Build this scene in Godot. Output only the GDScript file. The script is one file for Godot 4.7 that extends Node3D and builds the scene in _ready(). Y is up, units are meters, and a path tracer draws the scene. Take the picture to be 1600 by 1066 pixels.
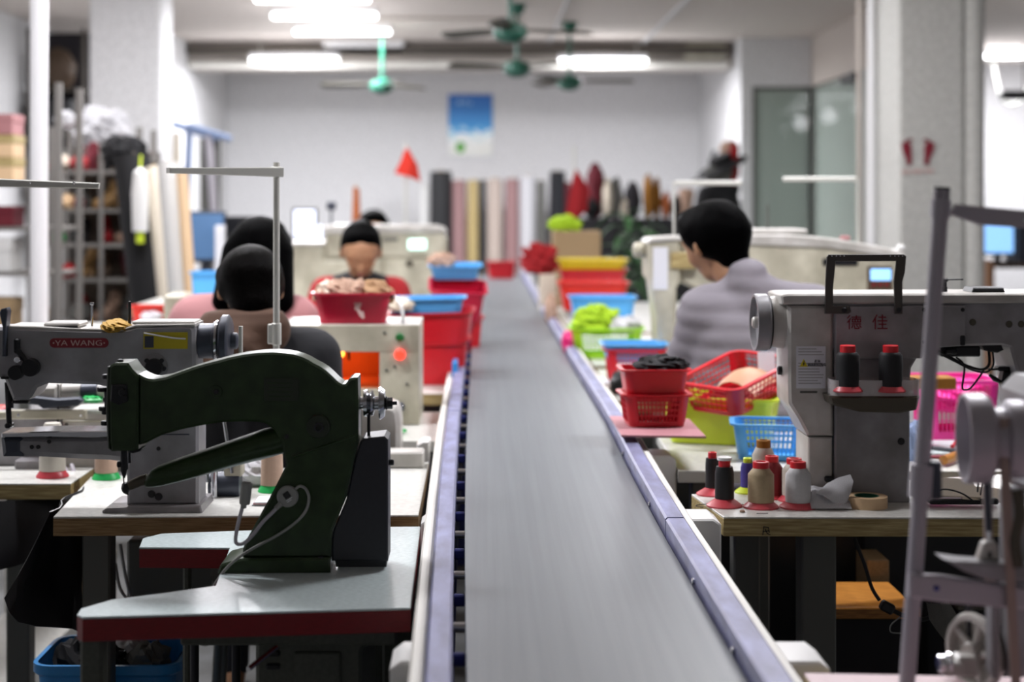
extends Node3D
# A leather-goods workshop: a conveyor between two rows of sewing tables. Metres, y up, the camera looks along -z.

var used := {}
var M := {}
var C := {}            # meshes shared between alike pieces
var proto := {}        # things that are copied
var rng := RandomNumberGenerator.new()

const CEILING := 3.1
const BACK := 19.5
const LAMP_POWER := 8.0

func _ready() -> void:
	rng.seed = 7
	camera_and_light()
	materials()
	room()
	ceiling_things()
	conveyor()
	tables()
	green_machine()
	grey_machine()
	white_machine()
	near_machine()
	stands()
	spools()
	people()
	workplaces()
	baskets()
	back_things()
	under_things()


func camera_and_light() -> void:
	var cam := Camera3D.new()
	cam.name = "camera"
	var lens := CameraAttributesPhysical.new()
	lens.frustum_focal_length = 56.5
	lens.frustum_focus_distance = 3.18
	lens.exposure_aperture = 2.5
	lens.frustum_near = 0.1
	lens.frustum_far = 60.0
	lens.exposure_multiplier = 1.0
	cam.attributes = lens
	# a lens shifted down, so that upright things stay upright
	cam.projection = Camera3D.PROJECTION_FRUSTUM
	cam.near = 0.1
	cam.far = 60.0
	cam.size = 1066.0 / 2511.0 * 0.1
	cam.frustum_offset = Vector2(50.0, -217.0) / 2511.0 * 0.1
	cam.position = Vector3(0, 1.42, 0)
	add_child(cam)
	cam.current = true

	var env := Environment.new()
	env.background_mode = Environment.BG_COLOR
	env.background_color = Color(0.02, 0.02, 0.022)
	env.tonemap_mode = Environment.TONE_MAPPER_LINEAR
	env.tonemap_exposure = 1.17
	env.sdfgi_enabled = true
	env.ssao_enabled = true
	env.ssil_enabled = true
	var we := WorldEnvironment.new()
	we.name = "environment"
	we.environment = env
	add_child(we)


# ---------------------------------------------------------------- nodes

func named(parent: Node, called: String) -> String:
	var k := "%d/%s" % [parent.get_instance_id(), called]
	var n: int = used.get(k, 0)
	used[k] = n + 1
	return called if n == 0 else "%s_%03d" % [called, n]

func tag(o: Node, label: String, category: String, group := "") -> Node:
	o.set_meta("label", label)
	o.set_meta("category", category)
	if group:
		o.set_meta("group", group)
	return o

func thing(called: String, label: String, category: String, at := Vector3.ZERO, turn := 0.0, group := "") -> Node3D:
	var o := Node3D.new()
	o.name = named(self, called)
	add_child(o)
	o.position = at
	o.rotation_degrees.y = turn
	tag(o, label, category, group)
	return o

func part(parent: Node, called: String, shape, m: Material, at := Vector3.ZERO, rot := Vector3.ZERO) -> MeshInstance3D:
	var o := MeshInstance3D.new()
	o.name = named(parent, called)
	o.mesh = shape if shape is Mesh else mesh(shape)
	o.material_override = m
	parent.add_child(o)
	o.position = at
	o.rotation_degrees = rot
	return o

func solo(called: String, label: String, category: String, shape, m: Material, at := Vector3.ZERO, rot := Vector3.ZERO, group := "") -> MeshInstance3D:
	var o := part(self, called, shape, m, at, rot)
	tag(o, label, category, group)
	return o

func struct(called: String, shape, m: Material, at := Vector3.ZERO, rot := Vector3.ZERO, parent: Node = self) -> MeshInstance3D:
	var o := part(parent, called, shape, m, at, rot)
	if parent == self:
		o.set_meta("kind", "structure")
	return o

func copy(o: Node3D, called: String, label: String, at: Vector3, rot := Vector3.ZERO, group := "") -> Node3D:
	var c: Node3D = o.duplicate()
	c.name = named(self, called)
	add_child(c)
	c.position = at
	c.rotation_degrees = rot
	c.set_meta("label", label)
	if group:
		c.set_meta("group", group)
	return c


# ---------------------------------------------------------------- shapes: closed triangle soups, counter-clockwise seen from outside

func mesh(t: PackedVector3Array, angle := 38.0) -> ArrayMesh:
	var n := t.size()
	var face := PackedVector3Array()
	face.resize(n / 3)
	var at := {}
	var ids := PackedInt32Array()
	ids.resize(n)
	var around := []
	for i in range(0, n, 3):
		face[i / 3] = (t[i + 1] - t[i]).cross(t[i + 2] - t[i])
		for j in 3:
			var p := t[i + j]
			var key := Vector3i(roundi(p.x * 20000.0), roundi(p.y * 20000.0), roundi(p.z * 20000.0))
			var id: int = at.get(key, -1)
			if id < 0:
				id = around.size()
				at[key] = id
				around.append(PackedInt32Array())
			ids[i + j] = id
			around[id].append(i / 3)
	var unit := PackedVector3Array()
	unit.resize(face.size())
	for i in face.size():
		unit[i] = face[i].normalized()
	var limit := cos(deg_to_rad(angle))
	var v := PackedVector3Array()
	var nn := PackedVector3Array()
	v.resize(n)
	nn.resize(n)
	for i in range(0, n, 3):
		var own := unit[i / 3]
		for j in 3:
			var s := Vector3.ZERO
			for f in around[ids[i + j]]:
				if unit[f].dot(own) >= limit:
					s += face[f]
			var k: int = i + [0, 2, 1][j]
			v[k] = t[i + j]
			nn[k] = s.normalized() if s.length_squared() > 1e-20 else Vector3.UP
	var a := []
	a.resize(Mesh.ARRAY_MAX)
	a[Mesh.ARRAY_VERTEX] = v
	a[Mesh.ARRAY_NORMAL] = nn
	var out := ArrayMesh.new()
	out.add_surface_from_arrays(Mesh.PRIMITIVE_TRIANGLES, a)
	return out

func mv(t: PackedVector3Array, by: Vector3, rot := Vector3.ZERO, scaled := Vector3.ONE) -> PackedVector3Array:
	var b := Basis.from_euler(rot * PI / 180.0) * Basis.from_scale(scaled)
	return Transform3D(b, by) * t

func cat(list: Array) -> PackedVector3Array:
	var out := PackedVector3Array()
	for t in list:
		out.append_array(t)
	return out

func outward(t: PackedVector3Array) -> PackedVector3Array:
	var vol := 0.0
	var o := t[0]
	for i in range(0, t.size(), 3):
		vol += (t[i] - o).dot((t[i + 1] - o).cross(t[i + 2] - o))
	if vol < 0.0:
		for i in range(0, t.size(), 3):
			var k := t[i + 1]
			t[i + 1] = t[i + 2]
			t[i + 2] = k
	return t

func quad(t: PackedVector3Array, a: Vector3, b: Vector3, c: Vector3, d: Vector3) -> void:
	t.append_array(PackedVector3Array([a, b, c, a, c, d]))

# a box with chamfered edges round the origin
func box(w: float, h: float, d: float, b := 0.003) -> PackedVector3Array:
	var e := Vector3(w, h, d) / 2.0
	b = minf(b, minf(w, minf(h, d)) * 0.3)
	var t := PackedVector3Array()
	var pt := func(s: Vector3, ax: int) -> Vector3:
		var p := Vector3(s.x * (e.x - b), s.y * (e.y - b), s.z * (e.z - b))
		p[ax] = s[ax] * e[ax]
		return p
	var face := func(l: Array) -> void:
		var m := Vector3.ZERO
		for p in l:
			m += p
		var nrm: Vector3 = (l[1] - l[0]).cross(l[2] - l[0])
		if nrm.dot(m) < 0.0:
			l.reverse()
		for i in range(1, l.size() - 1):
			t.append(l[0])
			t.append(l[i])
			t.append(l[i + 1])
	for ax in 3:
		var u := (ax + 1) % 3
		var w2 := (ax + 2) % 3
		for s in [-1.0, 1.0]:
			var q := []
			for c in [[-1.0, -1.0], [1.0, -1.0], [1.0, 1.0], [-1.0, 1.0]]:
				var k := Vector3.ZERO
				k[ax] = s
				k[u] = c[0]
				k[w2] = c[1]
				q.append(pt.call(k, ax))
			face.call(q)
		for s in [-1.0, 1.0]:
			for r in [-1.0, 1.0]:
				var k1 := Vector3.ZERO
				k1[u] = s
				k1[w2] = r
				var k2 := k1
				k1[ax] = -1.0
				k2[ax] = 1.0
				face.call([pt.call(k1, u), pt.call(k2, u), pt.call(k2, w2), pt.call(k1, w2)])
	for x in [-1.0, 1.0]:
		for y in [-1.0, 1.0]:
			for z in [-1.0, 1.0]:
				var k := Vector3(x, y, z)
				face.call([pt.call(k, 0), pt.call(k, 1), pt.call(k, 2)])
	return t

# box from corner to corner
func span(a: Vector3, b: Vector3, bev := 0.003) -> PackedVector3Array:
	var s := (b - a).abs()
	return mv(box(s.x, s.y, s.z, bev), (a + b) / 2.0)

# rings of equal length joined; ends capped
func loft(rings: Array, caps := true, ring_closed := true, tube_closed := false) -> PackedVector3Array:
	var t := PackedVector3Array()
	var n: int = rings[0].size()
	var last := n if ring_closed else n - 1
	for k in (rings.size() if tube_closed else rings.size() - 1):
		var a: PackedVector3Array = rings[k]
		var b: PackedVector3Array = rings[(k + 1) % rings.size()]
		for i in last:
			var j := (i + 1) % n
			quad(t, a[i], a[j], b[j], b[i])
	if caps and not tube_closed:
		for e in 2:
			var r: PackedVector3Array = rings[0] if e == 0 else rings[-1]
			var mid := Vector3.ZERO
			for p in r:
				mid += p / n
			for i in n:
				var j := (i + 1) % n
				if e == 0:
					t.append_array(PackedVector3Array([mid, r[j], r[i]]))
				else:
					t.append_array(PackedVector3Array([mid, r[i], r[j]]))
	return outward(t)

# a profile of (radius, height) turned round y
func lathe(pr: Array, n := 20) -> PackedVector3Array:
	var rings := []
	for p in pr:
		var r := PackedVector3Array()
		for i in n:
			var a := TAU * i / n
			r.append(Vector3(cos(a) * maxf(p[0], 0.0001), p[1], sin(a) * maxf(p[0], 0.0001)))
		rings.append(r)
	return loft(rings)

func cyl(r: float, h: float, n := 18, bev := 0.0015) -> PackedVector3Array:
	bev = minf(bev, minf(r, h) * 0.3)
	return lathe([[r - bev, -h / 2], [r, -h / 2 + bev], [r, h / 2 - bev], [r - bev, h / 2]], n)

# cylinder from a to b
func rod(a: Vector3, b: Vector3, r: float, n := 10) -> PackedVector3Array:
	return tube([a, b], r, n)

func smooth(p: Array, k := 6) -> Array:
	var out := []
	for i in p.size() - 1:
		var p0: Vector3 = p[maxi(i - 1, 0)]
		var p3: Vector3 = p[mini(i + 2, p.size() - 1)]
		for j in k:
			out.append(p[i].cubic_interpolate(p[i + 1], p0, p3, float(j) / k))
	out.append(p[-1])
	return out

func tube(p: Array, r, n := 8) -> PackedVector3Array:
	var rings := []
	var side := Vector3.ZERO
	for i in p.size():
		var dir: Vector3 = (p[mini(i + 1, p.size() - 1)] - p[maxi(i - 1, 0)]).normalized()
		if i == 0:
			side = dir.cross(Vector3.UP if absf(dir.y) < 0.9 else Vector3.RIGHT).normalized()
		else:
			side = (side - dir * side.dot(dir)).normalized()
		var up := side.cross(dir)
		var rr: float = r[i] if r is Array else r
		var ring := PackedVector3Array()
		for j in n:
			var a := TAU * j / n
			ring.append(p[i] + (side * cos(a) + up * sin(a)) * rr)
		rings.append(ring)
	return loft(rings)

# a flat outline (x, y) given depth along z, its rims chamfered
func prism(poly: PackedVector2Array, z0: float, z1: float, bev := 0.003) -> PackedVector3Array:
	var n := poly.size()
	var area := 0.0
	for i in n:
		area += poly[i].cross(poly[(i + 1) % n])
	if area < 0.0:
		poly = poly.duplicate()
		poly.reverse()
	bev = minf(bev, absf(z1 - z0) * 0.4)
	var inset := PackedVector2Array()
	for i in n:
		var a := (poly[i] - poly[(i + n - 1) % n]).normalized()
		var b := (poly[(i + 1) % n] - poly[i]).normalized()
		var na := Vector2(-a.y, a.x)
		var nb := Vector2(-b.y, b.x)
		var m := (na + nb).normalized()
		inset.append(poly[i] + m * bev / maxf(m.dot(na), 0.4))
	var lo := minf(z0, z1)
	var hi := maxf(z0, z1)
	var t := PackedVector3Array()
	var rings := [[inset, lo], [poly, lo + bev], [poly, hi - bev], [inset, hi]]
	for k in 3:
		for i in n:
			var j := (i + 1) % n
			var a: Array = rings[k]
			var b: Array = rings[k + 1]
			quad(t, Vector3(a[0][i].x, a[0][i].y, a[1]), Vector3(a[0][j].x, a[0][j].y, a[1]), Vector3(b[0][j].x, b[0][j].y, b[1]), Vector3(b[0][i].x, b[0][i].y, b[1]))
	var tri := Geometry2D.triangulate_polygon(poly)
	for i in range(0, tri.size(), 3):
		var q := [tri[i], tri[i + 1], tri[i + 2]]
		if (poly[q[1]] - poly[q[0]]).cross(poly[q[2]] - poly[q[0]]) < 0.0:
			q = [q[0], q[2], q[1]]
		for j in 3:
			t.append(Vector3(inset[q[j]].x, inset[q[j]].y, hi))
		for j in [0, 2, 1]:
			t.append(Vector3(inset[q[j]].x, inset[q[j]].y, lo))
	return t

func smooth2(p: PackedVector2Array, k := 4) -> PackedVector2Array:
	var out := PackedVector2Array()
	var n := p.size()
	for i in n:
		for j in k:
			out.append(p[i].cubic_interpolate(p[(i + 1) % n], p[(i + n - 1) % n], p[(i + 2) % n], float(j) / k))
	return out

# a rectangle with rounded corners in the xz plane
func rrect(w: float, d: float, r: float, y: float, seg := 4) -> PackedVector3Array:
	var out := PackedVector3Array()
	r = minf(r, minf(w, d) * 0.49)
	for c in 4:
		var mid := Vector3((w / 2 - r) * [1, -1, -1, 1][c], y, (d / 2 - r) * [1, 1, -1, -1][c])
		for i in seg + 1:
			var a := PI / 2 * (c + float(i) / seg)
			out.append(mid + Vector3(cos(a), 0, sin(a)) * r)
	return out

# a lump of soft stuff: a flattened ball pushed in and out by noise
func lump(size: Vector3, rough := 0.3, seed_ := 1, n := 18, freq := 2.2) -> PackedVector3Array:
	var no := FastNoiseLite.new()
	no.seed = seed_
	no.frequency = freq
	no.fractal_octaves = 3
	var rings := []
	for i in n + 1:
		var v := PI * (0.02 + 0.96 * i / n)
		var ring := PackedVector3Array()
		for j in n * 2:
			var u := TAU * j / (n * 2)
			var d := Vector3(sin(v) * cos(u), -cos(v), sin(v) * sin(u))
			var p := d * (1.0 + rough * no.get_noise_3dv(d))
			ring.append(Vector3(p.x * size.x / 2, maxf(p.y, -0.92) * size.y / 2 + size.y * 0.46, p.z * size.z / 2))
		rings.append(ring)
	return loft(rings)

# a sheet with thickness through rows of points
func sheet(rows: Array, thick := 0.002) -> PackedVector3Array:
	var nr := rows.size()
	var nc: int = rows[0].size()
	var nrm := []
	for i in nr:
		var l := []
		for j in nc:
			var a: Vector3 = rows[mini(i + 1, nr - 1)][j] - rows[maxi(i - 1, 0)][j]
			var b: Vector3 = rows[i][mini(j + 1, nc - 1)] - rows[i][maxi(j - 1, 0)]
			l.append(a.cross(b).normalized() * thick / 2)
		nrm.append(l)
	var t := PackedVector3Array()
	for i in nr - 1:
		for j in nc - 1:
			for s in [1.0, -1.0]:
				var q := [rows[i][j] + nrm[i][j] * s, rows[i + 1][j] + nrm[i + 1][j] * s, rows[i + 1][j + 1] + nrm[i + 1][j + 1] * s, rows[i][j + 1] + nrm[i][j + 1] * s]
				if s < 0:
					q.reverse()
				quad(t, q[0], q[1], q[2], q[3])
	for i in nr - 1:
		for j in [0, nc - 1]:
			var a: Vector3 = rows[i][j]
			var b: Vector3 = rows[i + 1][j]
			var q := [a + nrm[i][j], a - nrm[i][j], b - nrm[i + 1][j], b + nrm[i + 1][j]]
			if j > 0:
				q.reverse()
			quad(t, q[0], q[1], q[2], q[3])
	for j in nc - 1:
		for i in [0, nr - 1]:
			var a: Vector3 = rows[i][j]
			var b: Vector3 = rows[i][j + 1]
			var q := [a - nrm[i][j], a + nrm[i][j], b + nrm[i][j + 1], b - nrm[i][j + 1]]
			if i > 0:
				q.reverse()
			quad(t, q[0], q[1], q[2], q[3])
	return outward(t)

# bars along strokes drawn in a plane facing +z
func strokes(list: Array, size: float, width: float, thick := 0.0012) -> PackedVector3Array:
	var out := PackedVector3Array()
	for s in list:
		var a := Vector3(s[0], s[1], 0) * size
		var b := Vector3(s[2], s[3], 0) * size
		var l := (b - a).length() + width * 0.6
		out.append_array(mv(box(l, width, thick, 0.0002), (a + b) / 2, Vector3(0, 0, rad_to_deg(atan2(b.y - a.y, b.x - a.x)))))
	return out

func lettering(words: String, height: float, thick := 0.001, weight := 700) -> Mesh:
	var tm := TextMesh.new()
	var f := SystemFont.new()
	f.font_names = PackedStringArray(["Droid Sans"])
	f.font_weight = weight
	tm.font = f
	tm.text = words
	tm.font_size = 48
	tm.pixel_size = height / 36.0
	tm.depth = thick
	return tm


# ---------------------------------------------------------------- bodies: tapered capsules melted together, meshed as surface nets
# bones: [a, b, radius at a, radius at b]; wave adds quilted ridges

func nets(bones: Array, cell: float, melt := 0.03, wave := Vector2.ZERO) -> PackedVector3Array:
	var lo := Vector3.ONE * 1e9
	var hi := -lo
	for b in bones:
		for k in 2:
			var r: float = b[2 + k] + melt + cell * 2
			lo = lo.min(b[k] - Vector3.ONE * r)
			hi = hi.max(b[k] + Vector3.ONE * r)
	var nx := ceili((hi.x - lo.x) / cell) + 1
	var ny := ceili((hi.y - lo.y) / cell) + 1
	var nz := ceili((hi.z - lo.z) / cell) + 1
	var f := PackedFloat32Array()
	f.resize(nx * ny * nz)
	f.fill(1.0)
	for b in bones:
		var a: Vector3 = b[0]
		var ab: Vector3 = b[1] - a
		var ra: float = b[2]
		var dr: float = b[3] - ra
		var len2 := maxf(ab.length_squared(), 1e-9)
		var m := maxf(ra, b[3]) + melt + cell * 2
		var l: Vector3 = (a.min(b[1]) - Vector3.ONE * m - lo) / cell
		var h: Vector3 = (a.max(b[1]) + Vector3.ONE * m - lo) / cell
		for z in range(maxi(0, int(l.z)), mini(nz, int(h.z) + 1)):
			for y in range(maxi(0, int(l.y)), mini(ny, int(h.y) + 1)):
				var at := (z * ny + y) * nx
				for x in range(maxi(0, int(l.x)), mini(nx, int(h.x) + 1)):
					var p := lo + Vector3(x, y, z) * cell - a
					var k := clampf(p.dot(ab) / len2, 0.0, 1.0)
					var d := (p - ab * k).length() - ra - dr * k
					var o := f[at + x]
					var e := maxf(melt - absf(o - d), 0.0) / melt
					f[at + x] = minf(o, d) - e * e * melt * 0.25
	if wave.x > 0.0:
		for z in nz:
			for y in ny:
				var w := wave.x * (absf(sin((lo.y + y * cell + 0.03 * sin(z * cell * 9.0)) * wave.y)) - 0.5)
				var at := (z * ny + y) * nx
				for x in nx:
					f[at + x] -= w
	var where := {}
	var t := PackedVector3Array()
	var step := [1, nx, nx * ny]
	for z in nz - 1:
		for y in ny - 1:
			for x in nx - 1:
				var at := (z * ny + y) * nx + x
				var inside := 0
				for c in 8:
					if f[at + (c & 1) + (c >> 1 & 1) * nx + (c >> 2) * nx * ny] < 0.0:
						inside += 1
				if inside == 0 or inside == 8:
					continue
				var s := Vector3.ZERO
				var n := 0
				for c in 8:
					for ax in 3:
						if c >> ax & 1:
							continue
						var o := Vector3(c & 1, c >> 1 & 1, c >> 2)
						var i0 := at + (c & 1) + (c >> 1 & 1) * nx + (c >> 2) * nx * ny
						var v0 := f[i0]
						var v1: float = f[i0 + step[ax]]
						if (v0 < 0.0) != (v1 < 0.0):
							o[ax] += v0 / (v0 - v1)
							s += o
							n += 1
				where[at] = lo + (Vector3(x, y, z) + s / n) * cell
	for at in where:
		for ax in 3:
			var u: int = step[(ax + 1) % 3]
			var w: int = step[(ax + 2) % 3]
			# the edge of this cell's low corner along ax, shared by four cells
			var v0 := f[at]
			var v1: float = f[at + step[ax]]
			if (v0 < 0.0) == (v1 < 0.0):
				continue
			if not (where.has(at - u) and where.has(at - w) and where.has(at - u - w)):
				continue
			var q := [where[at], where[at - u], where[at - u - w], where[at - w]]
			if v0 >= 0.0:
				q.reverse()
			quad(t, q[0], q[1], q[2], q[3])
	return outward(t)


# ---------------------------------------------------------------- materials

func noise_tex(seed_: int, freq: float, lo: Color, hi: Color, octaves := 4, size := 512, type := FastNoiseLite.TYPE_SIMPLEX_SMOOTH) -> NoiseTexture2D:
	var no := FastNoiseLite.new()
	no.noise_type = type
	no.seed = seed_
	no.frequency = freq
	no.fractal_octaves = octaves
	var t := NoiseTexture2D.new()
	t.width = size
	t.height = size
	t.seamless = true
	t.noise = no
	var g := Gradient.new()
	g.set_color(0, lo)
	g.set_color(1, hi)
	t.color_ramp = g
	return t

func mat(called: String, hex: String, rough := 0.5, metal := 0.0, tex: Texture2D = null, scale := Vector3.ONE) -> StandardMaterial3D:
	var m := StandardMaterial3D.new()
	m.resource_name = called
	m.albedo_color = Color(hex)
	m.roughness = rough
	m.metallic = metal
	if tex:
		m.albedo_texture = tex
		m.uv1_triplanar = true
		m.uv1_scale = scale
	M[called] = m
	return m

func glow(called: String, hex: String, energy: float) -> StandardMaterial3D:
	var m := mat(called, hex, 0.5)
	m.emission_enabled = true
	m.emission = Color(hex)
	m.emission_energy_multiplier = energy
	return m

func glass(called: String, hex: String, alpha: float, rough := 0.05) -> StandardMaterial3D:
	var m := mat(called, hex, rough)
	m.albedo_color.a = alpha
	m.transparency = BaseMaterial3D.TRANSPARENCY_ALPHA
	return m

func materials() -> void:
	var W := Color.WHITE
	var wear := noise_tex(3, 0.012, Color(0.72, 0.71, 0.69), W, 5)
	var fine := noise_tex(5, 0.09, Color(0.86, 0.86, 0.86), W, 3)
	var streak := noise_tex(9, 0.02, Color(0.9, 0.9, 0.91), W, 3)
	var grain := noise_tex(11, 0.03, Color(0.66, 0.6, 0.5), W, 5)
	var weave := noise_tex(13, 0.2, Color(0.7, 0.7, 0.7), W, 2)
	var rub := noise_tex(17, 0.02, Color(0.25, 0.25, 0.25), Color(0.75, 0.75, 0.75), 4)
	# room
	mat("wall_paint", "dededf", 0.85, 0.0, fine, Vector3.ONE * 0.5)
	mat("ceiling_paint", "e6dcd4", 0.9, 0.0, fine, Vector3.ONE * 0.5)
	mat("column_paint", "cfcfca", 0.75, 0.0, fine, Vector3.ONE * 0.5)
	mat("concrete", "77797a", 0.6, 0.0, wear, Vector3.ONE * 0.6)
	mat("beam_paint", "b9b0a8", 0.8)
	mat("pipe_white", "e8e8ea", 0.4)
	mat("dark_pipe", "4a443d", 0.6)
	# metal and paint
	var steel := mat("steel", "b9bbbf", 0.3, 1.0)
	steel.roughness_texture = rub
	mat("chrome", "d9dadd", 0.12, 1.0)
	mat("dark_steel", "3a3a3e", 0.38, 0.8)
	mat("black_iron", "15161a", 0.42, 0.3)
	mat("black_plastic", "141519", 0.5)
	var gp := mat("green_paint", "2b4021", 0.34, 0.0, wear, Vector3.ONE * 3.0)
	gp.clearcoat_enabled = true
	gp.metallic_specular = 0.35
	gp.clearcoat = 0.1
	gp.clearcoat_roughness = 0.15
	mat("dark_green", "19250f", 0.45)
	mat("guard_black", "191b22", 0.5, 0.0, fine, Vector3.ONE * 2.0)
	mat("machine_grey", "a3a3a9", 0.35, 0.0, wear, Vector3.ONE * 1.2)
	mat("machine_white", "d8d6d2", 0.32, 0.0, wear, Vector3.ONE * 1.0)
	mat("machine_cream", "d2cebb", 0.35, 0.0, wear, Vector3.ONE * 0.8)
	mat("machine_pale", "a3a1a6", 0.35, 0.0, wear, Vector3.ONE * 1.3)
	mat("slate", "3a3f4b", 0.4, 0.2)
	mat("rack_grey", "7d7a76", 0.5, 0.3)
	mat("stand_grey", "a9a5ac", 0.42, 0.2)
	mat("stand_white", "cfcfc8", 0.4, 0.1)
	mat("frame_grey", "5c5d58", 0.5, 0.2)
	mat("frame_green", "565a50", 0.55, 0.1, fine, Vector3.ONE * 2.0)
	mat("oily", "4b463a", 0.35, 0.3)
	# conveyor
	var belt := mat("belt", "6a6f73", 0.38, 0.0, streak, Vector3(5.0, 1.0, 0.07))
	belt.uv1_triplanar_sharpness = 8.0
	mat("rail_blue", "8d90b8", 0.45, 0.1, wear, Vector3(3.0, 3.0, 1.0))
	mat("frame_blue", "343c86", 0.5)
	mat("trunking", "dcdad3", 0.5)
	# tables
	mat("laminate_white", "dfdfd9", 0.3, 0.0, fine, Vector3.ONE * 1.0)
	var lb := mat("laminate_blue", "d3e1e2", 0.24, 0.0, fine, Vector3(1.5, 1.5, 4.0))
	lb.metallic_specular = 0.6
	mat("edge_red", "850d16", 0.4, 0.0, fine, Vector3(1.0, 5.0, 5.0))
	mat("edge_wood", "a98c62", 0.55, 0.0, grain, Vector3(0.8, 12.0, 12.0))
	mat("edge_cream", "c9b986", 0.5, 0.0, grain, Vector3(0.6, 8.0, 8.0))
	mat("edge_white", "cfcfc9", 0.5)
	mat("drawer_wood", "c98a3c", 0.4, 0.0, grain, Vector3(1.0, 14.0, 14.0))
	mat("pink_board", "a9757c", 0.6)
	mat("pink_laminate", "c9aeb2", 0.4)
	# plastics
	for k in [["red_plastic", "c51624"], ["crimson_plastic", "bb1638"], ["scarlet_plastic", "d82a1c"], ["lime_plastic", "cfe436"], ["green_plastic", "a5e02a"], ["blue_plastic", "55a9e6"], ["bin_blue", "2f86c8"], ["pink_plastic", "f03aa4"], ["yellow_plastic", "d9c31e"], ["magenta_plastic", "d2146e"]]:
		var pm := mat(k[0], k[1], 0.32)
		pm.backlight_enabled = true
		pm.backlight = Color(k[1]) * 0.35
	mat("white_plastic", "e6e6e4", 0.35)
	mat("grey_plastic", "8b8b88", 0.45)
	mat("red_cap", "d3202a", 0.35)
	mat("rose_base", "c9454f", 0.35)
	glass("clear_plastic", "d8d4d4", 0.42, 0.15)
	mat("bracket_grey", "4c4844", 0.5, 0.3)
	glass("partition_glass", "b9c6bd", 0.5, 0.02)
	# thread, cloth, leather, paper
	for k in [["thread_black", "17181c"], ["thread_white", "e4e4e6"], ["thread_beige", "cbb58f"], ["thread_red", "8f1420"], ["thread_purple", "4b46a8"], ["thread_cream", "e2dccf"], ["thread_peach", "d8b7a0"]]:
		var tm := mat(k[0], k[1], 0.6, 0.0, weave, Vector3(1.0, 60.0, 1.0))
		tm.rim_enabled = true
		tm.rim = 0.3
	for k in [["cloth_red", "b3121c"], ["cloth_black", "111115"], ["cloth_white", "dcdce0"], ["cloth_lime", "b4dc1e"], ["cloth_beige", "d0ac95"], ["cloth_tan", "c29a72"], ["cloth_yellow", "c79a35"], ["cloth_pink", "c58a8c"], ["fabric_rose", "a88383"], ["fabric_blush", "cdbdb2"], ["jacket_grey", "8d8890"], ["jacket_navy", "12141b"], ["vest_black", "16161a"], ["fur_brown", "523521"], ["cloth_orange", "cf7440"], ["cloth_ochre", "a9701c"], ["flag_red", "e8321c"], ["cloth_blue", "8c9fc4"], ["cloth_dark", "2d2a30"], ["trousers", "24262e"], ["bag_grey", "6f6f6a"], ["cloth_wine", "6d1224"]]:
		var cm := mat(k[0], k[1], 0.85, 0.0, weave, Vector3.ONE * 6.0)
		cm.rim_enabled = true
		cm.rim = 0.25 if cm.albedo_color.get_luminance() > 0.2 else 0.05
	mat("leather_black", "131317", 0.42, 0.0, fine, Vector3.ONE * 4.0)
	mat("leather_tan", "b98f70", 0.5)
	mat("hair", "040405", 0.45, 0.0, noise_tex(21, 0.05, Color(0.3, 0.3, 0.3), W, 4), Vector3(14.0, 1.2, 14.0))
	M.hair.metallic_specular = 0.09
	M.hair.heightmap_enabled = true
	M.hair.heightmap_texture = M.hair.albedo_texture
	M.hair.heightmap_scale = 0.5
	mat("hair_brown", "090605", 0.42, 0.0, M.hair.albedo_texture, Vector3(14.0, 1.2, 14.0))
	M.hair_brown.metallic_specular = 0.12
	M.hair_brown.heightmap_enabled = true
	M.hair_brown.heightmap_texture = M.hair.albedo_texture
	M.hair_brown.heightmap_scale = 0.5
	var skin := mat("skin", "9c7355", 0.55)
	skin.subsurf_scatter_enabled = true
	skin.subsurf_scatter_strength = 0.03
	mat("skin_dark", "7a4a36", 0.5)
	mat("paper", "dfe0e6", 0.7)
	mat("paper_cream", "d8cbb8", 0.7)
	mat("cardboard", "a08764", 0.8, 0.0, fine, Vector3.ONE * 2.0)
	mat("label_yellow", "b5a516", 0.5)
	mat("label_red", "7c1020", 0.4)
	mat("ink_black", "1c1c20", 0.6)
	mat("ink_red", "7d1428", 0.6)
	mat("ink_pale", "c9a9a4", 0.5)
	mat("warning_yellow", "d8c312", 0.5)
	mat("tape_beige", "d3b48e", 0.5)
	mat("tape_green", "1f5a44", 0.4)
	mat("leaf", "2f5a2c", 0.5, 0.0, fine, Vector3.ONE * 5.0)
	mat("soil_pot", "20211f", 0.6)
	mat("fan_green", "0b5442", 0.35)
	mat("fan_blade", "3f3c30", 0.5)
	mat("button_green", "1f6b2e", 0.3)
	mat("spool_green", "23b35a", 0.4)
	mat("last_tan", "c9a06a", 0.4)
	mat("board_cream", "d9cfbd", 0.6)
	mat("board_grey", "c8c8c6", 0.5)
	mat("rubber", "1a1a1d", 0.7)
	mat("belt_leather", "9a8880", 0.7)
	mat("backing", "6a5c50", 0.85, 0.0, wear, Vector3.ONE * 2.0)
	mat("dark_wood", "4b3a2a", 0.6)
	mat("monitor_black", "16171b", 0.4)
	glow("tube_glow", "fbfdff", 6.0)
	glow("screen_blue", "8fc4ff", 1.0)
	glow("screen_white", "dfe6ff", 1.5)
	glow("screen_desk", "46688f", 0.3)
	glow("screen_mint", "cffcf2", 1.4)
	glow("lamp_red", "ff3020", 2.5)
	glow("ember", "ff5a10", 0.0)


# ---------------------------------------------------------------- the setting

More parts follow.
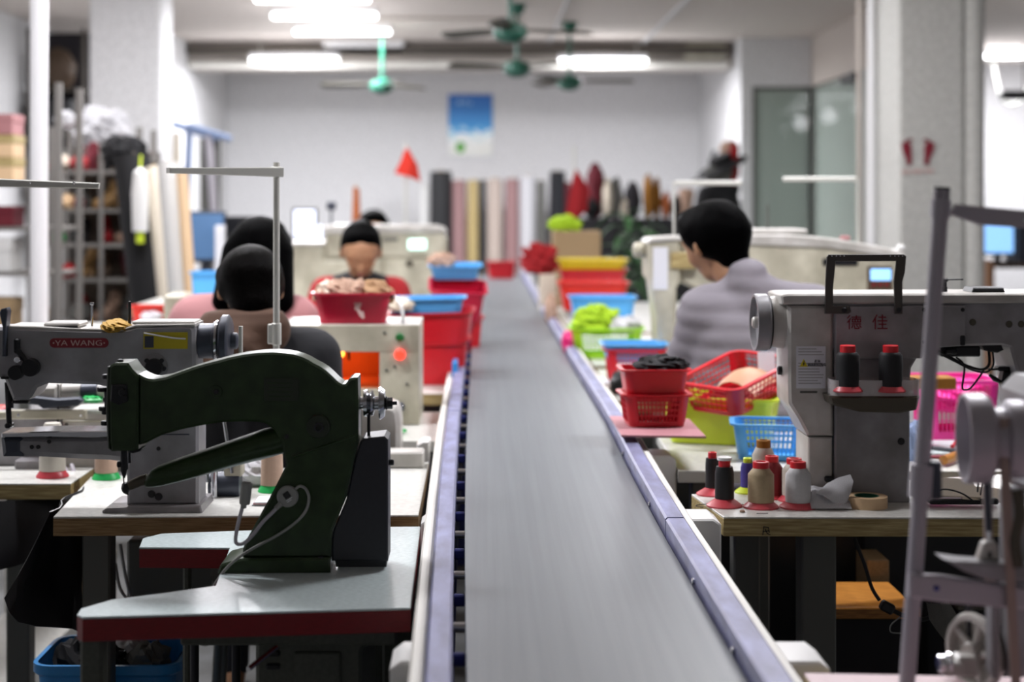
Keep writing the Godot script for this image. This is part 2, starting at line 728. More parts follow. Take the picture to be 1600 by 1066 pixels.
func room() -> void:
	struct("floor", span(Vector3(-4.4, -0.12, 2.6), Vector3(8.2, 0, -19.8)), M.concrete)
	struct("ceiling", span(Vector3(-4.4, CEILING, 2.6), Vector3(8.2, CEILING + 0.12, -19.8)), M.ceiling_paint)
	struct("wall_back", span(Vector3(-4.4, 0, -BACK), Vector3(8.2, CEILING, -BACK - 0.2)), M.wall_paint)
	struct("wall_front", span(Vector3(-4.4, 0, 2.4), Vector3(8.2, CEILING, 2.6)), M.wall_paint)
	struct("wall_left", span(Vector3(-4.4, 0, 2.4), Vector3(-4.2, CEILING, -BACK)), M.wall_paint)
	struct("wall_right", span(Vector3(8.0, 0, 2.4), Vector3(8.2, CEILING, -BACK)), M.wall_paint)
	struct("wall_recess", span(Vector3(-3.2, 0, -16.0), Vector3(-3.07, CEILING, -BACK)), M.wall_paint)
	# the glazed office in the far corner
	struct("wall_office", span(Vector3(2.66, 0, -16.4), Vector3(2.78, CEILING, -BACK)), M.wall_paint)
	struct("wall_header", span(Vector3(2.78, 2.6, -16.4), Vector3(3.38, CEILING, -16.5)), M.wall_paint)
	struct("wall_header_side", span(Vector3(3.38, 2.6, -13.5), Vector3(3.5, CEILING, -16.5)), M.beam_paint)
	struct("wall_stub", span(Vector3(3.38, 0, -13.5), Vector3(3.5, 2.6, -14.15)), M.column_paint)
	struct("wall_office_end", span(Vector3(3.5, 0, -16.4), Vector3(4.6, CEILING, -16.5)), M.wall_paint)
	struct("wall_office_side", span(Vector3(4.6, 0, -16.4), Vector3(4.72, CEILING, -BACK)), M.wall_paint)
	var g := struct("window_1", span(Vector3(2.8, 0.02, -16.42), Vector3(3.36, 2.58, -16.44), 0.001), M.partition_glass)
	struct("window_frame", span(Vector3(2.78, 0, -16.4), Vector3(2.82, 2.6, -16.46)), M.frame_grey, Vector3.ZERO, Vector3.ZERO, g)
	struct("window_frame", span(Vector3(2.82, 2.56, -16.4), Vector3(3.38, 2.6, -16.46)), M.frame_grey, Vector3.ZERO, Vector3.ZERO, g)
	var g2 := struct("window_2", span(Vector3(3.4, 0.02, -14.2), Vector3(3.42, 2.58, -16.36), 0.001), M.partition_glass)
	struct("window_frame", span(Vector3(3.38, 0, -14.15), Vector3(3.45, 2.6, -14.22)), M.frame_grey, Vector3.ZERO, Vector3.ZERO, g2)
	struct("window_frame", span(Vector3(3.38, 0, -16.34), Vector3(3.45, 2.6, -16.42)), M.frame_grey, Vector3.ZERO, Vector3.ZERO, g2)
	part(g2, "door_closer", span(Vector3(3.32, 2.5, -14.3), Vector3(3.38, 2.58, -14.8)), M.black_plastic)
	# columns
	struct("trim_column_1", span(Vector3(-2.92, 0, -12.0), Vector3(-2.39, CEILING, -12.5), 0.02), M.wall_paint)
	var col := struct("trim_column_2", span(Vector3(2.61, 0, -10.0), Vector3(3.01, CEILING, -10.6), 0.012), M.column_paint)
	part(col, "corner_pipe", cyl(0.065, CEILING, 18), M.column_paint, Vector3(3.085, CEILING / 2, -10.04))
	part(col, "thin_pipe", cyl(0.025, CEILING, 12), M.pipe_white, Vector3(2.57, CEILING / 2, -10.55))
	part(col, "thin_pipe", cyl(0.016, CEILING, 12), M.beam_paint, Vector3(2.5, CEILING / 2, -10.6))
	# beam with its pipes before the far wall
	struct("trim_beam", span(Vector3(-3.07, 2.83, -16.9), Vector3(2.66, CEILING, -17.4), 0.01), M.beam_paint)
	struct("trim_beam_near", span(Vector3(2.61, 2.98, -10.0), Vector3(8.0, CEILING, -10.6), 0.01), M.beam_paint)
	var sign_ := thing("footprint_sign", "dark red pair of footprints painted on the pale square column", "sign", Vector3(2.7213, 1.7303, -9.99))
	for s in [-1.0, 1.0]:
		var foot := smooth2(PackedVector2Array([Vector2(-0.012, -0.075), Vector2(0.014, -0.075), Vector2(0.02, -0.03), Vector2(0.034, 0.02), Vector2(0.03, 0.05), Vector2(0.0, 0.062), Vector2(-0.026, 0.04), Vector2(-0.02, -0.02)]))
		var pr := [prism(foot, 0.0, 0.004, 0.001)]
		for k in 5:
			pr.append(mv(cyl(0.011 - 0.0014 * k, 0.004, 10, 0.0005), Vector3(-0.026 + 0.014 * k, 0.074 - 0.004 * k, 0.002), Vector3(90, 0, 0)))
		var soup: PackedVector3Array = cat(pr)
		part(sign_, "footprint", mv(soup, Vector3.ZERO, Vector3(0, 0, -8.0 * s) , Vector3(1.0, 1.0, 1.0)) if s > 0 else mirrored(mv(soup, Vector3.ZERO, Vector3(0, 0, -8.0))), M.ink_red, Vector3(0.062 * s, 0, 0))
	part(sign_, "caption_strokes", cat([span(Vector3(-0.1, -0.13, 0), Vector3(-0.045, -0.112, 0.003), 0.0005), span(Vector3(-0.035, -0.128, 0), Vector3(0.03, -0.108, 0.003), 0.0005), span(Vector3(0.04, -0.126, 0), Vector3(0.1, -0.106, 0.003), 0.0005)]), M.ink_pale)
	# poster on the far wall: sky over sea and sand
	var pos := thing("poster", "blue sky and white cloud poster on the far white wall", "poster", Vector3(-0.1164, 2.3509, -19.48))
	part(pos, "sheet", box(0.54, 0.76, 0.008, 0.001), M.paper)
	var im := Image.create(64, 90, false, Image.FORMAT_RGB8)
	var no := FastNoiseLite.new()
	no.seed = 4
	no.frequency = 0.06
	for y in 90:
		for x in 64:
			var v := y / 90.0
			var c := Color("1f5fae").lerp(Color("3f9bd6"), clampf(v / 0.62, 0, 1))
			if v > 0.62:
				c = Color("a9d6e6").lerp(Color("d9dad4"), clampf((v - 0.62) / 0.15, 0, 1))
			var cl := clampf(no.get_noise_2d(x, y * 1.6) * 2.0 + 0.9 - absf(v - 0.68) * 7.0, 0, 1)
			c = c.lerp(Color("e6e8e8"), cl)
			if Vector2(x - 17, (y - 76) * 0.9).length() < 7.0 + 2.0 * no.get_noise_2d(x * 3, y * 3):
				c = Color("4f9a34")
			im.set_pixel(x, y, c)
	for q in [[12, 10, 9], [23, 9, 5], [30, 11, 4]]:
		for x in q[2]:
			for y in 4:
				im.set_pixel(q[0] + x, q[1] + y, Color("8fb4d8"))
	var pm := StandardMaterial3D.new()
	pm.albedo_texture = ImageTexture.create_from_image(im)
	pm.roughness = 0.5
	var qm := QuadMesh.new()
	qm.size = Vector2(0.535, 0.755)
	part(pos, "print", qm, pm, Vector3(0, 0, 0.0045))
	# white pipe from floor to ceiling
	solo("support_pipe", "bright white round pipe standing from floor to ceiling before the shoe racks", "pipe", cyl(0.033, CEILING, 24), M.pipe_white, Vector3(-1.6464, CEILING / 2, -6.0))

func mirrored(t: PackedVector3Array) -> PackedVector3Array:
	var out := PackedVector3Array()
	for i in range(0, t.size(), 3):
		for j in [0, 2, 1]:
			out.append(t[i + j] * Vector3(-1, 1, 1))
	return out


# ---------------------------------------------------------------- lamps, fans, conduits

func ceiling_things() -> void:
	# x, distance, strength, what sets it apart
	var lamps := [
		[-1.3452, 13.9, 1.2, "nearest of the lit ceiling tubes in sight, above the conveyor"],
		[-1.3015, 15.2, 1.3, "second lit ceiling tube from the front, just past the nearest one"],
		[-1.9056, 16.5, 1.4, "lit tube hanging lowest before the far white wall, away from the fans"],
		[1.2693, 16.6, 1.35, "lit hanging tube beside the dark green fan near the office glass"],
		[5.75, 17.7, 2.2, "lit ceiling tube in the bright room beyond the round pipe"],
		[-1.3303, 12.75, 0.9, "lit ceiling tube cut off by the upper edge of the photo"],
		[5.4, 13.0, 0.8, "lit ceiling tube over the neighbouring aisle"],
		[-3.3, 9.5, 0.45, "lit ceiling tube over the shoe racks"],
	]
	for k in 4:
		var nth: String = ["first", "second", "third", "fourth"][k]
		lamps.append([-1.3, 4.2 + 2.1 * k, [0.84, 0.76, 0.6, 0.5][k], nth + " ceiling tube from the camera in the row over the heating oven"])
		lamps.append([1.5, 4.2 + 2.1 * k, [0.8, 0.45, 0.26, 0.15][k], nth + " ceiling tube from the camera in the row over the pattern machine"])
	var shell := cat([span(Vector3(-0.46, 0.0, -0.065), Vector3(0.46, 0.05, 0.065), 0.012)])
	var tube_ := mv(cyl(0.018, 0.9, 12), Vector3.ZERO, Vector3(0, 0, 90))
	var shell_m := mesh(shell)
	var tube_m := mesh(tube_)
	for l in lamps:
		var o := thing("ceiling_lamp", l[3], "lamp", Vector3(l[0], 2.9 if l[1] > 16.0 and l[0] < 5.0 else CEILING - 0.05, -l[1]), 0.0, "fluorescent ceiling tubes")
		if l[1] > 16.0 and l[0] < 5.0:
			for s in [-0.35, 0.35]:
				part(o, "hanger", rod(Vector3(s, 0.04, 0), Vector3(s, CEILING - 2.9, 0), 0.006, 8), M.stand_white)
		part(o, "housing", shell_m, M.pipe_white)
		for s in [-1, 1]:
			part(o, "tube", tube_m, M.tube_glow, Vector3(0, -0.022, 0.032 * s))
		var a := AreaLight3D.new()
		a.name = "light"
		a.area_size = Vector2(0.9, 0.12)
		a.light_energy = LAMP_POWER * l[2] * 0.72
		a.light_color = Color("fbfaff")
		for k in ["area_range", "area_attenuation"]:
			if k in a:
				a.set(k, 30.0 if k == "area_range" else 2.0)
		a.shadow_enabled = true
		a.rotation_degrees = Vector3(-90, 0, 0)
		a.position = Vector3(0, -0.045, 0)
		o.add_child(a)
		# the bare tubes light the ceiling too
		var b := OmniLight3D.new()
		b.name = "tube_light"
		b.light_energy = LAMP_POWER * l[2] * (0.034 if l[1] > 12.0 else 0.1)
		b.light_color = a.light_color
		b.light_size = 0.12
		b.omni_range = 30.0
		b.omni_attenuation = 2.0
		b.shadow_enabled = true
		b.position = Vector3(0, -0.32, 0)
		o.add_child(b)
	# green ceiling fans
	var fans := [[0.2059, 11.0, 0.62, 20.0, "green ceiling fan at the top of the photo, nearest of the four"], [0.3141, 13.6, 0.64, 75.0, "green ceiling fan right behind the nearest one"], [-0.9384, 15.4, 0.62, 50.0, "green ceiling fan apart from the others, beside the round lights"], [0.8363, 15.0, 0.6, 0.0, "dark green ceiling fan in front of the far lit tube"]]
	var motor := mesh(lathe([[0.0, -0.09], [0.05, -0.085], [0.11, -0.05], [0.12, -0.01], [0.105, 0.03], [0.05, 0.05], [0.025, 0.06], [0.0, 0.06]], 24))
	var cup := mesh(lathe([[0.0, 0.0], [0.045, 0.0], [0.07, 0.05], [0.07, 0.09], [0.0, 0.09]], 20))
	var blade := mesh(prism(PackedVector2Array([Vector2(0.1, -0.03), Vector2(0.25, -0.055), Vector2(0.56, -0.065), Vector2(0.6, -0.04), Vector2(0.6, 0.04), Vector2(0.56, 0.065), Vector2(0.25, 0.055), Vector2(0.1, 0.03)]), -0.004, 0.004, 0.001))
	for f in fans:
		var h: float = 2.5984 if f[1] < 12 else 2.63 - 0.01 * f[1] + 0.07
		var o := thing("ceiling_fan", f[4], "fan", Vector3(f[0], h, -f[1]), f[3], "green ceiling fans")
		part(o, "motor", motor, M.fan_green)
		part(o, "rod", cyl(0.016, CEILING - h - 0.06, 10), M.fan_green, Vector3(0, (CEILING - h + 0.06) / 2, 0))
		part(o, "canopy_cup", cup, M.fan_green, Vector3(0, CEILING - h - 0.09, 0))
		for k in 3:
			part(o, "blade", blade, M.fan_blade, Vector3.ZERO, Vector3(-74, 120 * k, 0))
	# pipes and conduits under the ceiling
	var c1 := solo("cable_tray", "dark cable tray running along the beam before the far wall", "cable tray", cat([span(Vector3(-3.05, 2.96, -16.7), Vector3(2.6, 3.04, -16.86), 0.01)]), M.dark_pipe)
	c1.name = "ceiling_cable_tray"
	solo("ceiling_pipe", "pale pipe fixed under the beam before the far wall", "pipe", rod(Vector3(-3.05, 2.86, -16.84), Vector3(2.6, 2.86, -16.84), 0.04), M.trunking)
	solo("ceiling_conduit", "thin grey conduit crossing the ceiling above the nearest fan", "conduit", rod(Vector3(-1.4, 3.085, -14.6), Vector3(0.4, 3.085, -14.6), 0.012), M.beam_paint)
	solo("ceiling_conduit", "thin conduit running lengthwise on the ceiling near the office", "conduit", rod(Vector3(1.7, 3.085, -13.0), Vector3(1.7, 3.085, -16.8), 0.018), M.wall_paint)
	solo("ceiling_conduit", "thin conduit beside the fan running lengthwise on the ceiling", "conduit", rod(Vector3(0.72, 3.085, -12.6), Vector3(0.72, 3.085, -16.8), 0.014), M.wall_paint)
	solo("ceiling_box", "cream ceiling box on the beam above the clothes rack", "box", span(Vector3(2.1479, 2.9276, -16.75), Vector3(2.5695, 3.0881, -16.89), 0.01), M.machine_cream)
	solo("ceiling_box", "pale reflector box fixed to the beam beside the lit tube", "box", span(Vector3(-1.6294, 2.963, -16.7), Vector3(-0.7932, 3.1006, -16.88), 0.01), M.pipe_white)
	solo("ceiling_rail", "black rail hanging under the ceiling in the bright room", "rail", span(Vector3(5.5245, 2.5032, -17.0), Vector3(6.4014, 2.6049, -17.1), 0.01), M.black_plastic, Vector3.ZERO)
	for q in [0, 1]:
		solo("ceiling_rail_hanger", ["thin hanger rod of the black rail, nearer the column", "thin hanger rod of the black rail, farther from the column"][q], "hanger", rod(Vector3(5.7716 + q * 0.5, 2.57, -17.05), Vector3(5.7716 + q * 0.5, CEILING, -17.05), 0.01), M.dark_pipe)
	solo("ceiling_hanging_cable", "grey cable sagging under the ceiling in the bright room", "cable", tube(smooth([Vector3(5.7204, 3.1834, -18.0), Vector3(5.8065, 2.6816, -18.0), Vector3(5.914, 2.5239, -18.0), Vector3(6.0932, 2.61, -18.0), Vector3(6.3799, 3.2408, -18.0)]), 0.018), M.frame_grey)


# ---------------------------------------------------------------- the conveyor

func belt_y(d: float) -> float:
	var pts := [[0.8, 0.757], [2.2, 0.759], [3.1, 0.771], [3.6, 0.780], [4.5, 0.803], [6.4, 0.793], [9.7, 0.784], [15.0, 0.78]]
	for i in pts.size() - 1:
		if d <= pts[i + 1][0]:
			var a: Array = pts[maxi(i - 1, 0)]
			var b: Array = pts[i]
			var c: Array = pts[i + 1]
			var k: float = (d - b[0]) / (c[0] - b[0])
			return lerpf(b[1], c[1], k * k * (3 - 2 * k) * 0.5 + k * 0.5)
	return 0.78

func belt_x(d: float) -> float:
	return 0.03 * pow(clampf((4.5 - d) / 3.0, 0.0, 1.3), 2.0)

# a bar along the conveyor: its cross-section from (x0, y0) to (x1, y1), heights above the belt
func along(x0: float, x1: float, y0: float, y1: float, d0: float, d1: float, step := 0.25, bev := 0.004) -> PackedVector3Array:
	var rings := []
	var n := maxi(1, ceili((d1 - d0) / step))
	for i in n + 1:
		var d := lerpf(d0, d1, float(i) / n)
		var o := Vector3(belt_x(d), belt_y(d), -d)
		var r := PackedVector3Array()
		for q in [[x0 + bev, y0], [x1 - bev, y0], [x1, y0 + bev], [x1, y1 - bev], [x1 - bev, y1], [x0 + bev, y1], [x0, y1 - bev], [x0, y0 + bev]]:
			r.append(o + Vector3(q[0], q[1], 0))
		rings.append(r)
	return loft(rings)

func conveyor() -> void:
	var o := thing("conveyor", "long grey belt conveyor with pale blue side rails running down the workshop", "conveyor")
	part(o, "belt", along(-0.036, 0.352, -0.004, 0.0, 0.9, 14.0, 0.2, 0.001), M.belt)
	part(o, "belt_return", along(-0.036, 0.352, -0.09, -0.086, 0.9, 14.0, 0.5, 0.001), M.belt)
	for s in [[0.9, 3.14], [3.15, 6.3], [6.31, 9.6], [9.61, 14.05]]:
		part(o, "side_rail", along(0.357, 0.396, -0.1, 0.031, s[0], s[1]), M.rail_blue)
	for s in [[0.9, 4.52], [4.53, 7.4], [7.41, 10.7], [10.71, 14.05]]:
		part(o, "side_rail", along(-0.092, -0.056, -0.1, 0.031, s[0], s[1]), M.rail_blue)
	for s in [-0.066, 0.366]:
		part(o, "frame_beam", along(s - 0.012, s + 0.012, -0.2, -0.1, 0.9, 14.0), M.frame_blue)
	part(o, "trunking", along(-0.116, -0.094, -0.06, 0.012, 1.2, 14.0), M.trunking)
	part(o, "trunking", along(0.4, 0.421, -0.05, 0.012, 1.2, 14.0), M.trunking)
	var roller := mesh(cat([mv(cyl(0.019, 0.37, 14), Vector3.ZERO, Vector3(0, 0, 90)), mv(cyl(0.008, 0.43, 10), Vector3.ZERO, Vector3(0, 0, 90))]))
	for k in 36:
		var d := 1.9 + 0.335 * k
		part(o, "roller", roller, M.steel, Vector3(0.158 + belt_x(d), belt_y(d) - 0.0235, -d))
	var brk := mesh(box(0.022, 0.02, 0.012))
	for k in 20:
		var d := 2.05 + 0.335 * k
		part(o, "cross_bracket", brk, M.frame_blue, Vector3(-0.046 + belt_x(d), belt_y(d) - 0.02, -d))
	part(o, "end_roller", mv(cyl(0.05, 0.385, 20), Vector3(0.158, 0.73, -14.0), Vector3(0, 0, 90)), M.steel)
	for d in [1.2, 3.15, 6.3, 9.6, 13.9]:
		for s in [-0.074, 0.376]:
			part(o, "leg", span(Vector3(s - 0.02, 0, -d + 0.02), Vector3(s + 0.02, 0.62, -d - 0.02)), M.frame_blue)
		part(o, "leg_brace", span(Vector3(-0.06, 0.25, -d + 0.015), Vector3(0.37, 0.28, -d - 0.015)), M.frame_blue)
	# white junction boxes on the flanks
	for b in [[-0.122, 2.31, 1], [-0.12, 3.283, 0], [-0.16, 4.2, 0], [0.424, 2.31, 1], [0.424, 3.28, 0], [0.424, 4.0, 0]]:
		var left: bool = b[0] < 0.0
		var x: float = b[0] + belt_x(b[1])
		var w := (0.052 if b[1] < 3.0 else 0.034) if left else 0.064
		if left:
			x += 0.026 - w + 0.002
		var ring := [PackedVector2Array([Vector2(0, -0.1), Vector2(w, -0.1), Vector2(w, -0.012), Vector2(w - 0.016, 0.0), Vector2(0, 0.0)])]
		var soup := prism(ring[0], 0.0, -0.11 if b[1] < 3.0 or not left else -0.085, 0.004)
		if left:
			soup = mv(mirrored(soup), Vector3(w, 0, 0))
		var jb := part(o, "junction_box", soup, M.white_plastic, Vector3(x, belt_y(b[1]) - 0.001, -b[1]))
		if b[2]:
			part(jb, "cable_hole", mv(cyl(0.011, 0.004, 14), Vector3.ZERO, Vector3(90, 0, 0)), M.black_plastic, Vector3(w * (0.6 if left else 0.35), -0.045, 0.001))
			if left:
				part(jb, "cable_cover", box(0.018, 0.1, 0.012), M.trunking, Vector3(w * 0.66, -0.1, 0.007))
	var bolt := mesh(mv(cyl(0.006, 0.006, 8), Vector3.ZERO, Vector3(0, 0, 90)))
	for d in [2.35, 2.75, 3.4, 4.0]:
		part(o, "bolt", bolt, M.chrome, Vector3(0.355 + belt_x(d), belt_y(d) + 0.004, -d))
	var hook := part(o, "hanging_ring", tube(smooth([Vector3(-0.007, 0, 0), Vector3(0, 0.008, 0), Vector3(0.007, 0, 0), Vector3(0, -0.008, 0), Vector3(-0.007, 0, 0)]), 0.002), M.chrome, Vector3(-0.099, 0.765, -2.98))
	hook.rotation_degrees.x = -20


# ---------------------------------------------------------------- tables

# an outline on the floor plan (x, depth) made into a table: top layer over its edge, frame and legs
func table(called: String, label: String, plan: PackedVector2Array, top_m: Material, edge_m: Material, legs: Array, h := 0.76, thick := 0.042) -> Node3D:
	var o := thing(called, label, "table")
	var rot := Vector3(-90, 0, 0)
	part(o, "edge_band", mv(prism(plan, h - thick, h - 0.004, 0.001), Vector3.ZERO, rot), edge_m)
	part(o, "tabletop", mv(prism(plan, h - 0.004, h, 0.001), Vector3.ZERO, rot), top_m)
	for l in legs:
		part(o, "leg", span(Vector3(l[0] - 0.03, 0, -l[1] + 0.03), Vector3(l[0] + 0.03, h - thick, -l[1] - 0.03), 0.004), M.frame_grey)
	return o

func rect(x0: float, x1: float, d0: float, d1: float) -> PackedVector2Array:
	return PackedVector2Array([Vector2(x0, d0), Vector2(x1, d0), Vector2(x1, d1), Vector2(x0, d1)])

func tables() -> void:
	# the forked table of the green machine
	var plan := PackedVector2Array([Vector2(-0.113, 2.615), Vector2(-0.121, 3.27), Vector2(-0.3, 3.262), Vector2(-0.635, 3.2), Vector2(-0.662, 3.155), Vector2(-0.652, 3.075), Vector2(-0.478, 3.068), Vector2(-0.455, 2.765), Vector2(-0.54, 2.71), Vector2(-0.612, 2.668), Vector2(-0.648, 2.61), Vector2(-0.645, 2.572), Vector2(-0.632, 2.556)])
	var t := table("machine_table", "forked pale blue table with a dark red edge under the green machine", plan, M.laminate_blue, M.edge_red, [], 0.76, 0.04)
	part(t, "apron", cat([span(Vector3(-0.5, 0.68, -2.68), Vector3(-0.14, 0.72, -2.72)), span(Vector3(-0.5, 0.66, -3.14), Vector3(-0.14, 0.72, -3.18))]), M.frame_green)
	var pan := prism(PackedVector2Array([Vector2(-0.42, 0.72), Vector2(-0.14, 0.72), Vector2(-0.2, 0.66), Vector2(-0.2, 0.1), Vector2(-0.38, 0.1), Vector2(-0.38, 0.69)]), -2.72, -3.1, 0.006)
	part(t, "stand_cabinet", pan, M.frame_green)
	part(t, "cabinet_panel", span(Vector3(-0.315, 0.3, -2.712), Vector3(-0.235, 0.66, -2.722)), M.frame_green)
	for k in 2:
		part(t, "cabinet_slot", span(Vector3(-0.362, 0.652 - 0.022 * k, -2.713), Vector3(-0.338, 0.662 - 0.022 * k, -2.722)), M.black_plastic)
	part(t, "leg", span(Vector3(-0.648, 0, -2.6), Vector3(-0.611, 0.72, -2.64), 0.005), M.frame_green)
	part(t, "leg", span(Vector3(-0.578, 0, -3.12), Vector3(-0.562, 0.72, -3.14), 0.005), M.frame_green)
	part(t, "leg", span(Vector3(-0.19, 0, -3.12), Vector3(-0.13, 0.72, -3.18), 0.005), M.frame_green)
	part(t, "support_rod", rod(Vector3(-0.515, 0.0, -2.9), Vector3(-0.515, 0.72, -2.9), 0.008), M.dark_steel)
	part(t, "support_rod", rod(Vector3(-0.44, 0.0, -2.9), Vector3(-0.44, 0.72, -2.9), 0.008), M.dark_steel)
	part(t, "knee_lever", rod(Vector3(-0.3748, 0.6641, -2.6), Vector3(-0.3369, 0.6827, -2.66), 0.0045), M.chrome)
	# the wood-edged table of the grey machine
	table("sewing_table", "white topped wood edged table under the grey cylinder arm machine", PackedVector2Array([Vector2(-0.895, 3.37), Vector2(-0.13, 3.39), Vector2(-0.13, 4.08), Vector2(-0.935, 3.86)]), M.laminate_white, M.edge_wood, [[-0.82, 3.46], [-0.2, 3.9], [-0.5, 3.935]], 0.76, 0.041)
	table("sewing_table", "cream edged table behind the grey machine, cut by the edge of the photo", rect(-1.9, -0.96, 3.77, 4.3), M.laminate_white, M.edge_cream, [[-1.2, 4.2], [-1.85, 3.85]], 0.76, 0.038)
	table("work_table", "white table carrying the heating oven beside the conveyor", rect(-0.7, -0.122, 4.44, 5.05), M.laminate_white, M.edge_white, [[-0.17, 4.5], [-0.66, 5.01], [-0.17, 5.01]], 0.76, 0.03)
	table("work_table", "table under the red basket heap beside the belt", rect(-0.95, -0.122, 5.55, 6.6), M.laminate_white, M.edge_cream, [[-0.17, 5.6], [-0.5, 5.6], [-0.17, 6.5], [-0.9, 6.5]])
	table("work_table", "table of the woman in the red and black top", rect(-1.1, -0.122, 6.7, 7.2), M.laminate_white, M.edge_cream, [[-0.17, 6.85], [-1.05, 6.85], [-0.17, 7.15], [-1.05, 7.15]])
	table("work_table", "table under the beige machine with the lit display", rect(-1.15, -0.122, 8.2, 9.4), M.laminate_white, M.edge_cream, [[-0.17, 8.3], [-1.1, 8.3], [-0.17, 9.3], [-1.1, 9.3]])
	# across the conveyor
	table("sewing_table", "cream edged white table carrying the big pale machine and thread spools", PackedVector2Array([Vector2(0.511, 3.37), Vector2(1.35, 3.36), Vector2(1.33, 3.92), Vector2(0.478, 3.63)]), M.laminate_white, M.edge_cream, [[0.6, 3.64], [1.28, 3.45]], 0.76, 0.041)
	part(get_node("sewing_table_002"), "pencil_mark", strokes([[0, 0, 0.1, 1], [0.1, 1, 0.7, 0.9], [0.7, 0.9, 0.8, 0.3], [0.3, 0.7, 0.5, 0.2], [0.5, 0.2, 0.9, 0.0], [0.1, 0.4, 0.7, 0.5]], 0.017, 0.0018, 0.0008), M.ink_black, Vector3(0.5925, 0.7229, -3.366))
	table("work_table", "scuffed white table carrying the lime tray", PackedVector2Array([Vector2(0.491, 3.98), Vector2(1.5, 3.97), Vector2(1.5, 4.68), Vector2(0.508, 4.62)]), M.laminate_white, M.edge_white, [[0.56, 4.05], [1.4, 4.05], [0.56, 4.5], [1.4, 4.5]], 0.755, 0.03)
	table("work_table", "yellow edged table behind the two stacked red baskets", rect(0.46, 1.5, 5.35, 6.35), M.laminate_white, M.edge_cream, [[0.55, 5.4], [1.4, 5.4], [0.55, 6.3], [1.4, 6.3]])
	table("work_table", "table under the lime basket and blue baskets", rect(0.46, 1.5, 6.5, 8.0), M.laminate_white, M.edge_cream, [[0.55, 6.6], [1.4, 6.6], [0.55, 7.9], [1.4, 7.9]])
	table("work_table", "farthest table under the cardboard box beside the belt", rect(0.46, 1.6, 8.2, 10.6), M.laminate_white, M.edge_cream, [[0.55, 8.3], [1.5, 8.3], [0.55, 10.5], [1.5, 10.5]])
	table("sewing_table", "pinkish table at the lower edge of the photo carrying the thread stand", PackedVector2Array([Vector2(0.458, 1.5), Vector2(1.5, 1.5), Vector2(1.5, 2.2), Vector2(0.458, 2.27)]), M.pink_laminate, M.edge_cream, [[0.52, 1.6], [1.4, 1.6], [0.52, 2.2], [1.4, 2.15]], 0.755, 0.04)
	solo("base_board", "dusty pink board bridging the rail under two stacked red baskets", "board", prism(PackedVector2Array([Vector2(0.352, 4.0), Vector2(0.56, 3.98), Vector2(0.56, 4.3), Vector2(0.352, 4.36)]), 0.0, 0.006, 0.001), M.pink_board, Vector3(0.0, 0.8345, 0.0), Vector3(-90, 0, 0))


# ---------------------------------------------------------------- the dark green long-arm machine in front


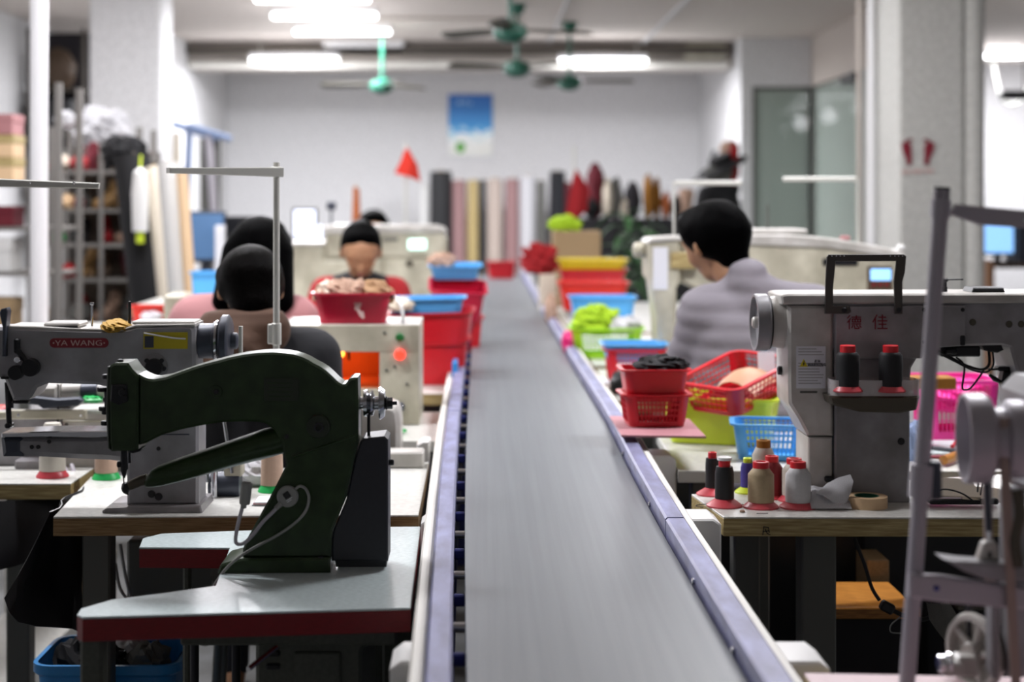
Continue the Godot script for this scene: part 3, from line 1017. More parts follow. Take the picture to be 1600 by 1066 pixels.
func green_machine() -> void:
	var o := thing("sewing_machine", "dark green long arm machine with a slanting cylinder bed on the forked table", "sewing machine", Vector3(-0.3658, 0.7599, -2.87))
	var zf := 0.0          # front plane
	var zb := -0.072
	var body := PackedVector2Array([Vector2(-0.2446, 0.3526), Vector2(-0.2355, 0.348), Vector2(-0.2275, 0.3446), Vector2(-0.2172, 0.3435), Vector2(-0.1966, 0.3469), Vector2(-0.1737, 0.3549), Vector2(-0.1486, 0.364), Vector2(-0.1257, 0.3709), Vector2(-0.1029, 0.3766), Vector2(-0.0823, 0.3823), Vector2(-0.0606, 0.3869), Vector2(-0.0389, 0.3898), Vector2(-0.0171, 0.3915), Vector2(0.0, 0.3915), Vector2(0.0171, 0.3903), Vector2(0.032, 0.388), Vector2(0.0469, 0.3835), Vector2(0.0583, 0.3783), Vector2(0.0686, 0.372), Vector2(0.08, 0.3663), Vector2(0.0903, 0.3595), Vector2(0.1017, 0.3492), Vector2(0.1109, 0.34), Vector2(0.12, 0.3343), Vector2(0.1257, 0.3355), Vector2(0.1314, 0.3435), Vector2(0.1383, 0.3469), Vector2(0.1474, 0.3469), Vector2(0.1486, 0.2897), Vector2(0.1486, 0.2326), Vector2(0.1406, 0.1983), Vector2(0.1257, 0.1297), Vector2(0.112, 0.0966), Vector2(0.1029, 0.0749), Vector2(0.1, 0.0611), Vector2(0.0994, 0.0246), Vector2(-0.0583, 0.0246), Vector2(-0.0583, 0.0383), Vector2(-0.0549, 0.0497), Vector2(-0.0503, 0.0589), Vector2(-0.032, 0.092), Vector2(-0.0114, 0.1297), Vector2(0.0046, 0.1606), Vector2(0.0194, 0.1903), Vector2(0.0149, 0.2074), Vector2(0.0114, 0.2326), Vector2(-0.0023, 0.2532), Vector2(-0.0171, 0.2646), Vector2(-0.0343, 0.2675), Vector2(-0.0617, 0.268), Vector2(-0.0892, 0.2669), Vector2(-0.1132, 0.264), Vector2(-0.1372, 0.26), Vector2(-0.1703, 0.2532), Vector2(-0.2023, 0.244), Vector2(-0.2183, 0.236), Vector2(-0.2309, 0.2292), Vector2(-0.2446, 0.2257)])
	part(o, "body", prism(body, zf, zb, 0.004), M.green_paint)
	var head := PackedVector2Array([Vector2(-0.296, 0.3652), Vector2(-0.2926, 0.3698), Vector2(-0.2857, 0.3732), Vector2(-0.2617, 0.3732), Vector2(-0.2537, 0.3618), Vector2(-0.2446, 0.3526), Vector2(-0.2435, 0.3469), Vector2(-0.2435, 0.2189), Vector2(-0.256, 0.2166), Vector2(-0.292, 0.2155), Vector2(-0.2949, 0.2326), Vector2(-0.2972, 0.3355)])
	part(o, "head", prism(head, zf + 0.006, zb - 0.004, 0.004), M.green_paint)
	part(o, "head_plate", prism(PackedVector2Array([Vector2(-0.2995, 0.3663), Vector2(-0.2937, 0.3675), Vector2(-0.2937, 0.2177), Vector2(-0.2983, 0.2212), Vector2(-0.3017, 0.2897)]), zf + 0.004, zb, 0.002), M.dark_green)
	part(o, "top_screw", cyl(0.006, 0.005, 10), M.black_iron, Vector3(-0.2812, 0.3749, -0.02))
	# window in the head with its black lever block
	part(o, "lever_block", prism(PackedVector2Array([Vector2(-0.2903, 0.3355), Vector2(-0.2629, 0.3355), Vector2(-0.2606, 0.3057), Vector2(-0.2766, 0.2989), Vector2(-0.2926, 0.3057)]), zf + 0.011, zf + 0.004, 0.002), M.black_iron)
	part(o, "lever_screw", mv(cyl(0.007, 0.006, 14), Vector3.ZERO, Vector3(90, 0, 0)), M.black_iron, Vector3(-0.2697, 0.3217, 0.013))
	# thumb screws and thread guides on the face
	for q in [[161, 591, 0.008], [156, 611, 0.012], [163, 627, 0.009], [158, 641.5, 0.011], [160, 647, 0.008], [159.5, 664, 0.009]]:
		var at := Vector3((q[0] - 430.0) * 0.001143, (893.5 - q[1]) * 0.001143, -0.025)
		part(o, "thread_guide", cat([mv(cyl(q[2] * 0.95, 0.008, 12), Vector3(0.0, 0, 0)), span(Vector3(0, -0.003, -0.007), Vector3((174.0 - q[0]) * 0.00114, 0.0022, 0.006), 0.001)]), M.black_iron, at)
	part(o, "guide_post", cat([rod(Vector3(-0.3029, 0.3492, -0.022), Vector3(-0.3029, 0.3195, -0.022), 0.0035), rod(Vector3(-0.3029, 0.3195, -0.022), Vector3(-0.3017, 0.2829, -0.022), 0.008), rod(Vector3(-0.304, 0.2829, -0.022), Vector3(-0.304, 0.26, -0.022), 0.003)]), M.black_iron)
	# presser bar, needle bar, needle
	part(o, "needle_bar", rod(Vector3(-0.2766, 0.2212, -0.03), Vector3(-0.2755, 0.1777, -0.03), 0.0072, 12), M.black_iron)
	part(o, "presser_bar", rod(Vector3(-0.2709, 0.2212, -0.04), Vector3(-0.2709, 0.188, -0.04), 0.0055, 12), M.black_iron)
	part(o, "needle_clamp", cat([mv(cyl(0.006, 0.012, 10), Vector3(-0.2829, 0.1869, -0.03), Vector3(0, 0, 90)), mv(lathe([[0.0, -0.012], [0.002, -0.012], [0.0068, 0.004], [0.0068, 0.01], [0.0, 0.01]], 12), Vector3(-0.2766, 0.1743, -0.03))]), M.black_iron)
	part(o, "needle", rod(Vector3(-0.2783, 0.1732, -0.03), Vector3(-0.2766, 0.1514, -0.03), 0.0012, 8), M.dark_steel)
	part(o, "presser_foot_catch", prism(PackedVector2Array([Vector2(-0.264, 0.2177), Vector2(-0.24, 0.2177), Vector2(-0.2435, 0.2132), Vector2(-0.256, 0.2097), Vector2(-0.2629, 0.2109)]), zf - 0.01, zf - 0.05, 0.002), M.black_iron)
	# the slanting cylinder bed
	var axis := [[222.0, 755.0, 9.5], [227, 753, 15], [238, 749.5, 18.5], [253, 745.5, 20.6], [281, 737, 22.5], [310, 728.5, 23.6], [340, 719, 24.6], [370, 709.5, 25.6], [400, 700.5, 27], [430, 693, 27], [458, 684, 27]]
	var rings := []
	for a in axis:
		var ring := PackedVector3Array()
		for j in 24:
			var u := TAU * j / 24.0
			var up := Vector3(0.29, 0.957, 0)
			ring.append(Vector3((a[0] - 430.0) * 0.001143, (893.5 - a[1]) * 0.001143, -0.036) + up * cos(u) * a[2] * 0.001143 + Vector3(0, 0, sin(u) * a[2] * 0.00118))
		rings.append(ring)
	part(o, "cylinder_bed", loft(rings), M.green_paint)
	part(o, "bed_nose", tube([Vector3(-0.2355, 0.1589, -0.036), Vector3(-0.2469, 0.156, -0.036), Vector3(-0.2595, 0.1509, -0.036), Vector3(-0.2686, 0.1469, -0.036)], [0.0103, 0.0098, 0.0092, 0.0085], 16), M.oily)
	part(o, "hook_tip", mesh(lump(Vector3(0.017, 0.022, 0.02), 0.15, 3, 10)), M.black_iron, Vector3(-0.2743, 0.1332, -0.036))
	part(o, "hook_claw", tube([Vector3(-0.2789, 0.14, -0.036), Vector3(-0.2743, 0.1343, -0.036), Vector3(-0.2697, 0.1309, -0.036)], [0.004, 0.003, 0.001], 8), M.black_iron)
	# foot
	part(o, "base", prism(PackedVector2Array([Vector2(-0.1017, -0.0029), Vector2(-0.0983, 0.0109), Vector2(-0.0926, 0.0166), Vector2(-0.0583, 0.0257), Vector2(0.0994, 0.0269), Vector2(0.0994, -0.0006), Vector2(0.0, -0.0029)]), zf + 0.012, zb - 0.03, 0.004), M.green_paint)
	part(o, "base_bolt", mv(cyl(0.006, 0.004, 10), Vector3.ZERO), M.dark_steel, Vector3(0.0823, 0.0269, 0.004))
	# bosses, screws, the raised plate
	part(o, "bearing_boss", mv(cyl(0.021, 0.012, 24), Vector3.ZERO, Vector3(90, 0, 0)), M.dark_green, Vector3(0.0777, 0.26, 0.003))
	part(o, "bearing_ring", mv(lathe([[0.0055, -0.002], [0.0085, -0.002], [0.0085, 0.002], [0.0055, 0.002], [0.0055, -0.002]], 20), Vector3.ZERO, Vector3(90, 0, 0)), M.dark_steel, Vector3(0.0789, 0.2589, 0.011))
	part(o, "oil_hole", mv(cyl(0.0042, 0.003, 14), Vector3.ZERO, Vector3(90, 0, 0)), M.black_plastic, Vector3(-0.1052, 0.3217, 0.001))
	part(o, "oil_hole_rim", mv(lathe([[0.006, -0.001], [0.012, -0.001], [0.011, 0.002], [0.006, 0.002], [0.006, -0.001]], 20), Vector3.ZERO, Vector3(90, 0, 0)), M.green_paint, Vector3(-0.1052, 0.3217, 0.0))
	part(o, "screw", mv(cyl(0.004, 0.003, 12), Vector3.ZERO, Vector3(90, 0, 0)), M.black_plastic, Vector3(0.0206, 0.2417, 0.001))
	var plate := part(o, "name_plate", box(0.062, 0.04, 0.003, 0.001), M.dark_green, Vector3(0.0114, 0.3252, 0.001))
	var bits := []
	for k in 4:
		bits.append(mv(box(0.046 - 0.006 * (k % 2), 0.0025, 0.0012, 0.0003), Vector3(-0.002, 0.012 - 0.008 * k, 0.0017)))
	part(plate, "raised_line", cat(bits), M.green_paint)
	part(o, "casting_rib", prism(PackedVector2Array([Vector2(0.0286, 0.2074), Vector2(0.08, 0.2246), Vector2(0.144, 0.2463), Vector2(0.1452, 0.2417), Vector2(0.08, 0.2189), Vector2(0.0297, 0.2017)]), zf + 0.003, zf - 0.01, 0.002), M.green_paint)
	# belt guard, pulley and drive rod at the back
	var guard := part(o, "belt_guard", prism(PackedVector2Array([Vector2(0.1509, 0.2303), Vector2(0.1577, 0.2372), Vector2(0.1943, 0.2412), Vector2(0.2012, 0.2349), Vector2(0.2012, 0.0177), Vector2(0.1006, 0.0177), Vector2(0.1012, 0.0589), Vector2(0.104, 0.0749), Vector2(0.1269, 0.1297), Vector2(0.1417, 0.1983)]), -0.004, -0.09, 0.003), M.guard_black)
	part(guard, "guard_knob", mv(cyl(0.0055, 0.012, 10), Vector3.ZERO, Vector3(0, 0, 90)), M.black_iron, Vector3(0.2046, 0.1903, -0.03))
	part(o, "guard_foot", prism(PackedVector2Array([Vector2(0.1052, 0.0189), Vector2(0.1989, 0.0189), Vector2(0.1977, 0.0051), Vector2(0.1074, 0.0051)]), -0.012, -0.08, 0.002), M.black_iron)
	var pul := part(o, "pulley", mv(lathe([[0.0, -0.004], [0.011, -0.004], [0.011, 0.005], [0.0235, 0.006], [0.0245, 0.0125], [0.017, 0.016], [0.0235, 0.02], [0.0225, 0.0235], [0.0125, 0.026], [0.0125, 0.036], [0.0, 0.036]], 28), Vector3.ZERO, Vector3(0, 0, -90)), M.steel, Vector3(0.1497, 0.2966, -0.036))
	part(pul, "handwheel_disc", mv(lathe([[0.0, 0.036], [0.029, 0.034], [0.03, 0.037], [0.024, 0.044], [0.0, 0.045]], 28), Vector3.ZERO, Vector3(0, 0, -90)), M.steel)
	part(pul, "shaft_nut", cat([mv(cyl(0.0125, 0.004, 14), Vector3(0.047, 0, 0), Vector3(0, 0, 90)), mv(lathe([[0.0, 0.048], [0.0105, 0.048], [0.0105, 0.058], [0.0, 0.058]], 6), Vector3.ZERO, Vector3(0, 0, -90)), rod(Vector3(0.058, 0, 0), Vector3(0.066, 0, 0), 0.0035)]), M.black_iron)
	part(o, "drive_rod", rod(Vector3(0.1646, 0.2897, -0.036), Vector3(0.1646, 0.2326, -0.036), 0.003), M.black_iron)
	# flexible lamp with its round switch, lying on the machine
	var l := thing("gooseneck_lamp", "small grey gooseneck lamp with a round magnetic switch stuck to the green machine", "lamp", Vector3(-0.3658, 0.7599, -2.87))
	var sw := part(l, "switch_disc", mv(cyl(0.0192, 0.009, 28, 0.002), Vector3.ZERO, Vector3(90, 0, 0)), M.grey_plastic, Vector3(0.0229, 0.1354, 0.005))
	part(sw, "rocker", box(0.0115, 0.0115, 0.004, 0.001), M.black_plastic, Vector3(-0.001, 0.003, 0.005), Vector3(0, 0, 35))
	part(sw, "print_strokes", strokes([[-0.1, -0.45, 0.5, -0.05], [0.0, -0.6, 0.45, -0.3]], 0.016, 0.0012), M.paper, Vector3(0, 0, 0.005))
	part(l, "neck", tube(smooth([Vector3(0.008, 0.1194, 0.01), Vector3(-0.0046, 0.1069, 0.014), Vector3(-0.0206, 0.0909, 0.016), Vector3(-0.0366, 0.0703, 0.018), Vector3(-0.0526, 0.0554, 0.02), Vector3(-0.064, 0.0543, 0.022), Vector3(-0.0674, 0.0634, 0.022), Vector3(-0.0629, 0.0897, 0.022), Vector3(-0.0549, 0.1206, 0.022)]), 0.0034, 8), M.stand_grey)
	part(l, "lamp_head", mv(lathe([[0.0, -0.021], [0.0088, -0.021], [0.0098, -0.018], [0.0098, 0.016], [0.006, 0.02], [0.0, 0.02]], 18), Vector3.ZERO, Vector3(0, 0, -7)), M.grey_plastic, Vector3(-0.0491, 0.1457, 0.022))
	part(l, "collar", mv(cyl(0.0055, 0.008, 12), Vector3.ZERO, Vector3(0, 0, -7)), M.grey_plastic, Vector3(-0.0531, 0.1217, 0.022))
	part(l, "strain_relief", tube([Vector3(0.0114, 0.1229, 0.008), Vector3(0.0023, 0.1149, 0.012)], [0.0055, 0.004], 10), M.grey_plastic)
	part(l, "cord", tube(smooth([Vector3(0.0377, 0.1492, 0.008), Vector3(0.0457, 0.1549, 0.012), Vector3(0.056, 0.1503, 0.014), Vector3(0.0617, 0.1354, 0.014), Vector3(0.0583, 0.116, 0.014), Vector3(0.0469, 0.0989, 0.014), Vector3(0.0251, 0.0806, 0.014), Vector3(0.0, 0.0646, 0.014), Vector3(-0.0286, 0.0497, 0.015), Vector3(-0.0594, 0.0314, 0.016), Vector3(-0.0834, 0.0109, 0.02), Vector3(-0.0972, -0.0074, 0.02), Vector3(-0.1074, -0.0234, 0.02), Vector3(-0.1132, -0.036, 0.01), Vector3(-0.1166, -0.0646, 0.0)]), 0.0026, 8), M.grey_plastic)


# ---------------------------------------------------------------- the grey cylinder-arm machine behind it


func grey_machine() -> void:
	var o := thing("sewing_machine", "grey cylinder arm machine with a dark red badge on the wood edged table", "sewing machine", Vector3(-0.6967, 0.7575, -3.43))
	var zb := -0.1
	part(o, "column", prism(PackedVector2Array([Vector2(-0.0546, 0.2199), Vector2(-0.0478, 0.2746), Vector2(0.082, 0.2882), Vector2(0.0929, 0.2746), Vector2(0.0956, 0.1926), Vector2(0.0956, 0.015), Vector2(-0.0574, 0.015), Vector2(-0.0574, 0.1079), Vector2(-0.0601, 0.138)]), 0.0, zb, 0.006), M.machine_grey)
	part(o, "arm", prism(PackedVector2Array([Vector2(-0.3688, 0.3948), Vector2(-0.3142, 0.3961), Vector2(-0.2322, 0.3948), Vector2(-0.1639, 0.392), Vector2(-0.0683, 0.3907), Vector2(-0.0341, 0.3989), Vector2(0.082, 0.4002), Vector2(0.0888, 0.3907), Vector2(0.0902, 0.2705), Vector2(-0.0546, 0.2582), Vector2(-0.1229, 0.2732), Vector2(-0.2254, 0.2759), Vector2(-0.2486, 0.2664), Vector2(-0.2595, 0.2472), Vector2(-0.2677, 0.2404), Vector2(-0.3005, 0.2404), Vector2(-0.3196, 0.2882), Vector2(-0.3688, 0.2882)]), 0.004, zb, 0.007), M.machine_grey)
	part(o, "arm_cover", prism(PackedVector2Array([Vector2(-0.3114, 0.3989), Vector2(-0.2431, 0.3975), Vector2(-0.1639, 0.3927), Vector2(-0.0683, 0.3914), Vector2(-0.0382, 0.4016), Vector2(0.0888, 0.403), Vector2(0.0888, 0.3961), Vector2(-0.0382, 0.3934), Vector2(-0.0683, 0.3866), Vector2(-0.1639, 0.3866), Vector2(-0.3114, 0.3893)]), 0.001, zb - 0.002, 0.002), M.machine_white)
	part(o, "top_plate", span(Vector3(-0.0492, 0.4002, -0.01), Vector3(0.0861, 0.4071, -0.09)), M.machine_white)
	part(o, "top_plate", span(Vector3(-0.2377, 0.3934, -0.01), Vector3(-0.1612, 0.4043, -0.09)), M.machine_white)
	part(o, "plate_gap", span(Vector3(-0.2322, 0.3941, -0.008), Vector3(-0.1639, 0.3975, -0.03)), M.black_iron)
	part(o, "cylinder_arm", prism(PackedVector2Array([Vector2(-0.2978, 0.1639), Vector2(-0.2322, 0.1626), Vector2(-0.1298, 0.1626), Vector2(-0.0546, 0.1653), Vector2(-0.0546, 0.1052), Vector2(-0.0956, 0.1106), Vector2(-0.1639, 0.1134), Vector2(-0.2595, 0.1188), Vector2(-0.28, 0.1188), Vector2(-0.2978, 0.1216)]), 0.0, zb + 0.02, 0.012), M.machine_grey)
	part(o, "arm_top", prism(PackedVector2Array([Vector2(-0.3237, 0.1694), Vector2(-0.2322, 0.1735), Vector2(-0.082, 0.1748), Vector2(-0.0546, 0.1721), Vector2(-0.0546, 0.1653), Vector2(-0.1229, 0.1598), Vector2(-0.2322, 0.1612), Vector2(-0.3237, 0.1598)]), 0.004, zb + 0.015, 0.002), M.steel)
	part(o, "arm_slot", span(Vector3(-0.2295, 0.1598, 0.002), Vector3(-0.1284, 0.1646, -0.01)), M.black_iron)
	part(o, "arm_end_cap", prism(PackedVector2Array([Vector2(-0.3265, 0.1571), Vector2(-0.3224, 0.1626), Vector2(-0.2951, 0.1626), Vector2(-0.2787, 0.1571), Vector2(-0.2787, 0.1188), Vector2(-0.3224, 0.1188)]), 0.004, zb + 0.02, 0.01), M.slate)
	part(o, "base_plate", prism(PackedVector2Array([Vector2(-0.1052, -0.0027), Vector2(-0.1052, 0.0068), Vector2(-0.0956, 0.0123), Vector2(-0.0546, 0.0137), Vector2(-0.0478, 0.0178), Vector2(0.1038, 0.0178), Vector2(0.1079, -0.0027)]), 0.02, zb - 0.03, 0.003), M.machine_pale)
	for q in [[77, 690], [50, 698.5], [60, 698.5], [248, 701], [237, 772], [248, 776]]:
		part(o, "screw", mv(cyl(0.0045 if q[1] < 770 else 0.008, 0.003, 12), Vector3.ZERO, Vector3(90, 0, 0)), M.black_plastic, Vector3((q[0] - 240.0) * 0.001366, (801.0 - q[1]) * 0.001366, 0.002))
	part(o, "cover_line", span(Vector3(-0.0464, 0.1653, 0.001), Vector3(0.0765, 0.168, -0.002), 0.0005), M.slate)
	var fl := part(o, "bearing_flange", mv(lathe([[0.0, -0.004], [0.027, -0.004], [0.027, 0.004], [0.02, 0.006], [0.0, 0.006]], 28), Vector3.ZERO, Vector3(90, 0, 0)), M.machine_grey, Vector3(0.0041, 0.3114, 0.006))
	part(fl, "bearing_cap", mv(cyl(0.019, 0.012, 24), Vector3.ZERO, Vector3(90, 0, 0)), M.black_iron, Vector3(0, 0, 0.008))
	for q in [[-0.016, 0.014], [0.016, 0.014], [-0.021, -0.003], [0.021, -0.003]]:
		part(fl, "flange_screw", mv(cyl(0.005, 0.006, 10), Vector3.ZERO, Vector3(90, 0, 0)), M.black_iron, Vector3(q[0], q[1], 0.008))
	# badge and sticker
	var badge := part(o, "badge", prism(capsule_outline(0.126, 0.0205), 0.006, 0.0, 0.001), M.label_red, Vector3(-0.1578, 0.3624, 0.0))
	var tx := part(badge, "lettering", lettering("YA WANG", 0.0118, 0.001, 400), M.ink_pale, Vector3(0, 0, 0.0066))
	tx.scale = Vector3(1.5, 1, 1)
	for sx in [-1, 1]:
		part(badge, "badge_dot", mv(cyl(0.0018, 0.001, 8, 0.0002), Vector3.ZERO, Vector3(90, 0, 0)), M.ink_pale, Vector3(0.054 * sx, 0, 0.0066))
	var st := part(o, "sticker", span(Vector3(-0.0205, 0.3497, 0.004), Vector3(0.0738, 0.3852, 0.006), 0.0005), M.label_yellow)
	part(st, "code_patch", span(Vector3(-0.0178, 0.3524, 0.0055), Vector3(0.0014, 0.377, 0.0068), 0.0003), M.slate)
	part(st, "tape_strip", tube(smooth([Vector3(-0.0191, 0.3838, 0.007), Vector3(0.0205, 0.377, 0.008), Vector3(0.0478, 0.3729, 0.008), Vector3(0.0697, 0.3715, 0.007)]), 0.0018, 6), M.paper)
	# handwheel and motor coupling
	var hw := part(o, "handwheel", mv(lathe([[0.0, 0.0], [0.038, 0.0], [0.038, 0.03], [0.042, 0.031], [0.042, 0.037], [0.037, 0.038], [0.036, 0.044], [0.052, 0.046], [0.057, 0.05], [0.057, 0.062], [0.05, 0.067], [0.018, 0.068], [0.018, 0.08], [0.012, 0.084], [0.0, 0.084]], 32), Vector3.ZERO, Vector3(0, 0, -90)), M.slate, Vector3(0.0902, 0.362, -0.05))
	part(hw, "steel_ring", mv(lathe([[0.036, 0.036], [0.0455, 0.036], [0.0455, 0.041], [0.036, 0.041], [0.036, 0.036]], 32), Vector3.ZERO, Vector3(0, 0, -90)), M.steel)
	# posts on top
	part(o, "thread_post", cat([rod(Vector3(-0.1434, 0.3934, -0.05), Vector3(-0.1434, 0.4412, -0.05), 0.0022), mv(cyl(0.0045, 0.006, 10), Vector3(-0.1434, 0.4426, -0.05))]), M.steel)
	part(o, "release_lever", cat([rod(Vector3(-0.0642, 0.392, -0.06), Vector3(-0.0642, 0.4467, -0.06), 0.0035)]), M.black_iron)
	part(o, "spool_pin", rod(Vector3(0.183, 0.3128, -0.02), Vector3(0.183, 0.3961, -0.02), 0.0045, 10), M.stand_white)
	part(o, "pin_arm", span(Vector3(0.1366, 0.3019, -0.01), Vector3(0.1912, 0.3155, -0.03)), M.slate)
	# take-up and tension at the head
	part(o, "thread_guard", prism(PackedVector2Array([Vector2(-0.3237, 0.4276), Vector2(-0.3196, 0.4358), Vector2(-0.3087, 0.4385), Vector2(-0.306, 0.4303), Vector2(-0.3101, 0.3907), Vector2(-0.3101, 0.3347), Vector2(-0.3183, 0.3347), Vector2(-0.3169, 0.3975)]), 0.02, -0.01, 0.002), M.slate)
	part(o, "tension_unit", cat([mv(cyl(0.019, 0.02, 20), Vector3(-0.2582, 0.3114, 0.014), Vector3(90, 0, 0)), mv(cyl(0.0155, 0.022, 20), Vector3(-0.2896, 0.3005, 0.014), Vector3(90, 0, 0)), mv(box(0.012, 0.032, 0.012), Vector3(-0.2882, 0.3565, 0.01)), rod(Vector3(-0.2882, 0.3497, 0.012), Vector3(-0.2664, 0.321, 0.012), 0.006)]), M.black_iron)
	part(o, "tension_knob", mv(cyl(0.007, 0.01, 14), Vector3.ZERO, Vector3(90, 0, 0)), M.steel, Vector3(-0.2841, 0.3278, 0.022))
	part(o, "needle_bar", cat([rod(Vector3(-0.321, 0.2746, -0.03), Vector3(-0.3169, 0.1817, -0.03), 0.006), rod(Vector3(-0.3155, 0.2582, -0.03), Vector3(-0.3155, 0.2199, -0.03), 0.008), span(Vector3(-0.3251, 0.1762, -0.02), Vector3(-0.3114, 0.1871, -0.05))]), M.black_iron)
	part(o, "arm_bracket", span(Vector3(-0.306, 0.2309, -0.01), Vector3(-0.2705, 0.2377, -0.03)), M.black_iron)
	part(o, "thread_finger", span(Vector3(-0.3237, 0.2855, 0.012), Vector3(-0.306, 0.291, 0.0)), M.black_iron)
	var cl := solo("cloth_scrap", "ochre yellow rag draped over the top of the grey machine", "rag", mesh(lump(Vector3(0.062, 0.028, 0.14), 0.35, 5, 14)), M.cloth_yellow, Vector3(-0.7863, 1.1395, -3.47))
	cl.rotation_degrees.y = 8


# ---------------------------------------------------------------- the big pale machine across the belt


func white_machine() -> void:
	var o := thing("sewing_machine", "large pale grey machine with a red maker's mark and two black thread cones", "sewing machine", Vector3(0.7774, 0.7579, -3.53))
	part(o, "column", prism(PackedVector2Array([Vector2(0.0014, 0.4344), Vector2(0.2067, 0.4344), Vector2(0.1926, 0.336), Vector2(0.1701, 0.298), Vector2(0.1673, 0.2629), Vector2(0.1673, 0.0), Vector2(0.0014, 0.0)]), 0.0, -0.16, 0.004), M.machine_pale)
	part(o, "arm", prism(PackedVector2Array([Vector2(-0.0042, 0.4456), Vector2(0.5581, 0.4485), Vector2(0.5581, 0.2067), Vector2(0.4119, 0.2067), Vector2(0.4035, 0.291), Vector2(0.3894, 0.3416), Vector2(0.3697, 0.3472), Vector2(0.1926, 0.343), Vector2(-0.0042, 0.336)]), -0.006, -0.15, 0.005), M.machine_pale)
	part(o, "top_cover", prism(PackedVector2Array([Vector2(-0.1167, 0.4555), Vector2(-0.1111, 0.459), Vector2(-0.0998, 0.4604), Vector2(0.5581, 0.4625), Vector2(0.5581, 0.4414), Vector2(-0.0998, 0.4372), Vector2(-0.1139, 0.4372)]), 0.004, -0.165, 0.004), M.machine_white)
	part(o, "side_housing", prism(PackedVector2Array([Vector2(-0.0998, 0.4344), Vector2(-0.0014, 0.4344), Vector2(-0.0014, 0.1483), Vector2(-0.0576, 0.1483), Vector2(-0.0773, 0.1856), Vector2(-0.0984, 0.2193), Vector2(-0.0998, 0.2629)]), 0.0, -0.15, 0.006), M.machine_white)
	part(o, "lower_cover", prism(PackedVector2Array([Vector2(-0.0562, 0.1448), Vector2(-0.0028, 0.1448), Vector2(-0.0028, 0.0), Vector2(-0.0562, 0.0)]), -0.002, -0.14, 0.003), M.machine_white)
	part(o, "front_plate", prism(PackedVector2Array([Vector2(0.0028, 0.433), Vector2(0.2882, 0.4351), Vector2(0.2875, 0.3472), Vector2(0.2038, 0.3416), Vector2(0.1926, 0.3191), Vector2(0.0028, 0.3163)]), 0.005, -0.005, 0.0015), M.machine_pale)
	for q in [[1443, 484], [1503, 484], [1503, 534], [1443, 534]]:
		part(o, "plate_screw", mv(cyl(0.0045, 0.003, 10), Vector3.ZERO, Vector3(90, 0, 0)), M.black_iron, Vector3((q[0] - 1303.0) * 0.0014058, (787.0 - q[1]) * 0.0014058, 0.006))
	for q in [[1521, 504], [1578, 507], [1597, 507]]:
		part(o, "arm_plug", mv(cyl(0.0075, 0.003, 14), Vector3.ZERO, Vector3(90, 0, 0)), M.oily, Vector3((q[0] - 1303.0) * 0.0014058, (787.0 - q[1]) * 0.0014058, -0.005))
	part(o, "plate_latch", span(Vector3(0.2755, 0.3472, 0.008), Vector3(0.2868, 0.3697, 0.0)), M.black_iron)
	part(o, "cover_latch", mv(cyl(0.008, 0.006, 12), Vector3.ZERO, Vector3(90, 0, 0)), M.black_plastic, Vector3(0.1476, 0.1364, 0.0))
	part(o, "side_knob", mv(cyl(0.01, 0.012, 12), Vector3.ZERO, Vector3(0, 0, 90)), M.black_plastic, Vector3(-0.1026, 0.284, -0.08))
	part(o, "lower_knob", span(Vector3(-0.0211, 0.0478, 0.006), Vector3(0.0, 0.0605, -0.004)), M.black_plastic)
	# handwheel
	var hw := part(o, "handwheel", mv(lathe([[0.0, 0.016], [0.02, 0.016], [0.054, 0.013], [0.058, 0.0], [0.0635, 0.0], [0.0645, 0.004], [0.0645, 0.027], [0.061, 0.031], [0.0, 0.031]], 36), Vector3.ZERO, Vector3(0, 0, -90)), M.machine_grey, Vector3(-0.1631, 0.3922, -0.075))
	part(hw, "hub_knob", mv(cyl(0.013, 0.02, 18, 0.004), Vector3(0.006, 0, 0), Vector3(0, 0, 90)), M.machine_white)
	part(hw, "wheel_ring", mv(cyl(0.061, 0.004, 36), Vector3(0.0325, 0, 0), Vector3(0, 0, 90)), M.black_plastic)
	part(o, "wheel_neck", mv(lathe([[0.0, 0.0], [0.057, 0.0], [0.0575, 0.01], [0.06, 0.036], [0.0, 0.036]], 32), Vector3.ZERO, Vector3(0, 0, -90)), M.machine_white, Vector3(-0.1336, 0.3936, -0.075))
	# black bracket on top
	var br := part(o, "top_bracket", prism(PackedVector2Array([Vector2(-0.0183, 0.5412), Vector2(-0.0141, 0.5476), Vector2(0.1504, 0.5483), Vector2(0.156, 0.5441), Vector2(0.1532, 0.5089), Vector2(0.1476, 0.4878), Vector2(0.1476, 0.4175), Vector2(0.1307, 0.4175), Vector2(0.1286, 0.4878), Vector2(0.1336, 0.5328), Vector2(0.0014, 0.5321), Vector2(-0.0014, 0.5019), Vector2(-0.0042, 0.4738), Vector2(-0.0042, 0.4358), Vector2(0.0323, 0.4344), Vector2(0.0351, 0.4217), Vector2(0.0295, 0.4175), Vector2(-0.0225, 0.4175), Vector2(-0.0211, 0.4878)]), 0.012, 0.007, 0.0012), M.bracket_grey)
	for q in [1317, 1402]:
		part(br, "bracket_screw", mv(cyl(0.006, 0.004, 10), Vector3.ZERO, Vector3(90, 0, 0)), M.black_plastic, Vector3((q - 1303.0) * 0.0014058, (787.0 - 484.0) * 0.0014058, 0.013))
	for q in [1298, 1305, 1311, 1317, 1389, 1396, 1402, 1408]:
		part(br, "thread_hole", mv(cyl(0.0013, 0.0012, 8), Vector3.ZERO, Vector3(90, 0, 0)), M.paper, Vector3((q - 1303.0) * 0.0014058, (787.0 - 400.0) * 0.0014058, 0.0122))
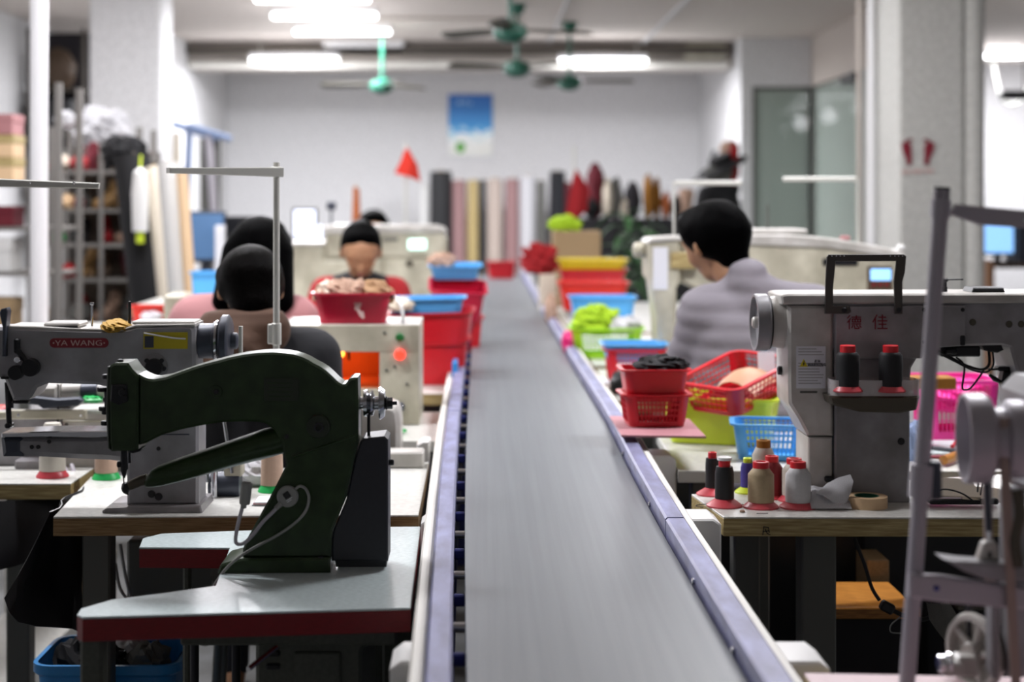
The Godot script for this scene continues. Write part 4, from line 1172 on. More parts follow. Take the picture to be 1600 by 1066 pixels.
	# the two red characters
	var de := [[0.18, 1.0, 0.02, 0.8], [0.24, 0.78, 0.02, 0.5], [0.15, 0.6, 0.15, 0.0], [0.34, 0.88, 1.0, 0.88], [0.67, 1.0, 0.66, 0.74], [0.38, 0.74, 0.98, 0.74], [0.38, 0.52, 0.98, 0.52], [0.38, 0.74, 0.38, 0.52], [0.98, 0.74, 0.98, 0.52], [0.58, 0.74, 0.58, 0.52], [0.78, 0.74, 0.78, 0.52], [0.34, 0.38, 1.0, 0.38], [0.4, 0.28, 0.34, 0.08], [0.52, 0.28, 0.56, 0.04], [0.56, 0.04, 0.86, 0.04], [0.86, 0.04, 0.86, 0.16], [0.7, 0.3, 0.76, 0.18], [0.92, 0.28, 1.02, 0.12]]
	var jia := [[0.28, 1.0, 0.0, 0.5], [0.17, 0.74, 0.17, 0.0], [0.42, 0.84, 0.92, 0.84], [0.67, 1.0, 0.67, 0.58], [0.36, 0.58, 1.0, 0.58], [0.42, 0.34, 0.94, 0.34], [0.67, 0.5, 0.67, 0.04], [0.34, 0.04, 1.02, 0.04]]
	part(o, "lettering", cat([mv(strokes(de, 0.0295, 0.0024), Vector3(0.0281, 0.3838, 0.0058)), mv(strokes(jia, 0.0309, 0.0026), Vector3(0.0843, 0.3838, 0.0058))]), M.ink_red)
	# warning label
	var lb := part(o, "warning_label", span(Vector3(-0.0829, 0.253, 0.0), Vector3(-0.0183, 0.3458, 0.0015), 0.0004), M.paper)
	part(lb, "warning_triangle", prism(PackedVector2Array([Vector2(-0.0759, 0.3008), Vector2(-0.0668, 0.3177), Vector2(-0.0576, 0.3008)]), 0.0026, 0.001, 0.0003), M.warning_yellow)
	part(lb, "bolt_mark", prism(PackedVector2Array([Vector2(-0.0661, 0.3142), Vector2(-0.0689, 0.3065), Vector2(-0.0668, 0.3065), Vector2(-0.0682, 0.3023), Vector2(-0.064, 0.3086), Vector2(-0.0661, 0.3086), Vector2(-0.0647, 0.3142)]), 0.003, 0.002, 0.0001), M.ink_black)
	part(lb, "lettering", lettering("WARNING", 0.0062, 0.0006), M.ink_black, Vector3(-0.038, 0.3051, 0.0022))
	part(lb, "lettering_strokes", cat([mv(strokes([[0, 0, 1, 0], [0, 0.5, 1, 0.5], [0.5, 1, 0.5, 0], [0.1, 1, 0.9, 1], [0.2, 0.5, 0, 0]], 0.0048, 0.0008), Vector3(-0.0429, 0.3107, 0.0022)), mv(strokes([[0, 0, 1, 0], [0, 0.5, 1, 0.5], [0, 1, 0.5, 0], [0.1, 1, 0.9, 1], [0.9, 1, 0.9, 0]], 0.0048, 0.0008), Vector3(-0.0358, 0.3107, 0.0022))]), M.ink_black)
	var bits := []
	for k in 13:
		if k < 3 or k > 4:
			bits.append(span(Vector3(-0.0785, 0.339 - 0.0063 * k, 0.0012), Vector3(-0.0785 + 0.04 + 0.016 * absf(sin(k * 2.3)), 0.3405 - 0.0063 * k, 0.0019), 0.0001))
	part(lb, "print_lines", cat(bits), M.grey_plastic)
	part(o, "serial_strip", span(Vector3(-0.0745, 0.2425, -0.0005), Vector3(-0.0366, 0.2474, 0.001), 0.0003), M.frame_grey)
	# shelf for the two cones
	part(o, "cone_shelf", prism(PackedVector2Array([Vector2(-0.0267, 0.2446), Vector2(0.1701, 0.2446), Vector2(0.1617, 0.2151), Vector2(0.1251, 0.2081), Vector2(0.038, 0.2109), Vector2(-0.0211, 0.2263)]), 0.075, 0.0, 0.004), M.oily)
	part(o, "tray_rim", loft_band(0.192, 0.07, 0.002, 0.034), M.clear_plastic, Vector3(0.0766, 0.2446, 0.038))
	# underside works, cables and presser unit
	part(o, "solenoid_block", cat([span(Vector3(0.2432, 0.3191, -0.03), Vector3(0.3318, 0.343, -0.1)), span(Vector3(0.2516, 0.3247, -0.02), Vector3(0.2769, 0.3388, -0.05))]), M.black_iron)
	part(o, "valve_block", prism(PackedVector2Array([Vector2(0.3346, 0.3458), Vector2(0.3782, 0.3458), Vector2(0.3838, 0.3346), Vector2(0.3697, 0.3276), Vector2(0.35, 0.3304), Vector2(0.3402, 0.3332)]), -0.03, -0.1, 0.003), M.black_iron)
	for q in [smooth([Vector3(0.1532, 0.3107, -0.01), Vector3(0.1701, 0.3304, 0.0), Vector3(0.1926, 0.343, -0.01), Vector3(0.2235, 0.3374, -0.02), Vector3(0.2629, 0.3191, -0.03), Vector3(0.298, 0.3008, -0.03), Vector3(0.3332, 0.291, -0.03), Vector3(0.35, 0.3023, -0.03), Vector3(0.3529, 0.3304, -0.04)]), smooth([Vector3(0.232, 0.3304, -0.03), Vector3(0.2713, 0.3107, -0.025), Vector3(0.3107, 0.291, -0.02), Vector3(0.3416, 0.2868, -0.02), Vector3(0.3599, 0.3023, -0.03), Vector3(0.3613, 0.3304, -0.04)]), smooth([Vector3(0.2769, 0.3191, -0.03), Vector3(0.2938, 0.2994, -0.025), Vector3(0.2882, 0.2545, -0.02), Vector3(0.2952, 0.2474, -0.02), Vector3(0.3079, 0.253, -0.02), Vector3(0.3304, 0.2798, -0.025), Vector3(0.3402, 0.2938, -0.03)])]:
		part(o, "air_hose", tube(q, 0.0032 if q.size() > 40 else 0.0022, 8), M.black_plastic)
	part(o, "presser_unit", cat([span(Vector3(0.3768, 0.2854, -0.05), Vector3(0.4316, 0.2952, -0.08)), prism(PackedVector2Array([Vector2(0.3894, 0.2854), Vector2(0.4091, 0.2854), Vector2(0.4091, 0.2601), Vector2(0.4021, 0.2404), Vector2(0.3936, 0.2404), Vector2(0.3852, 0.2601)]), -0.05, -0.08, 0.002), tube([Vector3(0.3599, 0.2769, -0.06), Vector3(0.3725, 0.2671, -0.06), Vector3(0.3852, 0.2601, -0.06)], [0.003, 0.006, 0.004], 8), rod(Vector3(0.4091, 0.2601, -0.06), Vector3(0.4738, 0.2601, -0.06), 0.007), span(Vector3(0.3571, 0.2868, -0.055), Vector3(0.3782, 0.291, -0.065))]), M.black_iron)
	part(o, "needle_head", prism(PackedVector2Array([Vector2(0.4119, 0.3191), Vector2(0.5581, 0.3191), Vector2(0.5581, 0.2348), Vector2(0.4456, 0.2348)]), -0.02, -0.13, 0.004), M.machine_pale)
	part(o, "top_guide", cat([mv(cyl(0.008, 0.014, 12), Vector3(0.2615, 0.4667, -0.07)), mv(cyl(0.0055, 0.012, 12), Vector3(0.2629, 0.4794, -0.07)), rod(Vector3(0.2629, 0.4885, -0.07), Vector3(0.3023, 0.4892, -0.07), 0.0018), mv(box(0.006, 0.004, 0.004), Vector3(0.3023, 0.4892, -0.07)), span(Vector3(0.2573, 0.4836, -0.06), Vector3(0.2699, 0.492, -0.08))]), M.black_iron)
	part(o, "oil_lid", prism(PackedVector2Array([Vector2(0.3121, 0.4625), Vector2(0.3163, 0.4724), Vector2(0.3824, 0.4724), Vector2(0.3866, 0.4625)]), -0.03, -0.1, 0.002), M.black_iron)
	# cones on the shelf
	for q in [[1324.5, "black thread cone on the machine shelf, nearer the warning label"], [1391.5, "black thread cone on the machine shelf, beside the hoses"]]:
		var s := thing("thread_cone", q[1], "thread spool", Vector3(-1.0364 + q[0] * 3.47 / 2511.0, 1.011, -3.47), 0.0, "thread cones on the pale machine")
		part(s, "base", lathe([[0.0, 0.0], [0.032, 0.0], [0.033, 0.003], [0.026, 0.012], [0.0, 0.012]], 24), M.rose_base)
		part(s, "thread", lathe([[0.0, 0.012], [0.0245, 0.012], [0.0255, 0.06], [0.025, 0.078], [0.02, 0.085], [0.0, 0.085]], 24), M.thread_black)
		part(s, "cap", lathe([[0.0, 0.085], [0.0165, 0.085], [0.0165, 0.099], [0.0155, 0.1], [0.0, 0.1]], 20), M.red_cap)

func loft_band(w: float, d: float, thick: float, h: float) -> PackedVector3Array:
	return loft([rrect(w, d, 0.02, 0.0), rrect(w, d, 0.02, h), rrect(w - thick * 2, d - thick * 2, 0.018, h), rrect(w - thick * 2, d - thick * 2, 0.018, 0.0)], false, true, true)


# ---------------------------------------------------------------- the machine cut off by the frame, close to the camera


func near_machine() -> void:
	var o := thing("sewing_machine", "machine cut off by the photo's edge with grey handwheel, belts and tension plate", "sewing machine", Vector3(0.571, 0.7842, -2.14))
	var wheel := lathe([[0.0, 0.03], [0.05, 0.028], [0.0535, 0.012], [0.055, 0.0], [0.0595, 0.0], [0.061, 0.004], [0.061, 0.026], [0.056, 0.034], [0.042, 0.04], [0.042, 0.052], [0.0505, 0.055], [0.0525, 0.06], [0.0525, 0.076], [0.05, 0.08], [0.038, 0.086], [0.0, 0.086]], 40)
	part(o, "handwheel", mv(wheel, Vector3.ZERO, Vector3(0, 0, -90)), M.stand_grey, Vector3(0.0784, 0.3187, -0.02), Vector3(0, -6, 0))
	part(o, "wheel_shaft", rod(Vector3(0.1364, 0.3187, -0.02), Vector3(0.2557, 0.3187, -0.02), 0.03), M.machine_grey)
	part(o, "arm", span(Vector3(0.167, 0.2318, 0.02), Vector3(0.3239, 0.3937, -0.16), 0.02), M.machine_grey)
	part(o, "drive_belt", sheet_strip([Vector3(0.121, 0.3511, 0.02), Vector3(0.1219, 0.2744, 0.02), Vector3(0.1261, 0.1892, 0.02), Vector3(0.1304, 0.104, 0.02), Vector3(0.1364, -0.0034, 0.02)], 0.012, 0.004), M.belt_leather)
	part(o, "drive_belt", cat([sheet_strip([Vector3(0.121, 0.3511, -0.06), Vector3(0.1227, 0.2744, -0.06), Vector3(0.1278, 0.104, -0.06), Vector3(0.1364, -0.0034, -0.06)], 0.012, 0.004)]), M.belt_leather)
	part(o, "hanging_belt", sheet_strip([Vector3(0.1031, 0.2727, 0.0), Vector3(0.1048, 0.2318, 0.0), Vector3(0.1065, 0.1977, 0.0)], 0.008, 0.003), M.slate)
	# tension plate under the wheel
	var pl := prism(PackedVector2Array([Vector2(0.0384, 0.1653), Vector2(0.0682, 0.1611), Vector2(0.1193, 0.1577), Vector2(0.1875, 0.1534), Vector2(0.1875, 0.1398), Vector2(0.1449, 0.1364), Vector2(0.1151, 0.1347), Vector2(0.0937, 0.1381), Vector2(0.0682, 0.1483)]), 0.02, -0.02, 0.003)
	pl = mv(pl, Vector3.ZERO)
	part(o, "tension_plate", pl, M.machine_grey)
	part(o, "plate_bracket", prism(PackedVector2Array([Vector2(0.0929, 0.1577), Vector2(0.0997, 0.1798), Vector2(0.1031, 0.1824), Vector2(0.1159, 0.1824), Vector2(0.1193, 0.1781), Vector2(0.1219, 0.1568)]), 0.0, -0.02, 0.003), M.machine_white)
	part(o, "bracket_slot", prism(PackedVector2Array([Vector2(0.1048, 0.1619), Vector2(0.1057, 0.1705), Vector2(0.1099, 0.1705), Vector2(0.1108, 0.1619)]), 0.001, -0.004, 0.001), M.black_plastic)
	part(o, "tension_rod", rod(Vector3(0.1099, 0.1807, -0.01), Vector3(0.1159, 0.2787, -0.02), 0.003), M.chrome)
	part(o, "frame_post", cat([span(Vector3(0.1389, -0.0034, -0.02), Vector3(0.1636, 0.2489, -0.06)), span(Vector3(0.1108, 0.0, 0.0), Vector3(0.121, 0.104, -0.03))]), M.machine_grey)
	part(o, "spring", tube(smooth([Vector3(0.1372, 0.2574, 0.02), Vector3(0.1415, 0.2233, 0.02), Vector3(0.1347, 0.1892, 0.02), Vector3(0.1389, 0.1551, 0.02)]), 0.008, 10), M.oily)
	var sw := part(o, "small_wheel", mv(lathe([[0.043, -0.008], [0.05, -0.008], [0.054, 0.0], [0.05, 0.008], [0.043, 0.008], [0.043, -0.008]], 32), Vector3.ZERO, Vector3(0, 0, 90)), M.machine_white, Vector3(0.1125, 0.0145, -0.08), Vector3(0, 25, 0))
	part(sw, "wheel_hub", mv(cyl(0.014, 0.026, 18), Vector3.ZERO, Vector3(0, 0, 90)), M.machine_white)
	for k in 5:
		var a := TAU * k / 5.0 + 0.3
		part(sw, "spoke", rod(Vector3(0, cos(a) * 0.012, sin(a) * 0.012), Vector3(0, cos(a) * 0.045, sin(a) * 0.045), 0.0055, 8), M.machine_white)
	part(o, "thread_bracket", cat([span(Vector3(0.0724, -0.0034, -0.02), Vector3(0.0989, 0.0239, -0.05)), span(Vector3(0.0511, 0.0, -0.01), Vector3(0.0767, 0.0187, -0.05))]), M.machine_white)
	part(o, "thread_tension", cat([mv(cyl(0.012, 0.01, 18), Vector3(0.0494, 0.0153, -0.02), Vector3(0, 0, 90)), mv(cyl(0.014, 0.006, 18), Vector3(0.0597, 0.017, -0.02), Vector3(0, 0, 90))]), M.chrome)
	part(o, "guide_frame", cat([rod(Vector3(0.1091, 0.0955, -0.1), Vector3(0.1125, -0.0034, -0.1), 0.004)]), M.dark_steel)

func capsule_outline(w: float, h: float) -> PackedVector2Array:
	var out := PackedVector2Array()
	for p in rrect(w, h, h * 0.48, 0.0, 5):
		out.append(Vector2(p.x, p.z))
	return out

func sheet_strip(path: Array, w: float, t: float) -> PackedVector3Array:
	var p := smooth(path, 4)
	var rows := []
	for q in p:
		rows.append([q - Vector3(w / 2, 0, 0), q + Vector3(w / 2, 0, 0)])
	return sheet(rows, t)


# ---------------------------------------------------------------- thread stands

func stand(label: String, base: Vector3, top: float, arm_to: Vector3, m: Material, r := 0.007, collar_at := 0.0) -> Node3D:
	var o := thing("thread_stand", label, "thread stand", base)
	var h := top - base.y
	part(o, "foot", lathe([[0.0, 0.0], [r * 3, 0.0], [r * 3, 0.004], [r * 1.6, 0.012], [0.0, 0.012]], 18), m)
	part(o, "pole", rod(Vector3(0, 0.002, 0), Vector3(0, h, 0), r, 14), m)
	var d := arm_to - Vector3(base.x, arm_to.y, base.z)
	var l := d.length()
	var turn := rad_to_deg(atan2(-d.z, d.x))
	var ay := arm_to.y - base.y
	var a := part(o, "arm", prism(PackedVector2Array([Vector2(-r * 1.6, -0.013), Vector2(l, -0.007), Vector2(l, 0.005), Vector2(-r * 1.6, 0.009)]), 0.004, -0.018, 0.0015), m, Vector3(0, ay, r + 0.005), Vector3(0, turn, 0))
	for k in [0.35, 0.7, 0.93]:
		part(a, "thread_eye", mv(cyl(0.0035, 0.003, 10), Vector3.ZERO, Vector3(90, 0, 0)), M.chrome, Vector3(l * k, -0.002, 0.005))
	part(o, "clamp", cat([box(r * 3.2, 0.022, r * 3.2, 0.002), mv(cyl(0.005, 0.014, 10), Vector3(0, -0.002, r * 2), Vector3(90, 0, 0))]), m, Vector3(0, ay, 0))
	if collar_at > 0.0:
		part(o, "joint_sleeve", cat([mv(cyl(r * 1.5, 0.05, 14), Vector3.ZERO), mv(box(0.016, 0.046, 0.012, 0.002), Vector3(-r * 1.6, 0, 0))]), m, Vector3(0, collar_at - base.y, 0))
	return o

func stands() -> void:
	stand("pale thread stand with a long arm rising behind the dark green machine", Vector3(-0.4686, 0.7628, -3.7), 1.5114, Vector3(-0.6899, 1.4907, -3.55), M.stand_white, 0.0075, 1.1165)
	var s2 := thing("thread_stand", "grey thread stand arm reaching in at the photo's edge before the white pipe", "thread stand", Vector3(-1.2127, 0.8848, -3.5))
	part(s2, "pole", rod(Vector3.ZERO, Vector3(0, 0.6, 0), 0.008, 14), M.stand_white)
	part(s2, "foot", lathe([[0.0, -0.03], [0.025, -0.03], [0.025, -0.026], [0.01, 0.0], [0.0, 0.0]], 18), M.stand_white)
	part(s2, "arm", prism(PackedVector2Array([Vector2(-0.01, 0.572), Vector2(0.383, 0.564), Vector2(0.385, 0.577), Vector2(-0.01, 0.594)]), 0.006, -0.006, 0.002), M.stand_white)
	for x in [0.165, 0.235, 0.33]:
		part(s2, "thread_eye", mv(cyl(0.003, 0.004, 10), Vector3.ZERO, Vector3(90, 0, 0)), M.chrome, Vector3(x, 0.577, 0.006))
	# the close one: pole leaning a little
	var o := thing("thread_stand", "tall grey thread stand standing close in front with a black capped pole", "thread stand", Vector3(0.5703, 0.7616, -2.15))
	var up := Vector3(0.6182, 1.4371, -2.15) - Vector3(0.5703, 0.7616, -2.15)
	part(o, "foot", lathe([[0.0, 0.0], [0.03, 0.0], [0.03, 0.005], [0.014, 0.012], [0.0, 0.012]], 18), M.stand_grey, Vector3(0, -0.0035, 0))
	part(o, "pole", rod(Vector3(0, 0.002, 0), up, 0.0108, 18), M.stand_grey)
	part(o, "pole_cap", rod(up - up.normalized() * 0.012, up + up.normalized() * 0.003, 0.0108, 16), M.rubber)
	part(o, "pole_sleeve", rod(up * 0.39, up * 0.455, 0.0165, 18), M.stand_grey)
	part(o, "sleeve_knob", mv(cyl(0.012, 0.05, 14), up * 0.425 + Vector3(0.015, 0, 0)), M.slate)
	part(o, "top_collar", rod(up - up.normalized() * 0.038, up - up.normalized() * 0.014, 0.0135, 18), M.stand_grey)
	var ua := part(o, "upper_arm", prism(PackedVector2Array([Vector2(0.005, 0.642), Vector2(0.012, 0.656), Vector2(0.2, 0.638), Vector2(0.2, 0.618), Vector2(0.045, 0.628)]), 0.02, 0.012, 0.002), M.stand_grey, Vector3(up.x, 0, 0))
	part(ua, "thread_eye", mv(cyl(0.003, 0.004, 10), Vector3.ZERO, Vector3(90, 0, 0)), M.chrome, Vector3(0.104, 0.634, 0.02))
	var la := part(o, "lower_arm", prism(PackedVector2Array([Vector2(-0.013, 0.165), Vector2(0.03, 0.163), Vector2(0.2, 0.138), Vector2(0.2, 0.112), Vector2(0.03, 0.128), Vector2(-0.013, 0.134)]), 0.022, 0.008, 0.003), M.stand_grey, Vector3(0.012, 0, 0))
	part(la, "arm_screw", mv(cyl(0.004, 0.004, 10), Vector3.ZERO, Vector3(90, 0, 0)), M.frame_blue, Vector3(0.022, 0.147, 0.022))


# ---------------------------------------------------------------- thread spools on the table

func spool(label: String, at: Vector3, h: float, r: float, thread: Material, cap: Material, base: Material, flare: float, shoulder := 0.7) -> Node3D:
	var o := thing("thread_spool", label, "thread spool", at, 0.0, "thread spools on the cream edged table")
	var bh := h * (0.13 if flare > r * 1.3 else 0.08)
	if flare > r * 1.75:
		bh = h * 0.17
	part(o, "base", lathe([[0.0, 0.0], [flare, 0.0], [flare, 0.003], [r * 0.95, bh], [0.0, bh]], 28), base)
	part(o, "thread", lathe([[0.0, bh], [r * 0.985, bh], [r, h * 0.2], [r * 0.985, h * 0.72], [r * shoulder, h * 0.86], [0.0, h * 0.86]], 28), thread)
	part(o, "cap", lathe([[0.0, h * 0.86], [r * 0.62, h * 0.86], [r * 0.62, h * 0.99], [r * 0.57, h], [r * 0.4, h], [r * 0.38, h * 0.97], [0.0, h * 0.97]], 24), cap)
	return o

func spools() -> void:
	spool("slim black thread spool with a red cap at the table corner", Vector3(0.5242, 0.76, -3.6264), 0.0961, 0.0158, M.thread_black, M.red_cap, M.rose_base, 0.0358, 0.9)
	var s := spool("slim black thread spool with a white ring over its red cap, in the front row", Vector3(0.5308, 0.76, -3.489), 0.1001, 0.0208, M.thread_black, M.red_cap, M.rose_base, 0.0389, 0.85)
	part(s, "white_ring", lathe([[0.0, 0.0], [0.016, 0.0], [0.016, 0.006], [0.01, 0.008], [0.0, 0.008]], 24), M.white_plastic, Vector3(0, 0.1001, 0))
	spool("purple thread spool on a lime base, half hidden behind the beige one", Vector3(0.6077, 0.76, -3.6504), 0.0793, 0.0159, M.thread_purple, M.lime_plastic, M.lime_plastic, 0.0288, 0.8)
	spool("tall cream thread spool with an olive top, standing highest", Vector3(0.6426, 0.76, -3.6423), 0.1208, 0.0259, M.thread_cream, M.cloth_ochre, M.white_plastic, 0.0288, 0.68)
	spool("beige thread spool with a red cap in the middle of the front row", Vector3(0.6074, 0.76, -3.4743), 0.0995, 0.0283, M.thread_beige, M.red_cap, M.rose_base, 0.0387, 0.6)
	spool("dark red thread spool behind the beige one", Vector3(0.6514, 0.76, -3.5871), 0.0941, 0.0242, M.thread_red, M.red_cap, M.rose_base, 0.0314, 0.6)
	spool("white thread spool half hidden behind the front white one", Vector3(0.6954, 0.76, -3.5564), 0.0936, 0.0269, M.thread_cream, M.red_cap, M.rose_base, 0.0369, 0.62)
	spool("white thread spool with a red cap in the front row beside the crumpled cloth", Vector3(0.6877, 0.76, -3.4743), 0.0995, 0.0276, M.thread_white, M.red_cap, M.rose_base, 0.0401, 0.62)
	# crumpled white cloth and the roll of tape
	var no := FastNoiseLite.new()
	no.seed = 8
	no.frequency = 9.0
	var rows := []
	for i in 16:
		var r := []
		for j in 16:
			var u := i / 15.0
			var v := j / 15.0
			var lift := 0.04 * sin(PI * clampf(u * 1.05, 0.0, 1.0)) + 0.026 * u
			r.append(Vector3(u * 0.1 - 0.02, 0.002 + lift * (1.0 - v * v * 0.96) * (0.75 + 0.25 * sin(u * 9.0)) + 0.007 * (no.get_noise_2d(u * 0.3, v * 0.3) + 0.4) * (1.0 - v), -0.06 + 0.078 * v))
		rows.append(r)
	var cl := thing("paper_cloth", "crumpled white cloth lying between the white spool and the tape roll", "cloth", Vector3(0.7165, 0.76, -3.46))
	part(cl, "fold", mesh(sheet(rows, 0.002), 60.0), M.cloth_white)
	part(cl, "corner_flap", mesh(sheet([[Vector3(0.01, 0.03, -0.01), Vector3(0.035, 0.05, -0.02), Vector3(0.06, 0.062, -0.024), Vector3(0.088, 0.068, -0.03)], [Vector3(0.022, 0.03, 0.004), Vector3(0.045, 0.042, 0.0), Vector3(0.068, 0.05, -0.004), Vector3(0.09, 0.056, -0.012)], [Vector3(0.035, 0.02, 0.008), Vector3(0.055, 0.026, 0.008), Vector3(0.07, 0.03, 0.006), Vector3(0.082, 0.036, 0.0)], [Vector3(0.045, 0.01, 0.006), Vector3(0.058, 0.01, 0.008), Vector3(0.066, 0.012, 0.008), Vector3(0.072, 0.016, 0.006)]], 0.002), 80.0), M.cloth_white)
	var tp := thing("tape_roll", "beige roll of tape lying before the pale machine's column", "tape", Vector3(0.8375, 0.76, -3.4816))
	part(tp, "tape", lathe([[0.026, 0.0], [0.0445, 0.0], [0.0445, 0.024], [0.026, 0.024], [0.026, 0.0]], 36), M.tape_beige)
	part(tp, "core", lathe([[0.024, 0.0], [0.0262, 0.0], [0.0262, 0.0245], [0.024, 0.0245], [0.024, 0.0]], 36), M.tape_green)
	solo("thread_tip", "tiny cream offcut lying in front of the beige spool", "offcut", mesh(lump(Vector3(0.012, 0.006, 0.008), 0.4, 2, 8)), M.cloth_beige, Vector3(0.5579, 0.76, -3.417))
	solo("thread_end", "short black thread end on the table's front edge", "thread", tube(smooth([Vector3(-0.012, 0, 0), Vector3(-0.004, 0.0006, 0.002), Vector3(0.005, 0, 0), Vector3(0.012, 0.0006, 0.001)]), 0.0007, 6), M.ink_black, Vector3(0.5977, 0.76, -3.403) + Vector3(0, 0.0008, 0))
	var wire := solo("wire_loop", "thin bent wire around the base of the front black spool", "wire", tube(smooth([Vector3(-0.045, 0, 0.0), Vector3(-0.055, 0, -0.02), Vector3(-0.03, 0, -0.035), Vector3(0.03, 0, -0.03), Vector3(0.06, 0.0, -0.01)]), 0.0009, 6), M.dark_steel, Vector3(0.5308, 0.76, -3.489) + Vector3(-0.005, 0.001, 0.012))
	wire.rotation_degrees.y = 10


# ---------------------------------------------------------------- people, seated; each faces its own +z

func hand(w: Vector3, dir: Vector3, palm: Vector3, side: float) -> Array:
	dir = dir.normalized()
	var across := dir.cross(palm).normalized()
	palm = across.cross(dir).normalized()
	var b := [[w, w + dir * 0.04, 0.024, 0.026], [w + dir * 0.03 - across * 0.022, w + dir * 0.085 - across * 0.026, 0.016, 0.013], [w + dir * 0.03 + across * 0.022, w + dir * 0.085 + across * 0.026, 0.016, 0.013]]
	for k in 4:
		var o := w + dir * 0.086 + across * (k - 1.5) * 0.019
		var l: float = [0.062, 0.074, 0.07, 0.054][k]
		var m := o + (dir * 0.85 + palm * 0.5).normalized() * l * 0.55
		var e := m + (dir * 0.45 + palm * 0.9).normalized() * l * 0.5
		b.append([o, m, 0.0095, 0.009])
		b.append([m, e, 0.009, 0.0075])
	var th := w + dir * 0.03 + across * 0.026 * side
	b.append([th, th + (dir * 0.6 + across * side).normalized() * 0.042 + palm * 0.01, 0.0125, 0.0105])
	b.append([th + (dir * 0.6 + across * side).normalized() * 0.042 + palm * 0.01, th + (dir * 1.2 + across * side).normalized() * 0.068 + palm * 0.03, 0.0105, 0.008])
	return b

func moved(bones: Array, t: Transform3D) -> Array:
	var out := []
	for b in bones:
		out.append([t * b[0], t * b[1], b[2], b[3]])
	return out

